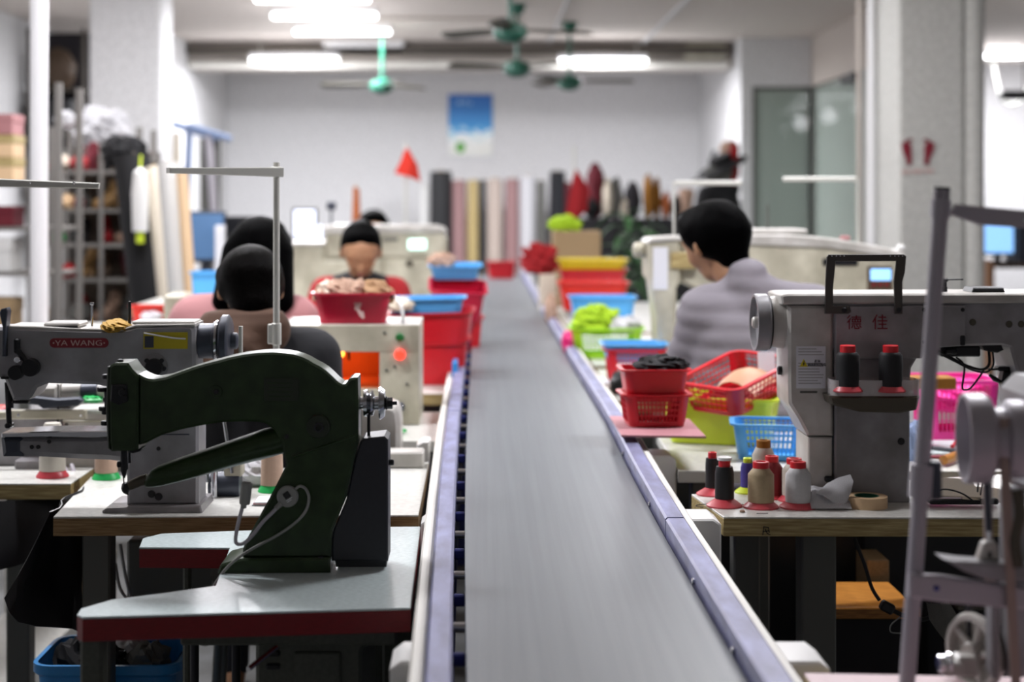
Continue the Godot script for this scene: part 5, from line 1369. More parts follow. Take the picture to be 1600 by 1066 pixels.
# p: lean, head (offset), look (pitch, yaw, roll), elbows and wrists (left then right, seen from the person's front), top, wave, trousers
func person(label: String, at: Vector3, turn: float, p: Dictionary) -> Node3D:
	var o := thing("person", label, "person", at, turn)
	var up: float = p.get("up", 0.0)
	var s: float = p.get("size", 1.0)
	var lean: float = p.get("lean", 0.06)
	var y := Vector3(0, up, 0)
	var sh := [Vector3(-0.155, 1.0, lean), Vector3(0.155, 1.0, lean)]
	var el: Array = p.elbows
	var wr: Array = p.wrists
	var torso := []
	var arms := []
	var legs := []
	for k in 2:
		var sx := -1.0 if k == 0 else 1.0
		torso.append([Vector3(0.055 * sx, 0.53, 0.0), Vector3(0.07 * sx, 0.72, lean * 0.35), 0.105, 0.092])
		torso.append([Vector3(0.07 * sx, 0.72, lean * 0.35), Vector3(0.082 * sx, 0.92, lean * 0.9), 0.092, 0.098])
		torso.append([Vector3(0.03 * sx, 1.02, lean), sh[k], 0.055, 0.056])
		arms.append([sh[k], el[k], 0.052, 0.042])
		arms.append([el[k], wr[k], 0.042, 0.03])
		legs.append([Vector3(0.08 * sx, 0.53, 0.0), Vector3(0.11 * sx, 0.53, 0.42), 0.09, 0.062])
		legs.append([Vector3(0.11 * sx, 0.53, 0.42), Vector3(0.11 * sx, 0.09 - up, 0.44), 0.06, 0.042])
		legs.append([Vector3(0.11 * sx, 0.045 - up, 0.42), Vector3(0.11 * sx, 0.04 - up, 0.58), 0.042, 0.034])
	var hc: Vector3 = Vector3(0, 1.2, lean + 0.03) + p.get("head", Vector3.ZERO)
	var look: Vector3 = p.get("look", Vector3.ZERO)
	var ht := Transform3D(Basis.from_euler(look * PI / 180.0), hc)
	var neck := [[Vector3(0, 1.02, lean), ht * Vector3(0, -0.05, -0.02), 0.054, 0.052]]
	var skull := [[Vector3(0, 0.03, -0.02), Vector3(0, 0.035, 0.012), 0.088, 0.084], [Vector3(0, -0.01, 0.02), Vector3(0, -0.066, 0.036), 0.07, 0.042], [Vector3(0, 0.01, 0.088), Vector3(0, -0.026, 0.104), 0.008, 0.013], [Vector3(-0.085, 0.005, -0.01), Vector3(-0.087, -0.02, -0.006), 0.014, 0.012], [Vector3(0.085, 0.005, -0.01), Vector3(0.087, -0.02, -0.006), 0.014, 0.012], [Vector3(-0.03, -0.02, 0.062), Vector3(0.03, -0.02, 0.062), 0.03, 0.03], [Vector3(-0.016, -0.058, 0.078), Vector3(0.016, -0.058, 0.078), 0.008, 0.008], [Vector3(-0.04, 0.032, 0.075), Vector3(0.04, 0.032, 0.075), 0.016, 0.016]]
	var soups := [nets(torso + arms + legs + neck, 0.018, 0.035), nets(moved(skull, ht) + [[ht * Vector3(0, -0.06, -0.015), ht * Vector3(0, -0.1, -0.03), 0.052, 0.053]], 0.008, 0.018)]
	for k in 2:
		soups.append(nets(hand(wr[k], (wr[k] - el[k]).normalized() + Vector3(0, -0.3, 0), Vector3(0, -1, 0), 1.0 if k == 0 else -1.0), 0.006, 0.008))
	var body := part(o, "body", cat(soups), M[p.get("skin", "skin")], y)
	body.scale = Vector3.ONE * s
	if p.get("face", false):
		for sx in [-1, 1]:
			part(body, "eye", mesh(lathe([[0.0, -0.006], [0.011, -0.003], [0.011, 0.003], [0.0, 0.006]], 12)), M.ink_black, ht * Vector3(0.034 * sx, 0.006, 0.079), Vector3(90 + look.x, 0, 0))
			part(body, "eyebrow", rod(ht * Vector3(0.018 * sx, 0.03, 0.09), ht * Vector3(0.05 * sx, 0.03, 0.078), 0.004), M.hair)
		part(body, "lips", tube([ht * Vector3(-0.02, -0.06, 0.08), ht * Vector3(0, -0.058, 0.089), ht * Vector3(0.02, -0.06, 0.08)], [0.003, 0.006, 0.003], 8), M.cloth_pink)
	var hair: Array = p.hair
	var hm := part(o, "hair", nets(moved(hair, ht), 0.009, 0.03), M[p.get("hair_color", "hair")], y)
	hm.scale = Vector3.ONE * s
	var fat: float = p.get("fat", 0.018)
	var coat := []
	for b in torso + (arms if p.get("sleeves", true) else []):
		coat.append([b[0], b[1], b[2] + fat, b[3] + fat])
	if p.get("collar", false):
		coat.append([Vector3(0.02, 1.04, lean - 0.02), Vector3(0.045, 1.105, lean - 0.015), 0.074, 0.068])
	if p.has("shell"):
		var inner := part(o, "sweater", nets(coat, 0.016, 0.03), M[p.top], y)
		inner.scale = Vector3.ONE * s
		var vest := []
		for b in torso:
			vest.append([b[0], Vector3(b[1].x * (0.62 if absf(b[1].x) > 0.1 else 1.0), b[1].y, b[1].z), b[2] + fat + 0.014, b[3] + fat + 0.012])
		var v := part(o, "vest", nets(vest, 0.016, 0.03), M[p.shell], y)
		v.scale = Vector3.ONE * s
	else:
		var j := part(o, "jacket", nets(coat, p.get("cell", 0.013), 0.03, p.get("wave", Vector2.ZERO)), M[p.top], y)
		j.scale = Vector3.ONE * s
	if p.has("hood"):
		var hd := part(o, "hood", nets(p.hood, 0.014, 0.03, Vector2(0.006, 90.0)), M.fur_brown, y)
		hd.scale = Vector3.ONE * s
	var pants := []
	for b in legs:
		pants.append([b[0], b[1], b[2] + 0.014, b[3] + 0.012])
	pants.append([Vector3(-0.06, 0.53, 0.0), Vector3(0.06, 0.53, 0.0), 0.12, 0.12])
	var tr := part(o, "trousers", nets([pants[0], pants[1], pants[3], pants[4], pants[6]], 0.02, 0.03), M.trousers, y)
	tr.scale = Vector3.ONE * s
	# the stool under the person
	var st := thing("stool", "stool under the " + p.seat, "stool", at, turn)
	var h: float = (0.53 - 0.135) * s + up - 0.012
	part(st, "seat", mv(cyl(0.17, 0.035, 28, 0.008), Vector3(0, h - 0.0175, -0.02)), M.dark_wood)
	for k in 4:
		var a := PI / 4 + PI / 2 * k
		part(st, "leg", rod(Vector3(cos(a) * 0.15, 0.0, sin(a) * 0.15 - 0.02), Vector3(cos(a) * 0.12, h - 0.03, sin(a) * 0.12 - 0.02), 0.012), M.frame_grey)
	return o

func people() -> void:
	var cap := [[Vector3(0, 0.045, -0.015), Vector3(0, 0.04, -0.03), 0.089, 0.09], [Vector3(0, 0.02, -0.05), Vector3(0, -0.04, -0.055), 0.082, 0.068], [Vector3(-0.06, 0.045, 0.012), Vector3(-0.064, 0.0, -0.015), 0.038, 0.032], [Vector3(0.06, 0.045, 0.012), Vector3(0.064, 0.0, -0.015), 0.038, 0.032], [Vector3(-0.03, 0.095, 0.03), Vector3(0.03, 0.095, 0.03), 0.035, 0.035]]
	var bun := [[Vector3(0, 0.045, -0.03), Vector3(0, 0.04, -0.045), 0.09, 0.09], [Vector3(0, 0.02, -0.05), Vector3(0, -0.04, -0.055), 0.075, 0.06], [Vector3(-0.05, 0.07, 0.01), Vector3(-0.07, 0.0, -0.02), 0.034, 0.022], [Vector3(0.05, 0.07, 0.01), Vector3(0.07, 0.0, -0.02), 0.034, 0.022], [Vector3(-0.02, 0.088, 0.03), Vector3(0.02, 0.088, 0.03), 0.036, 0.036], [Vector3(0, 0.06, -0.11), Vector3(0, 0.05, -0.14), 0.042, 0.036]]
	var short_ := [[Vector3(0, 0.046, -0.01), Vector3(0, 0.04, -0.03), 0.09, 0.09], [Vector3(0, 0.0, -0.045), Vector3(0, -0.06, -0.05), 0.08, 0.05], [Vector3(-0.055, 0.045, 0.02), Vector3(-0.06, 0.0, -0.015), 0.04, 0.03], [Vector3(0.055, 0.045, 0.02), Vector3(0.06, 0.0, -0.015), 0.04, 0.03], [Vector3(-0.03, 0.085, 0.045), Vector3(0.035, 0.085, 0.045), 0.042, 0.042]]
	var long_ := cap + [[Vector3(-0.06, 0.0, -0.04), Vector3(-0.085, -0.16, -0.05), 0.06, 0.05], [Vector3(0.06, 0.0, -0.04), Vector3(0.09, -0.17, -0.05), 0.06, 0.05], [Vector3(0, -0.03, -0.06), Vector3(0, -0.16, -0.08), 0.075, 0.06]]
	person("woman in a black vest and red sweater bent over her work, facing the camera", Vector3(-0.5532, 0, -7.55), 0.0, {
		"lean": 0.14, "head": Vector3(0.01, -0.01, 0.05), "look": Vector3(33, 4, 0), "face": true, "hair": bun, "top": "cloth_red", "shell": "vest_black", "seat": "woman in the black vest and red sweater",
		"elbows": [Vector3(-0.25, 0.82, 0.24), Vector3(0.25, 0.82, 0.24)], "wrists": [Vector3(-0.09, 0.86, 0.42), Vector3(0.09, 0.86, 0.42)], "size": 1.0})
	person("man in a pale grey quilted jacket seen from behind at the pattern machine", Vector3(0.8703, 0, -4.9), 176.0, {
		"lean": 0.1, "head": Vector3(0.13, 0.012, 0.03), "look": Vector3(18, 38, -6), "hair": short_, "top": "jacket_grey", "wave": Vector2(0.006, 60.0), "cell": 0.0095, "collar": true, "fat": 0.034, "up": 0.02, "size": 1.045, "seat": "man in the grey jacket",
		"elbows": [Vector3(-0.26, 0.9, 0.2), Vector3(0.21, 0.84, 0.16)], "wrists": [Vector3(-0.16, 0.88, 0.42), Vector3(0.2, 0.84, 0.4)]})
	person("woman in a dark navy coat with a brown fur hood, seen from behind", Vector3(-0.5862, 0, -4.23), 184.0, {
		"lean": 0.03, "head": Vector3(0.025, 0.0, 0.0), "look": Vector3(18, 12, 0), "hair": cap + [[Vector3(0.0, 0.0, -0.05), Vector3(0.0, -0.07, -0.07), 0.074, 0.06]], "hair_color": "hair_brown", "size": 0.9, "up": 0.105, "top": "jacket_navy", "fat": 0.03, "seat": "woman in the navy coat",
		"hood": [[Vector3(-0.03, 1.09, -0.05), Vector3(0.11, 1.08, -0.05), 0.07, 0.07], [Vector3(0.14, 1.03, -0.05), Vector3(0.18, 0.98, -0.04), 0.06, 0.05], [Vector3(0.05, 1.03, -0.1), Vector3(0.075, 0.92, -0.11), 0.075, 0.07], [Vector3(0.1, 1.0, -0.06), Vector3(0.13, 0.95, -0.06), 0.06, 0.05]],
		"elbows": [Vector3(-0.2, 0.8, 0.12), Vector3(0.2, 0.8, 0.12)], "wrists": [Vector3(-0.1, 0.84, 0.36), Vector3(0.1, 0.84, 0.36)]})
	person("woman in a dusty pink jacket with long black hair, seen from behind", Vector3(-0.778, 0, -5.28), 180.0, {
		"lean": 0.03, "head": Vector3(-0.05, 0.02, 0.0), "look": Vector3(14, -8, 0), "hair": long_, "top": "cloth_pink", "fat": 0.035, "up": 0.02, "seat": "woman in the pink jacket",
		"elbows": [Vector3(-0.24, 0.84, 0.14), Vector3(0.26, 0.84, 0.14)], "wrists": [Vector3(-0.12, 0.86, 0.36), Vector3(0.14, 0.86, 0.36)]})
	person("person with black hair half hidden behind the beige machine with the lit display", Vector3(-0.677, 0, -10.0), 10.0, {
		"lean": 0.1, "look": Vector3(24, 0, 0), "hair": cap, "top": "cloth_dark", "up": 0.04, "seat": "person behind the beige machine",
		"elbows": [Vector3(-0.24, 0.82, 0.2), Vector3(0.24, 0.82, 0.2)], "wrists": [Vector3(-0.1, 0.86, 0.36), Vector3(0.1, 0.86, 0.36)]})


# ---------------------------------------------------------------- workplaces along the belt




func workplaces() -> void:
	# heating oven with its glowing chamber
	var o := thing("heating_oven", "white metal heating oven with an orange glowing window and two round lamps", "oven", Vector3(-0.3878, 0.7598, -4.75))
	part(o, "front_panel", cat([prism(PackedVector2Array([Vector2(-0.2062, 0.297), Vector2(0.2081, 0.297), Vector2(0.2081, 0.2175), Vector2(-0.2062, 0.2175)]), 0.0, -0.012, 0.002), prism(PackedVector2Array([Vector2(0.0908, 0.2175), Vector2(0.2081, 0.2175), Vector2(0.2081, 0.0019), Vector2(0.0908, 0.0019)]), 0.0, -0.012, 0.002), prism(PackedVector2Array([Vector2(-0.2062, 0.1078), Vector2(0.0908, 0.1078), Vector2(0.0908, 0.0019), Vector2(-0.2062, 0.0019)]), 0.0, -0.012, 0.002), prism(PackedVector2Array([Vector2(-0.2062, 0.2175), Vector2(-0.0851, 0.2175), Vector2(-0.0851, 0.1078), Vector2(-0.2062, 0.1078)]), 0.0, -0.012, 0.002)]), M.machine_cream)
	part(o, "top_panel", span(Vector3(-0.2062, 0.297, -0.012), Vector3(0.2081, 0.2913, -0.34), 0.003), M.machine_white)
	part(o, "side_panel", span(Vector3(0.2024, 0.2913, -0.012), Vector3(0.2081, 0.0019, -0.34), 0.002), M.machine_cream)
	part(o, "side_panel", span(Vector3(-0.2062, 0.2913, -0.012), Vector3(-0.2005, 0.0019, -0.34), 0.002), M.machine_cream)
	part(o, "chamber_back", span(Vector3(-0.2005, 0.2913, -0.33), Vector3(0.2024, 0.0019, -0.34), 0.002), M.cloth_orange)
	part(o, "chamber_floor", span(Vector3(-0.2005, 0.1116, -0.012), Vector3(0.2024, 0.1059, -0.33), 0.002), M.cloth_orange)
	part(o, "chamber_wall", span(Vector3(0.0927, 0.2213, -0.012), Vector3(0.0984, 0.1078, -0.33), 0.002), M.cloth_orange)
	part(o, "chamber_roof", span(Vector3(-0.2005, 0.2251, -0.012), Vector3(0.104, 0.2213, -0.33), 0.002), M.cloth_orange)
	part(o, "heater_bulb", lathe([[0.0, -0.014], [0.011, -0.01], [0.014, 0.0], [0.009, 0.012], [0.0, 0.014]], 16), glow("bulb_glow", "ffb040", 4.0), Vector3(-0.0435, 0.1948, -0.2))
	part(o, "chamber_hook", rod(Vector3(-0.0076, 0.2175, -0.1), Vector3(-0.0076, 0.1835, -0.1), 0.004), M.black_iron)
	var li := OmniLight3D.new()
	li.name = "heater_light"
	li.light_color = Color("ff9a50")
	li.light_energy = 0.014
	li.light_size = 0.008
	li.omni_range = 10.0
	li.omni_attenuation = 2.0
	li.shadow_enabled = true
	li.position = Vector3(-0.0435, 0.1948, -0.2)
	o.add_child(li)
	part(o, "green_lamp", mv(cyl(0.013, 0.012, 20, 0.004), Vector3.ZERO, Vector3(90, 0, 0)), M.button_green, Vector3(0.1513, 0.2611, 0.006))
	part(o, "red_lamp", mv(cyl(0.0155, 0.012, 20, 0.004), Vector3.ZERO, Vector3(90, 0, 0)), M.lamp_red, Vector3(0.1513, 0.21, 0.006))
	var kn := part(o, "dial_knob", mv(cyl(0.0145, 0.012, 20, 0.003), Vector3.ZERO, Vector3(90, 0, 0)), M.slate, Vector3(0.1513, 0.0549, 0.006))
	part(kn, "dial_cap", mv(cyl(0.007, 0.006, 16, 0.001), Vector3.ZERO, Vector3(90, 0, 0)), M.chrome, Vector3(0, 0, 0.008))
	for q in [[604, 579], [617, 573], [636, 600], [601, 520]]:
		part(o, "panel_screw", mv(cyl(0.0045, 0.003, 10), Vector3.ZERO, Vector3(90, 0, 0)), M.frame_grey, Vector3((q[0] - 545.0) * 0.00189, (665.0 - q[1]) * 0.00189, 0.001))
	solo("oven_cable", "thin white cable curving down over the front of the oven", "cable", tube(smooth([Vector3(-0.3054, 1.1602, -4.98), Vector3(-0.2918, 1.1519, -4.95), Vector3(-0.2627, 1.138, -4.85), Vector3(-0.2384, 1.1249, -4.75), Vector3(-0.2279, 1.096, -4.73), Vector3(-0.227, 1.0602, -4.73)]), 0.0055, 8), M.white_plastic)
	solo("leather_offcut", "green and orange offcut lying beside the oven", "offcut", mesh(lump(Vector3(0.06, 0.02, 0.05), 0.4, 9, 10)), M.spool_green, Vector3(-0.242, 0.76, -4.6035) + Vector3(0, 0, 0.03))
	# beige machine behind the woman
	var bm := thing("sewing_machine", "large beige machine with a lit pale display behind the seated woman", "sewing machine", Vector3(-0.3767, 0.8857, -8.6))
	part(bm, "arm", prism(PackedVector2Array([Vector2(-0.4521, 0.3767), Vector2(0.1712, 0.3767), Vector2(0.1986, 0.3425), Vector2(0.1986, 0.2466), Vector2(0.1712, 0.2329), Vector2(-0.4521, 0.2329)]), 0.0, -0.3, 0.015), M.machine_cream)
	part(bm, "top_cover", prism(PackedVector2Array([Vector2(-0.4624, 0.4041), Vector2(-0.411, 0.4144), Vector2(0.137, 0.411), Vector2(0.1849, 0.3973), Vector2(0.1986, 0.3699), Vector2(-0.4624, 0.363)]), 0.01, -0.31, 0.008), M.machine_white)
	part(bm, "column", prism(PackedVector2Array([Vector2(-0.137, 0.2329), Vector2(0.1986, 0.2329), Vector2(0.1849, -0.125), Vector2(-0.137, -0.125)]), 0.0, -0.3, 0.01), M.machine_cream)
	part(bm, "display", span(Vector3(-0.0068, 0.2808, -0.002), Vector3(0.089, 0.3356, 0.012), 0.004), M.screen_mint)
	part(bm, "switch_box", span(Vector3(-0.1438, 0.3288, -0.002), Vector3(-0.0616, 0.3459, 0.012), 0.003), M.frame_grey)
	part(bm, "knob", mv(cyl(0.018, 0.02, 14), Vector3.ZERO, Vector3(90, 0, 0)), M.oily, Vector3(0.0, 0.2089, 0.01))
	part(bm, "bed", prism(PackedVector2Array([Vector2(-0.685, -0.125), Vector2(-0.685, 0.274), Vector2(-0.6644, 0.3082), Vector2(-0.4521, 0.3082), Vector2(-0.4521, 0.2329), Vector2(-0.137, 0.2329), Vector2(-0.137, -0.125)]), 0.0, -0.25, 0.02), M.machine_cream)
	part(bm, "bed_top", prism(PackedVector2Array([Vector2(-0.6781, 0.3014), Vector2(-0.4521, 0.3014), Vector2(-0.4521, 0.3219), Vector2(-0.6644, 0.3219)]), 0.01, -0.26, 0.006), M.machine_white)
	part(bm, "thread_post", cat([rod(Vector3(-0.4281, 0.4041, -0.1), Vector3(-0.4281, 0.5137, -0.1), 0.006), mv(box(0.05, 0.045, 0.03, 0.006), Vector3(-0.4281, 0.5137, -0.1))]), M.slate)
	# the pattern machine before the man
	var pm := thing("sewing_machine", "long pale pattern sewing machine with a blue lit control panel", "sewing machine", Vector3(1.0663, 0.9366, -5.95))
	part(pm, "arm", prism(PackedVector2Array([Vector2(-0.327, 0.3365), Vector2(-0.1659, 0.346), Vector2(0.2133, 0.3341), Vector2(0.4384, 0.2986), Vector2(0.5023, 0.2796), Vector2(0.5023, -0.1753), Vector2(-0.1659, -0.1753), Vector2(-0.1753, 0.1185), Vector2(-0.327, 0.1896)]), 0.0, -0.3, 0.012), M.machine_cream)
	part(pm, "arm_top", prism(PackedVector2Array([Vector2(-0.3317, 0.3365), Vector2(-0.327, 0.3531), Vector2(-0.1659, 0.3649), Vector2(0.0711, 0.3649), Vector2(0.237, 0.3507), Vector2(0.4384, 0.3152), Vector2(0.5023, 0.2938), Vector2(0.5023, 0.2772), Vector2(0.4265, 0.282), Vector2(0.2133, 0.3128), Vector2(-0.0948, 0.3246)]), 0.012, -0.31, 0.006), M.machine_white)
	part(pm, "top_plate", span(Vector3(-0.1185, 0.3649, -0.02), Vector3(0.1517, 0.3839, -0.28), 0.006), M.machine_white)
	part(pm, "head", prism(PackedVector2Array([Vector2(-0.4455, 0.3365), Vector2(-0.327, 0.346), Vector2(-0.327, 0.1896), Vector2(-0.3412, 0.1659), Vector2(-0.346, -0.1753), Vector2(-0.4028, -0.1753), Vector2(-0.4123, 0.0474), Vector2(-0.4313, 0.1896), Vector2(-0.4455, 0.2085)]), 0.03, -0.22, 0.012), M.machine_cream)
	part(pm, "head_cap", prism(PackedVector2Array([Vector2(-0.4502, 0.3341), Vector2(-0.436, 0.3507), Vector2(-0.3317, 0.3578), Vector2(-0.3223, 0.3412)]), 0.035, -0.225, 0.004), M.machine_white)
	part(pm, "motor_cap", mv(cyl(0.03, 0.05, 20, 0.01), Vector3.ZERO, Vector3(0, 0, 90)), M.machine_cream, Vector3(-0.4668, 0.3033, -0.08))
	part(pm, "paper_label", span(Vector3(-0.4289, 0.1611, 0.028), Vector3(-0.3744, 0.3175, 0.033), 0.0005), M.paper)
	part(pm, "wooden_block", span(Vector3(-0.3649, 0.237, 0.04), Vector3(-0.2607, 0.2986, 0.0), 0.004), M.edge_cream)
	part(pm, "handle_slot", span(Vector3(0.2014, 0.2488, -0.004), Vector3(0.3317, 0.2749, 0.008), 0.003), M.black_iron)
	var pn := part(pm, "control_panel", span(Vector3(0.3673, 0.1374, -0.004), Vector3(0.4573, 0.2464, 0.02), 0.004), M.dark_wood)
	part(pn, "screen", span(Vector3(0.3744, 0.1943, 0.018), Vector3(0.4502, 0.237, 0.023), 0.001), M.screen_blue)
	for q in [0, 1, 2]:
		part(pn, "key", span(Vector3(0.3791, 0.173, 0.018) + Vector3(0.024 * q, 0, 0), Vector3(0.3933, 0.1848, 0.024) + Vector3(0.024 * q, 0, 0), 0.001), M.label_red)
	for q in [1207, 1245]:
		part(pm, "thread_post", rod(Vector3((q - 1200.0) * 0.00237, 0.3554, -0.1), Vector3((q - 1200.0) * 0.00237, 0.4739 if q < 1220 else 0.3744, -0.1), 0.004), M.frame_grey)
	part(pm, "clip", cat([box(0.04, 0.02, 0.03, 0.004), mv(box(0.025, 0.02, 0.03, 0.004), Vector3(0.03, 0.016, 0))]), M.white_plastic, Vector3(0.4739, 0.2986, -0.05))
	part(pm, "small_weight", box(0.035, 0.02, 0.03, 0.006), M.cloth_pink, Vector3(0.2986, 0.3483, -0.06))
	var s1 := thing("thread_stand", "white thread stand bar in front of the dark hanging coats", "thread stand", Vector3(0.7602, 0.9082, -6.3))
	part(s1, "pole", rod(Vector3.ZERO, Vector3(0, 0.5921, 0), 0.0045), M.stand_white)
	part(s1, "foot", lathe([[0.0, 0.0], [0.03, 0.0], [0.03, 0.008], [0.0, 0.012]], 14), M.stand_white)
	part(s1, "arm", box(0.2609, 0.018, 0.012, 0.003), M.stand_white, Vector3(0.1355, 0.5871, 0))
	var s2 := thing("thread_stand", "white thread stand bar in front of the office glass", "thread stand", Vector3(1.4781, 0.9098, -6.28))
	part(s2, "pole", rod(Vector3.ZERO, Vector3(0, 0.6052, 0), 0.004), M.stand_white)
	part(s2, "foot", lathe([[0.0, 0.0], [0.03, 0.0], [0.03, 0.008], [0.0, 0.012]], 14), M.stand_white)
	part(s2, "arm", box(0.2851, 0.018, 0.012, 0.003), M.stand_white, Vector3(-0.1526, 0.6002, 0))
	# white machine behind the grey one, cut off by the frame
	
	var k := thing("sewing_machine", "white flat machine with a dark grip behind the grey cylinder arm machine", "sewing machine", Vector3(-1.0992, 0.7446, -4.0))
	part(k, "body", prism(PackedVector2Array([Vector2(0.0605, 0.0032), Vector2(0.0605, 0.1434), Vector2(0.0701, 0.1529), Vector2(0.2166, 0.1561), Vector2(0.2358, 0.1434), Vector2(0.2358, 0.0637), Vector2(0.3823, 0.0637), Vector2(0.3823, 0.0032)]), 0.0, -0.16, 0.006), M.machine_white)
	part(k, "arm", prism(PackedVector2Array([Vector2(-0.1912, 0.0), Vector2(-0.1912, 0.1402), Vector2(0.0573, 0.1402), Vector2(0.0573, 0.0637), Vector2(0.0159, 0.0064)]), -0.02, -0.16, 0.008), M.machine_pale)
	part(k, "presser_cover", prism(PackedVector2Array([Vector2(-0.0223, 0.1975), Vector2(-0.0127, 0.2135), Vector2(0.0064, 0.2198), Vector2(0.051, 0.2198), Vector2(0.051, 0.1848), Vector2(0.0, 0.1784)]), 0.02, -0.08, 0.006), M.machine_white)
	part(k, "motor_sleeve", mv(cyl(0.0191, 0.0478, 18), Vector3.ZERO, Vector3(0, 0, 90)), M.machine_white, Vector3(0.0765, 0.2023, -0.03))
	part(k, "motor_cap", mv(cyl(0.0199, 0.0414, 18), Vector3.ZERO, Vector3(0, 0, 90)), M.slate, Vector3(0.1211, 0.2023, -0.03))
	part(k, "motor_end", mv(cyl(0.0175, 0.0382, 18), Vector3.ZERO, Vector3(0, 0, 90)), M.machine_white, Vector3(0.1609, 0.2039, -0.03))
	part(k, "grip", prism(PackedVector2Array([Vector2(-0.0319, 0.1943), Vector2(0.0, 0.1959), Vector2(0.0558, 0.1896), Vector2(0.1083, 0.1928), Vector2(0.1195, 0.1848), Vector2(0.1051, 0.172), Vector2(0.0573, 0.1689), Vector2(0.0191, 0.1641), Vector2(0.0064, 0.1736), Vector2(-0.0287, 0.1768)]), 0.03, 0.005, 0.004), M.slate)
	part(k, "bar", prism(PackedVector2Array([Vector2(-0.1274, 0.1577), Vector2(-0.0765, 0.1577), Vector2(-0.0637, 0.1625), Vector2(0.1274, 0.1625), Vector2(0.1274, 0.1386), Vector2(-0.1274, 0.1386)]), 0.03, 0.02, 0.003), M.machine_cream)
	part(k, "bar_bolt", cat([mv(cyl(0.004, 0.004, 10), Vector3(-0.0414, 0.1497, 0.031), Vector3(90, 0, 0)), mv(cyl(0.004, 0.004, 10), Vector3(0.1131, 0.1481, 0.031), Vector3(90, 0, 0))]), M.chrome)
	part(k, "body_screw", cat([mv(cyl(0.005, 0.004, 10), Vector3(0.0701, 0.1211, 0.001), Vector3(90, 0, 0)), mv(cyl(0.005, 0.004, 10), Vector3(0.1338, 0.1147, 0.001), Vector3(90, 0, 0))]), M.frame_grey)
	part(k, "body_band", span(Vector3(0.0605, 0.1274, 0.003), Vector3(0.2358, 0.1322, -0.01), 0.001), M.machine_cream)
	part(k, "red_lever", span(Vector3(0.0223, 0.1083, 0.02), Vector3(0.0573, 0.1179, 0.0), 0.003), M.scarlet_plastic)
	part(k, "front_box", span(Vector3(-0.051, 0.0096, 0.03), Vector3(0.0191, 0.0382, -0.04), 0.004), M.machine_pale)
	part(k, "thread_rod", rod(Vector3(0.051, 0.223, 0.01), Vector3(0.051, 0.1147, 0.01), 0.0025), M.black_iron)
	part(k, "clip_arm", cat([tube(smooth([Vector3(0.0701, 0.0255, 0.04), Vector3(0.0796, 0.0191, 0.05), Vector3(0.0908, 0.0032, 0.06), Vector3(0.0956, -0.008, 0.06)]), 0.006, 8), tube(smooth([Vector3(0.0924, 0.0287, 0.04), Vector3(0.0988, 0.0191, 0.05), Vector3(0.1051, 0.0032, 0.06), Vector3(0.1067, -0.008, 0.06)]), 0.006, 8)]), M.stand_grey)
	solo("oil_sheet", "orange edged box standing behind the needle of the grey machine", "box", span(Vector3(-1.2879, 0.8245, -4.2), Vector3(-1.2604, 0.8789, -4.3), 0.004), M.scarlet_plastic)
	solo("red_tray", "red tray lying behind the grey machine's needle bar", "tray", span(Vector3(-1.2726, 0.825, -4.15), Vector3(-1.2254, 0.8259, -4.25), 0.003), M.red_plastic)
	solo("green_cap", "bright green cloth lying behind the dark grip", "cloth", mesh(lump(Vector3(0.06, 0.022, 0.05), 0.3, 12, 10)), M.spool_green, Vector3(-0.9702, 0.9173, -4.02))
	var sp := [["beige thread cone on a salmon base behind the grey machine", 82, 741, 24, 84, "thread_cream", "rose_base"], ["peach thread cone on a bright green base behind the grey machine", 166, 744, 21, 70, "thread_peach", "spool_green"], ["peach thread cone on a green base seen under the green machine's bed", 425, 764, 21, 70, "thread_peach", "spool_green"]]
	for q in sp:
		var d: float = 2511.0 * 0.66 / (q[2] + 4.0 - 316.0)
		var u: float = d / 2511.0
		var c := thing("thread_cone", q[0], "thread spool", Vector3((q[1] - 750.0) * u, 0.76, -d), 0.0, "thread cones behind the grey machine")
		part(c, "base", lathe([[0.0, 0.0], [q[3] * 1.05 * u, 0.0], [q[3] * 1.05 * u, 0.003], [q[3] * 0.8 * u, 0.016], [0.0, 0.016]], 24), M[q[6]])
		part(c, "thread", lathe([[0.0, 0.016], [q[3] * 0.85 * u, 0.016], [q[3] * 0.8 * u, q[4] * u * 0.8], [q[3] * 0.5 * u, q[4] * u], [0.0, q[4] * u]], 24), M[q[5]])
	# small motor parts between the machine column and the green bed
	var mo := thing("machine_motor", "dark steel motor and linkage behind the grey machine's column", "motor", Vector3(-0.5738, 0.7338, -3.62))
	part(mo, "motor", mv(cyl(0.03, 0.07, 20), Vector3(0.0, 0.05, 0), Vector3(0, 0, 90)), M.slate)
	part(mo, "bracket", span(Vector3(-0.04, 0, -0.03), Vector3(0.05, 0.02, 0.03)), M.steel)
	part(mo, "linkage", cat([rod(Vector3(-0.035, 0.06, 0.03), Vector3(-0.06, 0.22, 0.0), 0.006), rod(Vector3(0.02, 0.08, 0.03), Vector3(-0.01, 0.24, 0.0), 0.004), rod(Vector3(-0.02, 0.02, 0.03), Vector3(-0.02, 0.09, 0.03), 0.008)]), M.steel)
	part(mo, "relay_box", span(Vector3(0.0, 0.07, -0.03), Vector3(0.04, 0.13, 0.02)), M.machine_cream)
	solo("white_bag", "crumpled white plastic bag lying behind the green machine's bed", "bag", mesh(lump(Vector3(0.11, 0.06, 0.08), 0.35, 6, 14)), M.cloth_white, Vector3(-0.5196, 0.76, -3.7495))
	var tr := thing("paper_stack", "small stack of pink and white papers on the grey machine's table", "paper", Vector3(-0.4409, 0.76, -3.5261))
	for q in 3:
		part(tr, "sheet", box(0.11, 0.003, 0.07, 0.0005), [M.paper, M.cloth_pink, M.paper][q], Vector3(0.003 * q, 0.0015 + 0.003 * q, 0.002 * q))
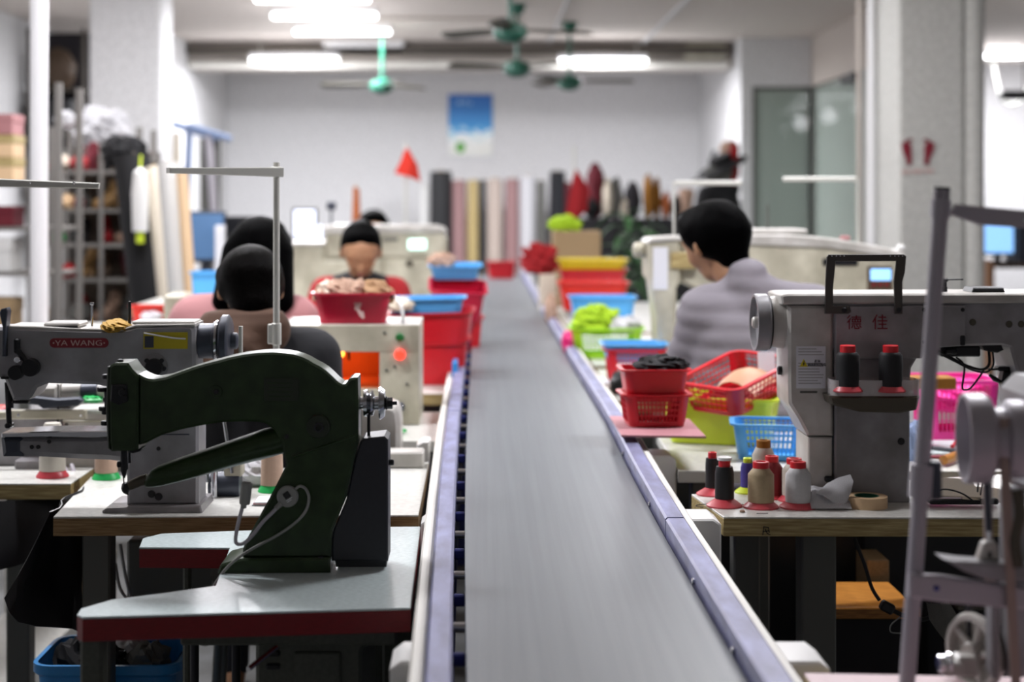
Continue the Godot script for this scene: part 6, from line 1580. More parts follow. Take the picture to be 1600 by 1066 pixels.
	solo("white_block", "square white block standing at the grey machine's table corner by the rail", "block", span(Vector3(-0.33, 0.76, -3.98), Vector3(-0.14, 0.80, -4.06), 0.004), M.machine_white)
	var pb := thing("motor_housing", "white rounded motor housing on the table behind the green machine's pulley", "motor", Vector3(-0.2927, 0.7777, -4.2))
	part(pb, "shell", prism(smooth2(PackedVector2Array([Vector2(-0.0359, -0.0889), Vector2(-0.0359, 0.123), Vector2(-0.017, 0.1419), Vector2(0.0662, 0.1419), Vector2(0.1003, 0.1192), Vector2(0.104, 0.0095), Vector2(0.104, -0.0889)]), 3), 0.0, -0.16, 0.012), M.machine_white, Vector3(-0.02, -0.03, 0))
	part(pb, "seam", span(Vector3(-0.02, -0.02, 0.001), Vector3(-0.017, 0.12, -0.01), 0.0005), M.frame_grey)


# ---------------------------------------------------------------- plastic baskets

# solid: no holes; flare: how much wider the rim is than the bottom
func basket_parts(o: Node3D, w: float, l: float, h: float, m: Material, solid := false, flare := 1.16, cols := 11) -> void:
	var key := "%.3f/%.3f/%.3f/%s/%.2f" % [w, l, h, solid, flare]
	var bw := w / flare
	var bl := l / (1.0 + (flare - 1.0) * w / l)
	var r := minf(w, l) * 0.16
	if not C.has(key):
		var lo := 1.0 if solid else 0.16
		var at := func(k: float, inset: float) -> PackedVector3Array:
			return rrect(lerpf(bw, w, k) - inset * 2, lerpf(bl, l, k) - inset * 2, r - inset, h * k, 4)
		var tub := [at.call(0.0, 0.004), at.call(0.015, 0.0), at.call(lo, 0.0), at.call(lo, 0.003), at.call(0.03, 0.003)]
		var rim := loft([mv(rrect(w, l, r, 0.0, 4), Vector3(0, h * 0.93, 0)), mv(rrect(w + 0.02, l + 0.02, r + 0.01, 0.0, 4), Vector3(0, h * 0.95, 0)), mv(rrect(w + 0.02, l + 0.02, r + 0.01, 0.0, 4), Vector3(0, h, 0)), mv(rrect(w - 0.006, l - 0.006, r - 0.003, 0.0, 4), Vector3(0, h, 0)), mv(rrect(w - 0.006, l - 0.006, r - 0.003, 0.0, 4), Vector3(0, h * 0.93, 0))], false, true, true)
		var bars := []
		if not solid:
			for side in 4:
				var along_x := side % 2 == 0
				var half: float = (bw if along_x else bl) / 2 - r
				var n := maxi(4, int(cols * (bw if along_x else bl) / maxf(bw, bl)))
				for i in n + 1:
					var u := lerpf(-half, half, float(i) / n)
					var t := 0.0017
					var x0 := bw / 2
					var x1 := w / 2
					var z0 := bl / 2
					var z1 := l / 2
					var sg := 1.0 if side < 2 else -1.0
					var a := Vector3(u, h * 0.14, lerpf(z0, z1, 0.14) * sg) if along_x else Vector3(lerpf(x0, x1, 0.14) * sg, h * 0.14, u)
					var b := Vector3(u * w / bw, h * 0.95, lerpf(z0, z1, 0.95) * sg) if along_x else Vector3(lerpf(x0, x1, 0.95) * sg, h * 0.95, u * l / bl)
					bars.append(tube([a, b], t, 4))
				# solid corners
			for c in 4:
				var q0 := rrect(lerpf(bw, w, 0.14), lerpf(bl, l, 0.14), r, h * 0.14, 4)
				var q1 := rrect(lerpf(bw, w, 0.95), lerpf(bl, l, 0.95), r, h * 0.95, 4)
				var rows := [[], []]
				for i in 5:
					rows[0].append(q0[c * 5 + i])
					rows[1].append(q1[c * 5 + i])
				bars.append(sheet(rows, 0.003))
			for k in [0.33, 0.5, 0.67, 0.84]:
				var a0: PackedVector3Array = at.call(k, -0.0012)
				var a1: PackedVector3Array = at.call(k, 0.0016)
				bars.append(loft([a0, mv(a0, Vector3(0, 0.0032, 0)), mv(a1, Vector3(0, 0.0032, 0)), a1], false, true, true))
		C[key] = [mesh(loft(tub)), mesh(rim), mesh(cat(bars)) if bars.size() else null]
	part(o, "tub" if solid else "bottom", C[key][0], m)
	part(o, "rim", C[key][1], m)
	if C[key][2]:
		part(o, "lattice", C[key][2], m)

func basket(label: String, at: Vector3, size: Vector3, m: Material, turn := 0.0, solid := false, tilt := Vector2.ZERO, group := "") -> Node3D:
	var o := thing("basket", label, "basket", at, turn, group)
	basket_parts(o, size.x, size.z, size.y, m, solid)
	o.rotation_degrees.x = tilt.x
	o.rotation_degrees.z = tilt.y
	return o

func baskets() -> void:
	# on the oven
	basket("crimson basket of beige pieces standing on top of the white oven", Vector3(-0.3826, 1.057, -4.86), Vector3(0.228, 0.092, 0.17), M.crimson_plastic, 2.0, true)
	var print_ := part(get_node("basket"), "white_print", strokes([[0.1, 0.9, 0.45, 0.95], [0.45, 0.95, 0.3, 0.5], [0.3, 0.5, 0.5, 0.1], [0.55, 0.3, 0.6, 0.0], [0.2, 0.75, 0.2, 0.5]], 0.05, 0.009, 0.001), M.ink_pale, Vector3(0.002, 0.02, 0.09), Vector3(-8, 0, 0))
	print_.position.z = 0.086
	for q in [[520, 452, 0.13, 0.085, 1, "cloth_beige", "beige leather piece heaped at the near side of the oven basket"], [551, 443, 0.13, 0.09, 2, "cloth_beige", "tallest beige leather piece in the oven basket"], [582, 451, 0.11, 0.085, 3, "cloth_tan", "tan leather piece in the oven basket beside the cable"], [508, 440, 0.06, 0.085, 4, "board_cream", "pale cream piece sticking out of the oven basket"]]:
		solo("leather_piece", q[6], "leather", mesh(lump(Vector3(q[2], q[3], 0.1), 0.5, q[4] + 20, 12)), M[q[5]], Vector3((q[0] - 750.0) * 0.00191, 1.1, -4.86))
	# the heaps beside the belt
	basket("lowest red basket of the leaning stack beside the belt", Vector3(-0.1856, 0.76, -5.9), Vector3(0.285, 0.17, 0.26), M.red_plastic, 0.0, true)
	basket("second red basket in the leaning stack beside the belt", Vector3(-0.1833, 0.835, -5.9), Vector3(0.285, 0.17, 0.26), M.scarlet_plastic, 1.0, true, Vector2(0, 1))
	basket("topmost red basket of the leaning stack beside the belt", Vector3(-0.1733, 0.905, -5.88), Vector3(0.3, 0.12, 0.27), M.red_plastic, -2.0, true, Vector2(1, 2))
	basket("blue basket with white cloth on the leaning red stack", Vector3(-0.191, 1.0, -5.85), Vector3(0.27, 0.075, 0.22), M.blue_plastic, 0.0, true, Vector2(0, 1))
	solo("white_cloth", "white cloth bundled in the blue basket of the leaning stack", "cloth", mesh(lump(Vector3(0.12, 0.05, 0.12), 0.4, 31, 12)), M.board_cream, Vector3(-0.2862, 1.03, -5.76))
	basket("red basket tipped towards the camera farther along the belt", Vector3(-0.1067, 0.925, -7.0), Vector3(0.235, 0.14, 0.2), M.crimson_plastic, 2.0, true, Vector2(14, -4))
	basket("red basket under the tipped one beside the belt", Vector3(-0.1018, 0.76, -7.06), Vector3(0.22, 0.16, 0.22), M.red_plastic, 0.0)
	basket("blue basket on top of the tipped red one", Vector3(-0.109, 1.085, -7.1), Vector3(0.22, 0.06, 0.18), M.blue_plastic, 0.0, true, Vector2(4, 0))
	solo("pink_bundle", "small pink bundle lying in the blue basket farther along the belt", "bundle", mesh(lump(Vector3(0.12, 0.08, 0.1), 0.5, 33, 12)), M.cloth_beige, Vector3(-0.172, 1.12, -7.12))
	solo("white_roll", "white paper roll standing beside the tipped red basket", "roll", cyl(0.03, 0.11, 18), M.paper, Vector3(-0.2519, 0.92, -6.95))
	solo("card_box", "low cardboard box under the white paper roll", "box", span(Vector3(-0.31, 0.76, -6.85), Vector3(-0.21, 0.865, -7.05)), M.cardboard)
	solo("blue_card", "blue folded card wedged between the red stack and the rail", "card", span(Vector3(-0.0981, 0.8045, -5.6), Vector3(-0.0779, 0.8613, -5.75), 0.004), M.bin_blue, Vector3.ZERO)
	var bx := belt_y(13.4)
	basket("red basket riding on the far end of the belt", Vector3(0.178, bx + 0.001, -13.5), Vector3(0.235, 0.14, 0.2), M.red_plastic, 0.0, true)
	basket("bright blue basket on the desk behind the pink jacket", Vector3(-1.2158, 0.98, -7.2), Vector3(0.14, 0.13, 0.15), M.blue_plastic, 0.0, true)
	basket("scarlet basket with white paper near the leaning rolls", Vector3(-1.2896, 0.93, -6.3), Vector3(0.14, 0.085, 0.14), M.scarlet_plastic, 5.0, true)
	solo("paper_heap", "heap of white paper in the scarlet basket near the leaning rolls", "paper", mesh(lump(Vector3(0.1, 0.05, 0.08), 0.4, 35, 10)), M.paper, Vector3(-1.2773, 0.955, -6.25))
	solo("pale_bin", "pale green box beside the pink jacket", "box", span(Vector3(-1.2025, 0.9244, -6.1), Vector3(-1.124, 1.0687, -6.3), 0.01), M.machine_cream)
	var bt := table("work_table", "table beside the shoe racks with the scarlet basket on it", rect(-1.75, -0.98, 6.0, 6.6), M.laminate_white, M.edge_cream, [[-1.7, 6.05], [-1.7, 6.55], [-1.05, 6.05], [-1.05, 6.55]], 0.925)
	bt.set_meta("category", "table")
	table("work_table", "desk with the bright blue basket behind the pink jacket", rect(-1.5, -1.12, 6.9, 7.5), M.laminate_white, M.edge_cream, [[-1.45, 6.95], [-1.45, 7.45], [-1.17, 6.95], [-1.17, 7.45]], 0.975)
	# across the belt, near to far
	basket("lime green tray under the tilted red basket", Vector3(0.6726, 0.756, -4.47), Vector3(0.31, 0.13, 0.2), M.lime_plastic, -17.0, true)
	basket("red basket with a tan piece, lying tilted on the lime tray", Vector3(0.716, 0.876, -4.45), Vector3(0.2, 0.085, 0.29), M.red_plastic, -44.0, false, Vector2(13, -3))
	var tan_ := []
	for i in 7:
		var r := []
		for j in 7:
			var u := i / 6.0 - 0.5
			var v := j / 6.0 - 0.5
			r.append(Vector3(u * 0.15, 0.045 - 0.17 * u * u - 0.06 * v * v, v * 0.12))
		tan_.append(r)
	solo("leather_insole", "tan leather piece arched inside the tilted red basket", "leather", sheet(tan_, 0.004), M.leather_tan, Vector3(0.7353, 0.91, -4.47), Vector3(14, -44, 4))
	solo("price_card", "white card stuck up in the tilted red basket", "card", box(0.05, 0.07, 0.003, 0.0005), M.paper, Vector3(0.8027, 0.965, -4.5), Vector3(-8, 10, 0))
	basket("light blue basket behind the spools and pale machine", Vector3(0.7551, 0.756, -4.18), Vector3(0.19, 0.095, 0.15), M.blue_plastic, -8.0)
	basket("lower of the two dark red baskets on the pink board", Vector3(0.4533, 0.841, -4.19), Vector3(0.166, 0.085, 0.14), M.red_plastic, 4.0)
	basket("upper of the two red baskets on the pink board, filled with black cloth", Vector3(0.4516, 0.905, -4.19), Vector3(0.166, 0.085, 0.14), M.red_plastic, 2.0, true)
	solo("black_cloth", "black cloth heaped in the upper red basket beside the man's sleeve", "cloth", mesh(lump(Vector3(0.13, 0.05, 0.11), 0.5, 41, 14)), M.cloth_black, Vector3(0.4734, 0.972, -4.19))
	solo("black_pouch", "small black pouch standing behind the stacked red baskets", "pouch", mesh(lump(Vector3(0.07, 0.085, 0.06), 0.3, 43, 12)), M.leather_black, Vector3(0.4796, 0.76, -5.5))
	basket("red basket holding a blue one beside the man's elbow", Vector3(0.5638, 0.76, -5.85), Vector3(0.215, 0.13, 0.18), M.red_plastic, 0.0)
	basket("blue basket nested in the red one beside the man's elbow", Vector3(0.5591, 0.84, -5.85), Vector3(0.225, 0.07, 0.185), M.blue_plastic, 0.0, true)
	basket("lime green basket of yellow green cloth beside the belt", Vector3(0.5362, 0.76, -6.85), Vector3(0.3, 0.13, 0.22), M.green_plastic, 0.0)
	solo("lime_cloth", "yellow green cloth heaped in the lime basket", "cloth", mesh(lump(Vector3(0.2, 0.13, 0.17), 0.5, 45, 16)), M.cloth_lime, Vector3(0.502, 0.85, -6.9))
	solo("white_cloth", "white cloth in the lime basket beside the yellow green cloth", "cloth", mesh(lump(Vector3(0.14, 0.08, 0.14), 0.5, 47, 14)), M.cloth_white, Vector3(0.6174, 0.855, -6.85))
	basket("blue basket behind the lime one beside the belt", Vector3(0.5735, 0.84, -7.55), Vector3(0.3, 0.14, 0.24), M.blue_plastic, 0.0, true)
	solo("carton", "white carton under the blue basket behind the lime one", "box", span(Vector3(0.46, 0.76, -7.35), Vector3(0.7, 0.838, -7.75)), M.paper)
	basket("scarlet basket behind the blue one beside the belt", Vector3(0.5958, 0.85, -8.5), Vector3(0.36, 0.15, 0.26), M.scarlet_plastic, 0.0, true)
	solo("carton", "white carton under the scarlet basket", "box", span(Vector3(0.48, 0.76, -8.35), Vector3(0.72, 0.848, -8.65)), M.paper)
	basket("red tray below the yellow one at the far table", Vector3(0.6412, 0.94, -9.2), Vector3(0.38, 0.1, 0.26), M.red_plastic, 0.0, true)
	basket("yellow tray on the red tray at the far table", Vector3(0.6412, 1.015, -9.2), Vector3(0.39, 0.08, 0.26), M.yellow_plastic, 0.0, true)
	solo("carton", "grey carton under the red and yellow trays", "box", span(Vector3(0.5, 0.76, -9.08), Vector3(0.78, 0.938, -9.32)), M.bag_grey)
	solo("cardboard_box", "brown cardboard box with lime cloth on top at the far table", "box", span(Vector3(0.4585, 0.761, -10.1), Vector3(0.7584, 1.2386, -10.35), 0.004), M.cardboard)
	solo("lime_cloth", "lime cloth draped over the brown cardboard box", "cloth", mesh(lump(Vector3(0.2, 0.12, 0.18), 0.4, 49, 14)), M.cloth_lime, Vector3(0.5443, 1.221, -10.2))
	solo("red_bag", "red cloth bag beside the far end of the belt", "bag", mesh(lump(Vector3(0.2, 0.17, 0.14), 0.75, 51, 16, 3.0)), M.cloth_red, Vector3(0.3519, 0.9963, -9.5))
	solo("carton", "cream carton under the red cloth bag beside the belt end", "box", span(Vector3(0.3292 + 0.02, 0.761, -9.42), Vector3(0.4464, 0.995, -9.58)), M.board_cream)
	solo("pale_bundle", "pale bundle wedged between the belt rail and scarlet basket", "bundle", mesh(lump(Vector3(0.07, 0.16, 0.08), 0.3, 53, 12)), M.cloth_beige, Vector3(0.3691, 0.79, -8.35))
	solo("magenta_cloth", "dark pink cloth hanging beside the lime basket next to the rail", "cloth", mesh(lump(Vector3(0.05, 0.1, 0.12), 0.3, 55, 12)), M.magenta_plastic, Vector3(0.3656, 0.79, -6.7))
	solo("paper_heap", "white paper scraps between the rail and lime basket", "paper", mesh(lump(Vector3(0.12, 0.04, 0.16), 0.4, 57, 12)), M.paper, Vector3(0.4007, 0.76, -5.75))
	# seen through the gap under the pale machine's arm
	basket("bright pink basket seen under the pale machine's arm", Vector3(1.3318, 0.756, -4.55), Vector3(0.225, 0.17, 0.2), M.pink_plastic, 4.0)
	solo("pink_cloth", "bright pink cloth filling the pink basket", "cloth", mesh(lump(Vector3(0.19, 0.1, 0.17), 0.3, 59, 12)), M.pink_plastic, Vector3(1.3318, 0.83, -4.55))
	var wb := solo("wooden_bar", "short ochre wooden bar held before the pink basket", "bar", span(Vector3(1.1063, 0.925, -4.25), Vector3(1.2604, 0.955, -4.33)), M.cloth_ochre)
	wb.set_meta("category", "wooden bar")
	solo("carton", "pale carton carrying the ochre bar before the pink basket", "box", span(Vector3(1.1097, 0.756, -4.25), Vector3(1.1474, 0.924, -4.33)), M.paper)
	solo("cutting_mat", "pale green cutting mat with a red edge on the scuffed table", "mat", span(Vector3(1.1425, 0.756, -4.2), Vector3(1.3202, 0.766, -4.42), 0.002), M.laminate_blue)
	solo("red_ruler", "dark red ruler lying before the green cutting mat", "ruler", span(Vector3(1.1183, 0.756, -4.15), Vector3(1.2757, 0.764, -4.17), 0.001), M.label_red)
	solo("wooden_stick", "wooden handled tool lying on the scuffed table", "tool", rod(Vector3(1.1626, 0.76, -4.0323) + Vector3(0, 0.012, 0), Vector3(1.2474, 0.76, -4.1432) + Vector3(0, 0.012, 0), 0.012), M.drawer_wood)
	solo("red_tool", "small red handled tool beside the wooden stick", "tool", rod(Vector3(1.2554, 0.76, -4.2713) + Vector3(0, 0.01, 0), Vector3(1.3341, 0.76, -4.4312) + Vector3(0, 0.012, 0), 0.006), M.red_cap)
	solo("steel_tool", "steel tool lying across the scuffed table", "tool", rod(Vector3(1.1931, 0.76, -4.2494) + Vector3(0, 0.01, 0), Vector3(1.25, 0.76, -4.185) + Vector3(0, 0.01, 0), 0.007), M.dark_steel)
	solo("purple_bag", "blue violet bag hanging behind the pale machine's column", "bag", mesh(lump(Vector3(0.06, 0.11, 0.08), 0.3, 61, 12)), M.cloth_blue, Vector3(1.1119, 0.757, -4.1))
	var pp := thing("paper_stack", "cream cards stacked on a black ring clip at the pale machine's foot", "paper", Vector3(1.0315, 0.7705, -3.5))
	part(pp, "card", box(0.105, 0.003, 0.075, 0.0005), M.paper_cream, Vector3(0, 0.026, -0.01), Vector3(22, 0, -3))
	part(pp, "card", box(0.1, 0.003, 0.06, 0.0005), M.paper_cream, Vector3(0.06, 0.014, 0), Vector3(20, 0, -6))
	part(pp, "ring_clip", cat([tube(smooth([Vector3(-0.07, 0.0, 0.02), Vector3(-0.04, 0.03, 0.04), Vector3(0.0, 0.025, 0.045), Vector3(0.035, 0.003, 0.03)]), 0.002, 6), rod(Vector3(0.05, 0.002, 0.02), Vector3(0.07, 0.035, -0.02), 0.002), rod(Vector3(0.042, 0.002, 0.025), Vector3(0.06, 0.035, -0.02), 0.002)]), M.black_iron)
	part(pp, "tray", span(Vector3(-0.06, -0.004, -0.03), Vector3(0.09, 0.008, 0.03)), M.black_iron)


# ---------------------------------------------------------------- the far end of the workshop

func roll(label: String, foot: Vector3, top: Vector3, r: float, m: Material, group := "fabric rolls") -> void:
	var o := thing("fabric_roll", label, "fabric roll", foot, 0.0, group)
	var d := top - foot
	var lift := Vector3(0, r * absf(d.x) / maxf(d.length(), 0.01), 0)
	part(o, "fabric", rod(lift, d, r, 20), m)
	part(o, "core", rod(lift + d * 0.99, d + d.normalized() * 0.012, r * 0.35, 12), M.cardboard)

func flag(label: String, foot: Vector3, h: float, pts: Array, m: Material) -> void:
	var o := thing("flag", label, "flag", foot)
	part(o, "pole", rod(Vector3.ZERO, Vector3(0, h, 0), 0.012, 10), M.stand_white)
	part(o, "foot", lathe([[0.0, 0.0], [0.07, 0.0], [0.05, 0.03], [0.0, 0.03]], 16), M.stand_white)
	part(o, "cloth", sheet(pts, 0.004), m)

func rack(label: String, at: Vector3, w: float, d: float, h: float, levels: Array, m: Material) -> Node3D:
	var o := thing("metal_rack", label, "rack", at)
	for x in [-w / 2, w / 2]:
		for z in [-d / 2, d / 2]:
			part(o, "post", span(Vector3(x - 0.016, 0, z - 0.016), Vector3(x + 0.016, h, z + 0.016)), m)
	for l in levels:
		part(o, "shelf", span(Vector3(-w / 2, l - 0.02, -d / 2), Vector3(w / 2, l, d / 2)), m)
	return o

func shoe_box(label: String, at: Vector3, s: Vector3, m: Material, lid: Material, group := "boxes on the shoe racks") -> void:
	var o := thing("shoe_box", label, "box", at, 0.0, group)
	part(o, "body", span(Vector3(-s.x / 2, 0, -s.z / 2), Vector3(s.x / 2, s.y * 0.8, s.z / 2)), m)
	part(o, "lid", span(Vector3(-s.x / 2 - 0.004, s.y * 0.62, -s.z / 2 - 0.004), Vector3(s.x / 2 + 0.004, s.y, s.z / 2 + 0.004)), lid)

func monitor(label: String, at: Vector3, w: float, h: float, lift: float, screen: Material, turn := 0.0, case_ := "monitor_black") -> void:
	var o := thing("computer_monitor", label, "monitor", at, turn)
	part(o, "stand", cat([span(Vector3(-0.1, 0, -0.08), Vector3(0.1, 0.015, 0.08)), span(Vector3(-0.025, 0.0, -0.03), Vector3(0.025, lift + h * 0.3, 0.0))]), M[case_])
	var b := part(o, "case", span(Vector3(-w / 2, lift, 0.0), Vector3(w / 2, lift + h, 0.04), 0.006), M[case_])
	part(b, "screen", span(Vector3(-w / 2 + 0.015, lift + 0.02, 0.036), Vector3(w / 2 - 0.015, lift + h - 0.015, 0.043), 0.001), screen)

func back_things() -> void:
	# fabric rolls standing against the far wall
	var rl := [[689, 34, 268, "black", "thread_black", "broad black fabric roll at the start of the row under the poster"], [717, 22, 282, "rose", "fabric_rose", "dusty rose fabric roll beside the broad black one"], [739, 18, 282, "tan", "edge_cream", "tan fabric roll below the poster"], [754, 10, 282, "black", "thread_black", "narrow black fabric roll beside the tan one"], [773, 24, 280, "cream", "fabric_blush", "blush fabric roll behind the end of the belt"], [800, 22, 280, "rose", "fabric_rose", "dusty rose fabric roll behind the end of the belt"], [824, 25, 275, "white", "cloth_white", "white fabric roll near the middle of the row"], [845, 14, 283, "taupe", "bag_grey", "taupe fabric roll beside the white one"], [663, 14, 290, "grey", "board_grey", "pale grey fabric roll at the outer end of the row"]]
	for q in rl:
		var d := 18.7
		var u := d / 2511.0
		var x: float = (q[0] - 750.0) * u
		roll(q[5], Vector3(x, 0.0, -d), Vector3(x, 1.42 + (316.0 - q[2]) * u, -d), q[1] * u / 2, M[q[4]])
	roll("dark navy fabric roll leaning beside the red flag", Vector3(0.8546, 0.0, -18.5), Vector3(0.8988, 1.7736, -18.6), 0.09, M.jacket_navy)
	roll("dark wine fabric roll leaning beside the navy one", Vector3(0.9926, 0.0, -18.6), Vector3(1.0074, 1.6496, -18.7), 0.05, M.cloth_wine)
	# flags
	var f1 := Vector3(-0.5313, 0.7605, -11.5)
	f1.y = 0.0
	flag("orange red flag drooping from a pole before the far wall", f1, 1.8505, [[Vector3(0.005, 1.8322, 0), Vector3(0.02, 1.7955, 0.01), Vector3(0.035, 1.7589, 0.0)], [Vector3(-0.035, 1.7131, 0.02), Vector3(0.04, 1.7131, 0.04), Vector3(0.085, 1.6856, 0.01)], [Vector3(-0.08, 1.6261, 0.02), Vector3(0.02, 1.6032, 0.05), Vector3(0.105, 1.5666, 0.01)]], M.flag_red)
	var f2 := Vector3(0.7318, 0.7032, -12.5)
	f2.y = 0.0
	flag("dark red flag hanging down a tall pale pole near the plants", f2, 1.8581, [[Vector3(0.0, 1.6888, 0.0), Vector3(0.03, 1.6589, 0.03), Vector3(0.05, 1.6191, 0.0)], [Vector3(-0.03, 1.4996, 0.02), Vector3(0.05, 1.4996, 0.04), Vector3(0.12, 1.5196, 0.0)], [Vector3(-0.07, 1.2906, 0.02), Vector3(0.02, 1.3005, 0.04), Vector3(0.1, 1.3503, 0.0)]], M.cloth_red)
	var f3 := Vector3(-0.8301, 0.8006, -10.8)
	f3.y = 0.0
	flag("narrow orange pennant standing behind the woman's bun", f3, 1.549, [[Vector3(-0.02, 1.5232, 0.015), Vector3(0.0, 1.5232, 0.025), Vector3(0.02, 1.506, 0.015)], [Vector3(-0.03, 1.2652, 0.015), Vector3(0.0, 1.2652, 0.025), Vector3(0.03, 1.2738, 0.015)]], M.cloth_orange)
	# low cabinet with bags and hats before the office wall
	var cb := thing("storage_cabinet", "dark storage cabinet below the hanging bags near the office glass", "cabinet", Vector3(1.4496, 0, -14.0))
	part(cb, "body", span(Vector3(-0.75, 0, -0.2), Vector3(0.7, 1.28, 0.2), 0.01), M.cloth_dark)
	for q in 3:
		part(cb, "door", span(Vector3(-0.74 + 0.48 * q, 0.05, 0.2), Vector3(-0.28 + 0.48 * q, 1.24, 0.215), 0.004), M.black_plastic)
	var goods := [[930, 282, 36, 56, "cloth_wine", "dark red doll-like bundle standing near the pale flag pole", 3], [925, 322, 30, 40, "cloth_black", "black bag below the dark red bundle", 4], [948, 300, 20, 44, "board_cream", "pale pink bag next to the dark red bundle", 5], [962, 305, 26, 60, "bag_grey", "grey bag standing on the dark cabinet", 6], [988, 312, 30, 60, "cloth_dark", "dark bag behind the green plant", 7], [1012, 300, 18, 62, "cloth_ochre", "ochre leather roll standing on the cabinet", 8], [1026, 304, 16, 60, "cloth_ochre", "second ochre leather roll close to the orange one", 9], [1040, 318, 16, 40, "cloth_orange", "short orange leather roll on the cabinet", 10], [900, 318, 26, 30, "cloth_black", "small black bag at the cabinet end nearest the flag", 11], [975, 322, 22, 30, "board_cream", "small cream pouch between the dark bags", 12], [1056, 322, 20, 34, "cloth_black", "black pouch at the cabinet end nearest the coats", 13]]
	for q in goods:
		var d := 14.0
		var u := d / 2511.0
		var top: float = 1.42 + (316.0 - (q[1] - q[3] * 0.5)) * u
		solo("leather_bag", q[5], "bag", mesh(lump(Vector3(q[2] * u * 0.85, top - 1.28, 0.2), 0.25, q[6] + 70, 14)), M[q[4]], Vector3((q[0] - 750.0) * u, 1.28, -d + 0.02 * (q[6] % 3)), Vector3.ZERO, "")
	# coats and hats hanging on the office wall
	var ht := thing("coat_stand", "dark coat stand carrying coats and hats beside the office glass", "coat stand", Vector3(2.1804, 0, -15.0))
	part(ht, "pole", rod(Vector3.ZERO, Vector3(0, 1.9, 0), 0.02, 10), M.black_iron)
	part(ht, "foot", lathe([[0.0, 0.0], [0.22, 0.0], [0.2, 0.03], [0.0, 0.04]], 20), M.black_iron)
	part(ht, "arm", rod(Vector3(-0.2, 1.62, 0.0), Vector3(0.2, 1.72, 0.0), 0.012, 8), M.black_iron)
	solo("coat", "long black coat hanging on the stand beside the office glass", "coat", nets([[Vector3(-0.12, 1.5, 0), Vector3(0.12, 1.55, 0), 0.08, 0.08], [Vector3(-0.1, 1.4, 0.0), Vector3(-0.14, 0.8, 0.0), 0.12, 0.16], [Vector3(0.08, 1.4, 0.0), Vector3(0.1, 0.8, 0.0), 0.12, 0.16]], 0.03, 0.05), M.cloth_black, Vector3(2.2074, 0, -14.85))
	solo("coat", "pale pink coat hanging next to the black one", "coat", nets([[Vector3(-0.03, 1.5, 0), Vector3(0.03, 1.5, 0), 0.05, 0.05], [Vector3(0.0, 1.42, 0.0), Vector3(-0.05, 1.1, 0.0), 0.06, 0.08]], 0.03, 0.05), M.cloth_beige, Vector3(1.887, 0, -14.7))
	solo("hat", "wide black hat hanging at the top of the coat stand", "hat", mesh(lathe([[0.0, -0.02], [0.24, -0.02], [0.25, -0.01], [0.12, 0.01], [0.1, 0.09], [0.0, 0.1]], 24)), M.cloth_black, Vector3(2.228, 1.7619, -14.8), Vector3(10, 0, 22))
	solo("scarf", "red scarf hanging at the edge of the office glass", "scarf", mesh(lump(Vector3(0.1, 0.42, 0.1), 0.3, 81, 12)), M.cloth_red, Vector3(2.3399, 1.5732, -14.8))
	solo("hat", "beige cap on top of the coat stand", "hat", mesh(lump(Vector3(0.18, 0.16, 0.16), 0.3, 83, 12)), M.cloth_beige, Vector3(2.322, 1.8368, -14.95))
	solo("bag", "pinkish bag hanging under the wide black hat", "bag", mesh(lump(Vector3(0.26, 0.18, 0.14), 0.35, 85, 12)), M.bag_grey, Vector3(2.1852, 1.5845, -14.75))
	# plants
	for q in [[975, 405, 11.5, 1.0, "tall green leafy pot plant between the belt and the pattern machine"], [1008, 395, 12.2, 0.8, "second leafy pot plant close behind the pattern machine's head"]]:
		var d: float = q[2]
		var o := thing("potted_plant", q[4], "plant", Vector3((q[0] - 750.0) * d / 2511.0, 0, -d))
		part(o, "pot", lathe([[0.0, 0.0], [0.14, 0.0], [0.19, 0.4], [0.2, 0.42], [0.17, 0.42], [0.16, 0.38], [0.0, 0.38]], 20), M.soil_pot)
		part(o, "stem", rod(Vector3(0, 0.36, 0), Vector3(0.02, 0.95, 0), 0.015, 8), M.leaf)
		for k in 22:
			var a := k * 2.4
			var hh: float = 0.75 + 0.028 * k * q[3]
			var l := 0.26 + 0.09 * sin(k * 1.7)
			var dir := Vector3(cos(a), 0, sin(a))
			var rows := []
			for i in 5:
				var t := i / 4.0
				var w := 0.032 * sin(PI * clampf(t * 0.9 + 0.08, 0, 1)) + 0.003
				var c := Vector3(0.02, hh, 0) + dir * l * t + Vector3(0, 0.2 * t - 0.28 * t * t, 0)
				var sd := dir.cross(Vector3.UP) * w
				rows.append([c - sd, c + Vector3(0, -0.006, 0), c + sd])
			part(o, "leaf", sheet(rows, 0.003), M.leaf)
	# desks with screens
	table("computer_desk", "desk with the bright white screen behind the seated woman", rect(-1.7, -0.95, 10.8, 11.5), M.laminate_white, M.edge_white, [[-1.65, 10.85], [-1.0, 10.85], [-1.65, 11.45], [-1.0, 11.45]])
	monitor("bright white computer screen behind the beige machine", Vector3(-1.1959, 0.76, -11.0), 0.17, 0.22, 0.4, M.screen_white)
	solo("lit_panel", "small bright lit monitor beside the white computer screen", "monitor", span(Vector3(-1.1413, 1.1314, -10.98), Vector3(-1.085, 1.2619, -11.03), 0.004), M.screen_white)
	solo("monitor_box", "grey box under the small bright monitor", "box", span(Vector3(-1.1521, 0.76, -10.9), Vector3(-1.0733, 1.1309, -11.1)), M.board_grey)
	table("computer_desk", "desk with two dim screens behind the leaning rolls", rect(-1.88, -1.2, 8.9, 9.5), M.laminate_white, M.edge_white, [[-1.83, 8.95], [-1.25, 8.95], [-1.83, 9.45], [-1.25, 9.45]], 0.98)
	monitor("grey computer screen with a blue picture behind the leaning rolls", Vector3(-1.5511, 0.98, -9.1), 0.22, 0.29, 0.1, M.screen_desk, 12.0, "slate")
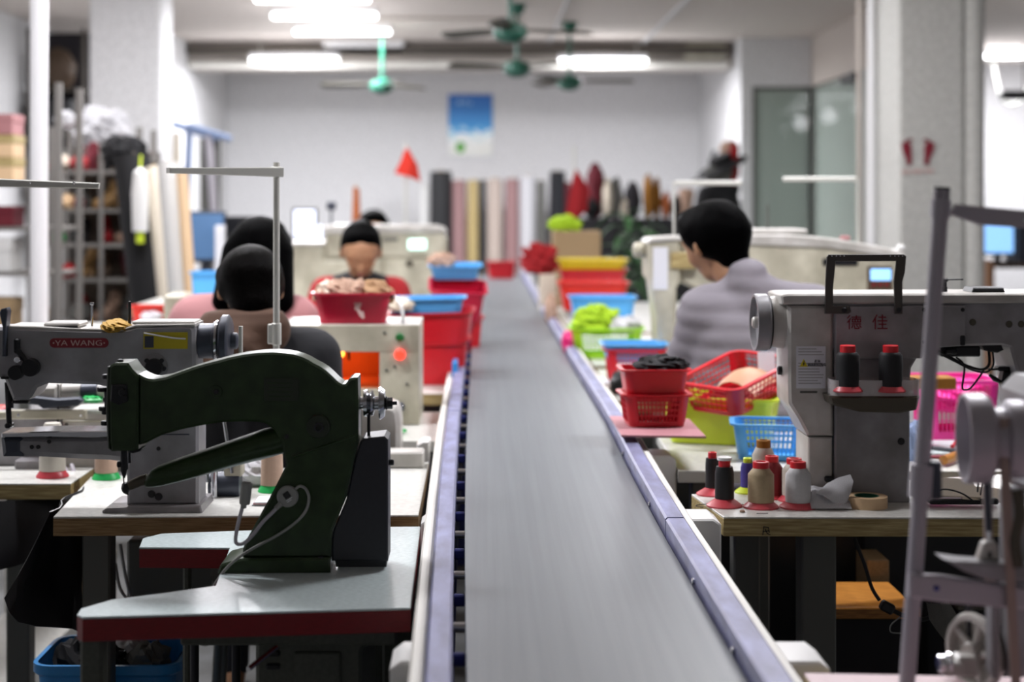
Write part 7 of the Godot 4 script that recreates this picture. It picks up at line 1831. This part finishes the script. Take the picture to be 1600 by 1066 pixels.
	monitor("black computer screen behind the pink jacket's head", Vector3(-1.3483, 0.98, -9.15), 0.2, 0.24, 0.12, M.monitor_black, -20.0)
	solo("tissue_box", "white tissue box before the black computer screen", "box", span(Vector3(-1.4767, 0.98, -8.95), Vector3(-1.4265, 1.291, -9.02)), M.paper)
	# blue frames leaning near the recess
	var bf := thing("folding_frame", "blue grey folding frame leaning before the recess wall", "frame", Vector3(-2.2581, 0, -12.6))
	part(bf, "beam", rod(Vector3(-0.24, 2.0623, 0), Vector3(0.2, 1.9218, 0.05), 0.03, 10), M.cloth_blue)
	part(bf, "beam", rod(Vector3(-0.02, 2.0198, 0.06), Vector3(0.32, 1.9098, 0.1), 0.025, 10), M.cloth_blue)
	part(bf, "leg", rod(Vector3(-0.1, 0, 0), Vector3(-0.02, 2.0021, 0), 0.03, 10), M.cloth_blue)
	part(bf, "leg", rod(Vector3(0.26, 0, 0), Vector3(0.14, 1.9419, 0.05), 0.03, 10), M.stand_grey)
	part(bf, "panel", span(Vector3(0.06, 0.5, -0.04), Vector3(0.22, 1.9218, -0.01)), M.bag_grey)
	part(bf, "panel", span(Vector3(-0.22, 0.4, -0.08), Vector3(-0.1, 1.972, -0.05)), M.board_cream)
	# leaning boards and rolls behind the shelves
	roll("black roll leaning against the shoe rack", Vector3(-1.6268, 0.0, -8.4), Vector3(-1.8837, 1.6597, -8.7), 0.1, M.cloth_black, "leaning rolls")
	roll("brown black roll leaning behind the black one", Vector3(-1.6121, 0.0, -8.6), Vector3(-1.8399, 1.6233, -8.9), 0.08, M.oily, "leaning rolls")
	roll("cream roll leaning towards the shoe rack", Vector3(-1.5064, 0.0, -8.2), Vector3(-1.7264, 1.6028, -8.5), 0.045, M.board_cream, "leaning rolls")
	roll("white roll leaning in front of the computer desk", Vector3(-1.4147, 0.0, -8.0), Vector3(-1.6131, 1.6183, -8.3), 0.055, M.board_grey, "leaning rolls")
	roll("pinkish roll leaning outermost near the blue screen", Vector3(-1.3552, 0.0, -7.9), Vector3(-1.5218, 1.5768, -8.2), 0.03, M.tape_beige, "leaning rolls")
	# shoe racks
	rack("grey metal rack of shoe boxes at the edge of the photo", Vector3(-2.32, 0, -8.0), 0.55, 0.4, 2.0, [0.3, 0.78, 1.08, 1.3, 1.52], M.rack_grey)
	var r2 := rack("grey metal rack of red and tan goods behind the white pipe", Vector3(-2.2, 0, -9.4), 0.5, 0.4, 1.85, [0.3, 0.72, 0.98, 1.18, 1.38, 1.6], M.rack_grey)
	var r3 := rack("grey metal rack between the white pipe and leaning rolls", Vector3(-2.35, 0, -10.3), 0.5, 0.4, 1.75, [0.3, 0.72, 0.94, 1.14, 1.34, 1.56], M.rack_grey)
	for q in [r2, r3]:
		part(q, "back_panel", span(Vector3(-0.24, 0.3, -0.215), Vector3(0.24, 1.72, -0.203)), M.backing)
		part(q, "middle_post", span(Vector3(0.02, 0, 0.2), Vector3(0.045, 1.75, 0.215)), M.rack_grey)
	shoe_box("dusty pink box on top of the outermost rack", Vector3(-2.3513, 1.752, -7.95), Vector3(0.13, 0.1, 0.2), M.cloth_pink, M.cloth_pink)
	shoe_box("upper tan box under the dusty pink one", Vector3(-2.3513, 1.64, -7.95), Vector3(0.14, 0.11, 0.2), M.tape_beige, M.edge_cream)
	shoe_box("lower tan box under the dusty pink one", Vector3(-2.3513, 1.522, -7.95), Vector3(0.14, 0.116, 0.2), M.tape_beige, M.edge_cream)
	shoe_box("dark red box on the middle shelf of the outermost rack", Vector3(-2.3449, 1.302, -7.9), Vector3(0.15, 0.1, 0.2), M.cloth_wine, M.cloth_wine)
	shoe_box("white box on the lower shelf of the outermost rack", Vector3(-2.3513, 1.082, -7.9), Vector3(0.14, 0.16, 0.2), M.board_grey, M.board_grey)
	shoe_box("brown box low on the outermost rack", Vector3(-2.3513, 0.782, -7.9), Vector3(0.15, 0.17, 0.2), M.cardboard, M.cardboard)
	var goods2 := [[102, 200, 30, "cloth_white", "white wrapped goods on top of the rack behind the pipe"], [98, 265, 28, "board_cream", "cream bundle on the upper shelf behind the pipe"], [128, 236, 26, "cloth_red", "crimson box-shaped bundle on the upper shelf"], [143, 240, 20, "crimson_plastic", "crimson plastic bundle next to the other crimson one"], [85, 270, 16, "cloth_red", "small red piece peeping past the pipe"], [110, 300, 26, "tape_beige", "tan shoe last on the third shelf behind the pipe"], [88, 345, 18, "cloth_red", "red shoe on the fourth shelf behind the pipe"], [126, 350, 24, "cloth_black", "black shoe on the middle shelf"], [112, 420, 26, "cloth_red", "red boot on a lower shelf behind the pipe"], [124, 332, 20, "label_red", "dark red shoe next to the tan goods"], [152, 345, 26, "last_tan", "tan shoe last on the rack by the rolls"], [150, 425, 22, "cloth_pink", "pink shoe on the rack by the rolls"], [176, 410, 30, "cloth_wine", "wine red shoe on the rack by the rolls"], [188, 385, 26, "cloth_beige", "beige shoe on the rack by the rolls"], [178, 300, 30, "last_tan", "long tan last standing on the rack by the rolls"], [185, 280, 26, "board_cream", "pale last standing above the tan one"], [172, 355, 26, "cloth_wine", "dark red shoe below the tan last"], [95, 392, 22, "spool_green", "small green piece low behind the pipe"], [205, 425, 22, "cloth_beige", "beige shoe beside the black roll"], [140, 380, 28, "bag_grey", "grey shoe on the middle shelf of the racks"], [170, 460, 40, "oily", "dark brown boots on the low shelf of the racks"], [125, 460, 34, "bag_grey", "grey boots on the low shelf behind the pipe"], [85, 470, 26, "cardboard", "brown carton on the low shelf behind the pipe"], [196, 445, 20, "label_yellow", "olive shoe beside the leaning rolls"]]
	for i in goods2.size():
		var q: Array = goods2[i]
		var d := 9.35 if q[0] < 132 else 10.25
		var lv: Array = [0.72, 0.98, 1.18, 1.38, 1.6, 1.85] if q[0] < 132 else [0.72, 0.94, 1.14, 1.34, 1.56, 1.75]
		var y: float = 1.42 - (q[1] + q[2] * 0.5 - 316.0) * d / 2511.0
		var best: float = lv[0]
		for l in lv:
			if absf(l - y) < absf(best - y):
				best = l
		solo("shoe", q[4], "shoe", mesh(lump(Vector3(q[2] * d / 2511.0, q[2] * d / 2511.0 * 0.95, 0.2), 0.4, 100 + i, 10)), M[q[3]], Vector3((q[0] - 750.0) * d / 2511.0, best, -d + 0.03 * (i % 3)), Vector3.ZERO, "")
	var kinds := [["cloth_red", "bright red"], ["cloth_wine", "wine red"], ["last_tan", "tan"], ["cloth_beige", "beige"], ["cloth_black", "black"], ["dark_wood", "dark brown"], ["bag_grey", "grey"]]
	for r in 2:
		var lv: Array = [[0.72, 0.98, 1.18, 1.38, 1.6], [0.72, 0.94, 1.14, 1.34, 1.56]][r]
		for l in 5:
			for k in 3:
				var kd: Array = kinds[(r * 3 + l * 2 + k * 3) % 7]
				var sx: float = [-2.2, -2.35][r] + [-0.13, 0.0, 0.13][k]
				solo("shoe", "%s shoe %s on the %s shelf of the %s rack" % [kd[1], ["nearest the pipe", "in the middle", "nearest the rolls"][k], ["lowest seen", "second", "third", "fourth", "top"][l], ["nearer shoe", "farther shoe"][r]], "shoe", shoe_mesh(r * 5 + l + k), M[kd[0]], Vector3(sx, lv[l] + 0.007, [-9.46, -10.37][r]), Vector3(0, [20, -25, 10][(l + k) % 3], 0), "shoes at the back of the racks")
	solo("plastic_bag", "large white plastic bag heaped on top of the racks", "bag", mesh(lump(Vector3(0.36, 0.26, 0.3), 0.5, 121, 18)), M.cloth_white, Vector3(-2.3656, 1.75, -10.0))
	solo("black_bag", "black bag lying over the top of the leaning black roll", "bag", mesh(lump(Vector3(0.24, 0.18, 0.2), 0.4, 123, 14)), M.cloth_black, Vector3(-1.941, 1.6082, -8.75))
	var um := thing("umbrella", "white closed umbrella with a green handle hanging by the leaning rolls", "umbrella", Vector3(-1.7763, 1.2661, -8.4))
	part(um, "canopy", lathe([[0.0, 0.0], [0.04, 0.0], [0.045, 0.2], [0.035, 0.31], [0.0, 0.34]], 18), M.white_plastic)
	part(um, "handle", rod(Vector3(0, -0.06, 0), Vector3(0, 0.01, 0), 0.022, 12), M.lime_plastic)
	part(um, "strap", rod(Vector3(0, 0.33, 0), Vector3(0.0, 0.4, -0.02), 0.006, 8), M.lime_plastic)
	# dark rack high at the far side
	var dr := rack("dark rack stacked with black goods beyond the pale column", Vector3(-3.85, 0, -14.8), 0.5, 0.4, 3.0, [1.2, 1.6, 2.05, 2.45], M.dark_pipe)
	part(dr, "back_panel", span(Vector3(-0.3, 1.0, -0.24), Vector3(0.3, 3.0, -0.2)), M.cloth_dark)
	solo("black_crate", "black crate on the dark rack beyond the pale column", "crate", span(Vector3(-4.05, 2.06, -14.6), Vector3(-3.72, 2.36, -14.95), 0.01), M.black_plastic)
	solo("dark_bag", "dark brown bag on top of the dark rack", "bag", mesh(lump(Vector3(0.3, 0.4, 0.22), 0.2, 125, 12)), M.dark_wood, Vector3(-3.86, 2.45, -14.75))
	solo("grey_bag", "grey bag on the dark rack below the crate", "bag", mesh(lump(Vector3(0.3, 0.33, 0.22), 0.2, 127, 12)), M.bag_grey, Vector3(-3.86, 1.6, -14.75))
	# the bright room beyond the column
	var ct := thing("counter", "brown counter with a computer in the bright room past the column", "counter", Vector3(4.15, 0, -12.2))
	part(ct, "top", span(Vector3(-0.5, 0.93, -0.3), Vector3(0.6, 0.97, 0.3)), M.dark_wood)
	for x in [-0.46, 0.56]:
		part(ct, "side", span(Vector3(x - 0.02, 0, -0.28), Vector3(x + 0.02, 0.93, 0.28)), M.dark_wood)
	part(ct, "shelf", span(Vector3(-0.44, 0.6, -0.28), Vector3(0.54, 0.63, 0.28)), M.dark_wood)
	monitor("computer screen showing a blue picture in the bright room", Vector3(3.8984, 0.97, -12.1), 0.24, 0.3, 0.05, M.screen_blue, -6.0)
	solo("computer_case", "grey and black computer case beside the screen with the blue picture", "computer", span(Vector3(4.0141, 0.97, -12.0), Vector3(4.1153, 1.28, -12.3), 0.005), M.slate)
	roll("peach coloured roll standing behind the round pipe", Vector3(3.6773, 0.0, -11.6), Vector3(3.6773, 0.995, -11.6), 0.035, M.skin, "rolls by the counter")


func shoe_mesh(k: int) -> Mesh:
	var key := "shoe%d" % (k % 3)
	if not C.has(key):
		var hl: float = [0.03, 0.05, 0.02][k % 3]
		C[key] = mesh(cat([nets([[Vector3(0, 0.03, 0.09), Vector3(0, 0.035, 0.02), 0.026, 0.032], [Vector3(0, 0.045, 0.0), Vector3(0, 0.05 + hl, -0.08), 0.034, 0.034], [Vector3(0, 0.06 + hl, -0.08), Vector3(0, 0.09 + hl, -0.085), 0.032, 0.034]], 0.009, 0.02), span(Vector3(-0.022, 0, -0.1), Vector3(0.022, 0.03 + hl * 0.6, -0.06), 0.004), span(Vector3(-0.028, 0.0, -0.02), Vector3(0.028, 0.008, 0.11), 0.003)]))
	return C[key]


# ---------------------------------------------------------------- below the tables

func under_things() -> void:
	# black leather hides hanging from the table edges
	var rows := []
	for i in 9:
		var r := []
		for j in 8:
			var u := j / 7.0
			var v := i / 8.0
			var top := Vector3(-0.9153, 0.7608, -3.42).lerp(Vector3(-0.9165, 0.7658, -3.7), u)
			var bot := Vector3(-1.0036, 0.5917, -3.36).lerp(Vector3(-0.8381, 0.5008, -3.45), u)
			var c := top.lerp(bot, v)
			c += Vector3(0.01 * sin(u * 9.0 + v * 2.0), -0.05 * v * sin(PI * u) * 0.6, 0.03 * sin(u * 7.0) * v)
			r.append(c)
		rows.append(r)
	solo("leather_hide", "black leather hide hanging down beside the wood edged table", "leather", sheet(rows, 0.003), M.leather_black)
	rows = []
	for i in 7:
		var r := []
		for j in 7:
			var u := j / 6.0
			var v := i / 6.0
			r.append(Vector3(-1.2097, 0.73, -3.75).lerp(Vector3(-0.9534, 0.7102, -3.8), u).lerp(Vector3(-1.1935, 0.6066, -3.7).lerp(Vector3(-1.0222, 0.5963, -3.72), u), v) + Vector3(0, -0.03 * sin(PI * u) * v, 0.03 * sin(u * 6.0)))
		rows.append(r)
	solo("leather_hide", "black leather hide bunched under the cream edged table", "leather", sheet(rows, 0.004), M.leather_black)
	# blue tub with rags
	var tb := thing("storage_tub", "bright blue plastic tub of rags on the floor under the forked table", "tub", Vector3(-0.8281, 0, -3.66), 0.0)
	basket_parts(tb, 0.31, 0.24, 0.4, M.bin_blue, true)
	for q in [[-0.09, 0.0, "cloth_black", "black rag in the blue tub, at its outer side"], [-0.02, 0.03, "leather_black", "black leather scrap in the blue tub beside the white one"], [0.02, -0.02, "cloth_white", "white rag in the middle of the blue tub"], [0.08, 0.02, "bag_grey", "grey rag in the blue tub near the table leg"]]:
		solo("rag", q[3], "rag", mesh(lump(Vector3(0.1, 0.09, 0.1), 0.5, 140 + int(q[0] * 100), 10)), M[q[2]], Vector3(-0.8281 + q[0], 0.335, -3.66 + q[1]))
	solo("tub_filling", "grey cloth filling the lower part of the blue tub", "cloth", span(Vector3(-0.8281 - 0.09, 0.012, -3.73), Vector3(-0.8281 + 0.09, 0.335, -3.59), 0.02), M.bag_grey)
	# white shelf at the edge, floor clutter
	var ws := thing("shelf_unit", "white low shelf unit on the floor at the photo's lower edge", "shelf", Vector3(-1.3923, 0, -4.6))
	part(ws, "side_board", span(Vector3(-0.14, 0, -0.6), Vector3(0.09, 0.62, -0.57)), M.laminate_white)
	part(ws, "base_board", span(Vector3(-0.14, 0.0, -0.57), Vector3(0.12, 0.1, 0.5)), M.laminate_white)
	part(ws, "post", span(Vector3(0.06, 0.1, -0.1), Vector3(0.09, 0.62, -0.07)), M.edge_cream)
	part(ws, "top_board", span(Vector3(-0.14, 0.62, -0.6), Vector3(0.12, 0.65, 0.5)), M.laminate_white)
	solo("carton", "brown carton on the floor behind the hanging black hide", "box", span(Vector3(-1.4437, 0, -5.3), Vector3(-1.334, 0.26, -5.6)), M.cardboard)
	solo("tan_board", "tan board standing upright behind the table leg", "board", span(Vector3(-1.0069, 0, -4.3), Vector3(-0.9795, 0.4854, -4.33)) , M.edge_cream)
	var cb := thing("control_box", "grey motor control box with red and green buttons under the wood edged table", "control box", Vector3(-0.6048, 0.4209, -3.75))
	part(cb, "body", span(Vector3(-0.22, 0.02, -0.12), Vector3(0.17, 0.21, 0.0), 0.006), M.frame_grey)
	part(cb, "label", span(Vector3(-0.12, 0.17, 0.0), Vector3(-0.05, 0.215, 0.002), 0.0005), M.paper)
	part(cb, "plate", span(Vector3(0.04, 0.08, 0.0), Vector3(0.165, 0.155, 0.003), 0.0005), M.board_grey)
	part(cb, "red_button", span(Vector3(0.078, 0.1, 0.0), Vector3(0.105, 0.14, 0.012)), M.red_cap)
	part(cb, "green_button", span(Vector3(0.108, 0.1, 0.0), Vector3(0.14, 0.14, 0.012)), M.spool_green)
	part(cb, "mount", span(Vector3(-0.1, 0.2, -0.08), Vector3(0.08, 0.296, -0.04)), M.frame_grey)
	part(cb, "red_base", span(Vector3(-0.08, -0.005, -0.1), Vector3(0.0, 0.05, 0.012)), M.label_red)
	solo("motor_cable", "grey cable looping below the wood edged table", "cable", tube(smooth([Vector3(-0.8444, 0.5844, -3.72), Vector3(-0.8281, 0.53, -3.7), Vector3(-0.8031, 0.5005, -3.7), Vector3(-0.8163, 0.5595, -3.7), Vector3(-0.8281, 0.6331, -3.7)]), 0.004, 6), M.grey_plastic)
	solo("plastic_sleeve", "clear plastic bag hanging under the table near the control box", "bag", mesh(lump(Vector3(0.06, 0.12, 0.04), 0.5, 151, 10)), M.bag_grey, Vector3(-0.5548, 0.553, -3.5))
	solo("red_crate", "red crate on the floor seen under the forked table's end", "crate", span(Vector3(-0.1895, 0.2676, -3.9), Vector3(-0.16, 0.3032, -4.1), 0.005), M.red_plastic)
	solo("red_crate", "scarlet crate stacked above the red one under the table's end", "crate", span(Vector3(-0.1895, 0.3607, -3.9), Vector3(-0.16, 0.344, -4.1), 0.005), M.scarlet_plastic)
	# the stretcher and machine stand under the pale machine's table
	var st := thing("machine_stand", "dark grey steel stand with a wooden drawer under the pale machine's table", "stand", Vector3(0.7248, 0, -3.5))
	part(st, "leg", span(Vector3(-0.03, 0, -0.04), Vector3(0.045, 0.71, 0.03), 0.004), M.frame_grey)
	part(st, "leg", span(Vector3(-0.1, 0, -0.3), Vector3(-0.05, 0.71, -0.24), 0.004), M.frame_grey)
	part(st, "foot_bar", span(Vector3(-0.04, 0, -0.4), Vector3(0.055, 0.05, 0.2), 0.004), M.frame_grey)
	var dw := thing("wooden_board", "orange varnished wooden board under the pale machine's table", "board", Vector3(0.9062, 0.4711, -3.7))
	part(dw, "board", span(Vector3(-0.13, 0.0, -0.25), Vector3(0.1, 0.016, 0.02), 0.004), M.drawer_wood)
	part(dw, "lip", span(Vector3(-0.13, -0.004, 0.02), Vector3(0.1, 0.022, 0.03), 0.003), M.drawer_wood)
	solo("storage_box", "dark box carrying the varnished wooden board", "box", span(Vector3(0.8035, 0, -3.72), Vector3(1.0155, 0.4696 - 0.002, -3.96)), M.cloth_dark)
	solo("carton", "brown carton behind the varnished wooden board", "box", span(Vector3(0.959, 0, -3.975), Vector3(1.0131, 0.5343, -4.1)), M.cardboard)
	solo("black_crate", "black crate on the floor beyond the thread stand's pole", "crate", span(Vector3(1.0992, 0, -3.98), Vector3(1.3222, 0.4, -4.1), 0.01), M.jacket_navy)
	solo("shelf_rail", "thin grey rail of the crate seen past the cloth bag", "rail", span(Vector3(1.1888, 0.401, -4.0), Vector3(1.3156, 0.41, -4.03)), M.frame_grey)
	var uc := thing("storage_cabinet", "dark low cabinet standing under the scuffed white table", "cabinet", Vector3(1.0, 0, -4.32))
	part(uc, "body", span(Vector3(-0.4, 0, -0.18), Vector3(0.36, 0.62, 0.18), 0.006), M.cloth_dark)
	for q in 2:
		part(uc, "door", span(Vector3(-0.39 + 0.375 * q, 0.04, 0.18), Vector3(-0.03 + 0.375 * q, 0.6, 0.195), 0.004), M.black_plastic)
	var ob := thing("storage_cabinet", "grey metal cabinet standing under the oven's table", "cabinet", Vector3(-0.33, 0, -4.85))
	part(ob, "body", span(Vector3(-0.13, 0, -0.08), Vector3(0.1, 0.5, 0.14), 0.006), M.frame_grey)
	part(ob, "door", span(Vector3(-0.12, 0.03, 0.14), Vector3(0.09, 0.48, 0.152), 0.004), M.frame_green)
	var pc := thing("power_cable", "black cable with an inline plug hanging below the pale machine's table", "cable", Vector3.ZERO)
	part(pc, "cord", tube(smooth([Vector3(0.8154, 0.6868, -3.5), Vector3(0.8315, 0.6384, -3.48), Vector3(0.8433, 0.5905, -3.46), Vector3(0.8598, 0.5629, -3.46)]), 0.004, 8), M.black_plastic)
	part(pc, "plug", mv(box(0.03, 0.022, 0.022, 0.004), Vector3(0.8764, 0.5478, -3.46), Vector3(0, 0, -28)), M.black_plastic)
	part(pc, "cord", tube(smooth([Vector3(0.886, 0.5423, -3.46), Vector3(0.9122, 0.5299, -3.46), Vector3(0.9508, 0.5216, -3.46), Vector3(0.9673, 0.5257, -3.46)]), 0.005, 8), M.black_plastic)
	part(pc, "loop", tube(smooth([Vector3(0.9121, 0.5273, -3.47), Vector3(0.8886, 0.5079, -3.47), Vector3(0.8872, 0.4914, -3.47), Vector3(0.9093, 0.4886, -3.47)]), 0.0015, 6), M.grey_plastic)
	rows = []
	for i in 9:
		var r := []
		for j in 7:
			var u := j / 6.0
			var v := i / 8.0
			var l := Vector3(0.9451, 0.5724, -3.4).lerp(Vector3(0.9449, 0.5424, -3.38), v)
			var e := Vector3(0.9857, 0.5832, -3.4).lerp(Vector3(1.0264, 0.5141, -3.4), v)
			r.append(l.lerp(e, u) + Vector3(0.0, -0.035 * sin(PI * u) * v, 0.03 * sin(PI * u)))
		rows.append(r)
	solo("cloth_bag", "grey cloth bag hanging limp under the pale machine's table", "bag", sheet(rows, 0.003), M.bag_grey)
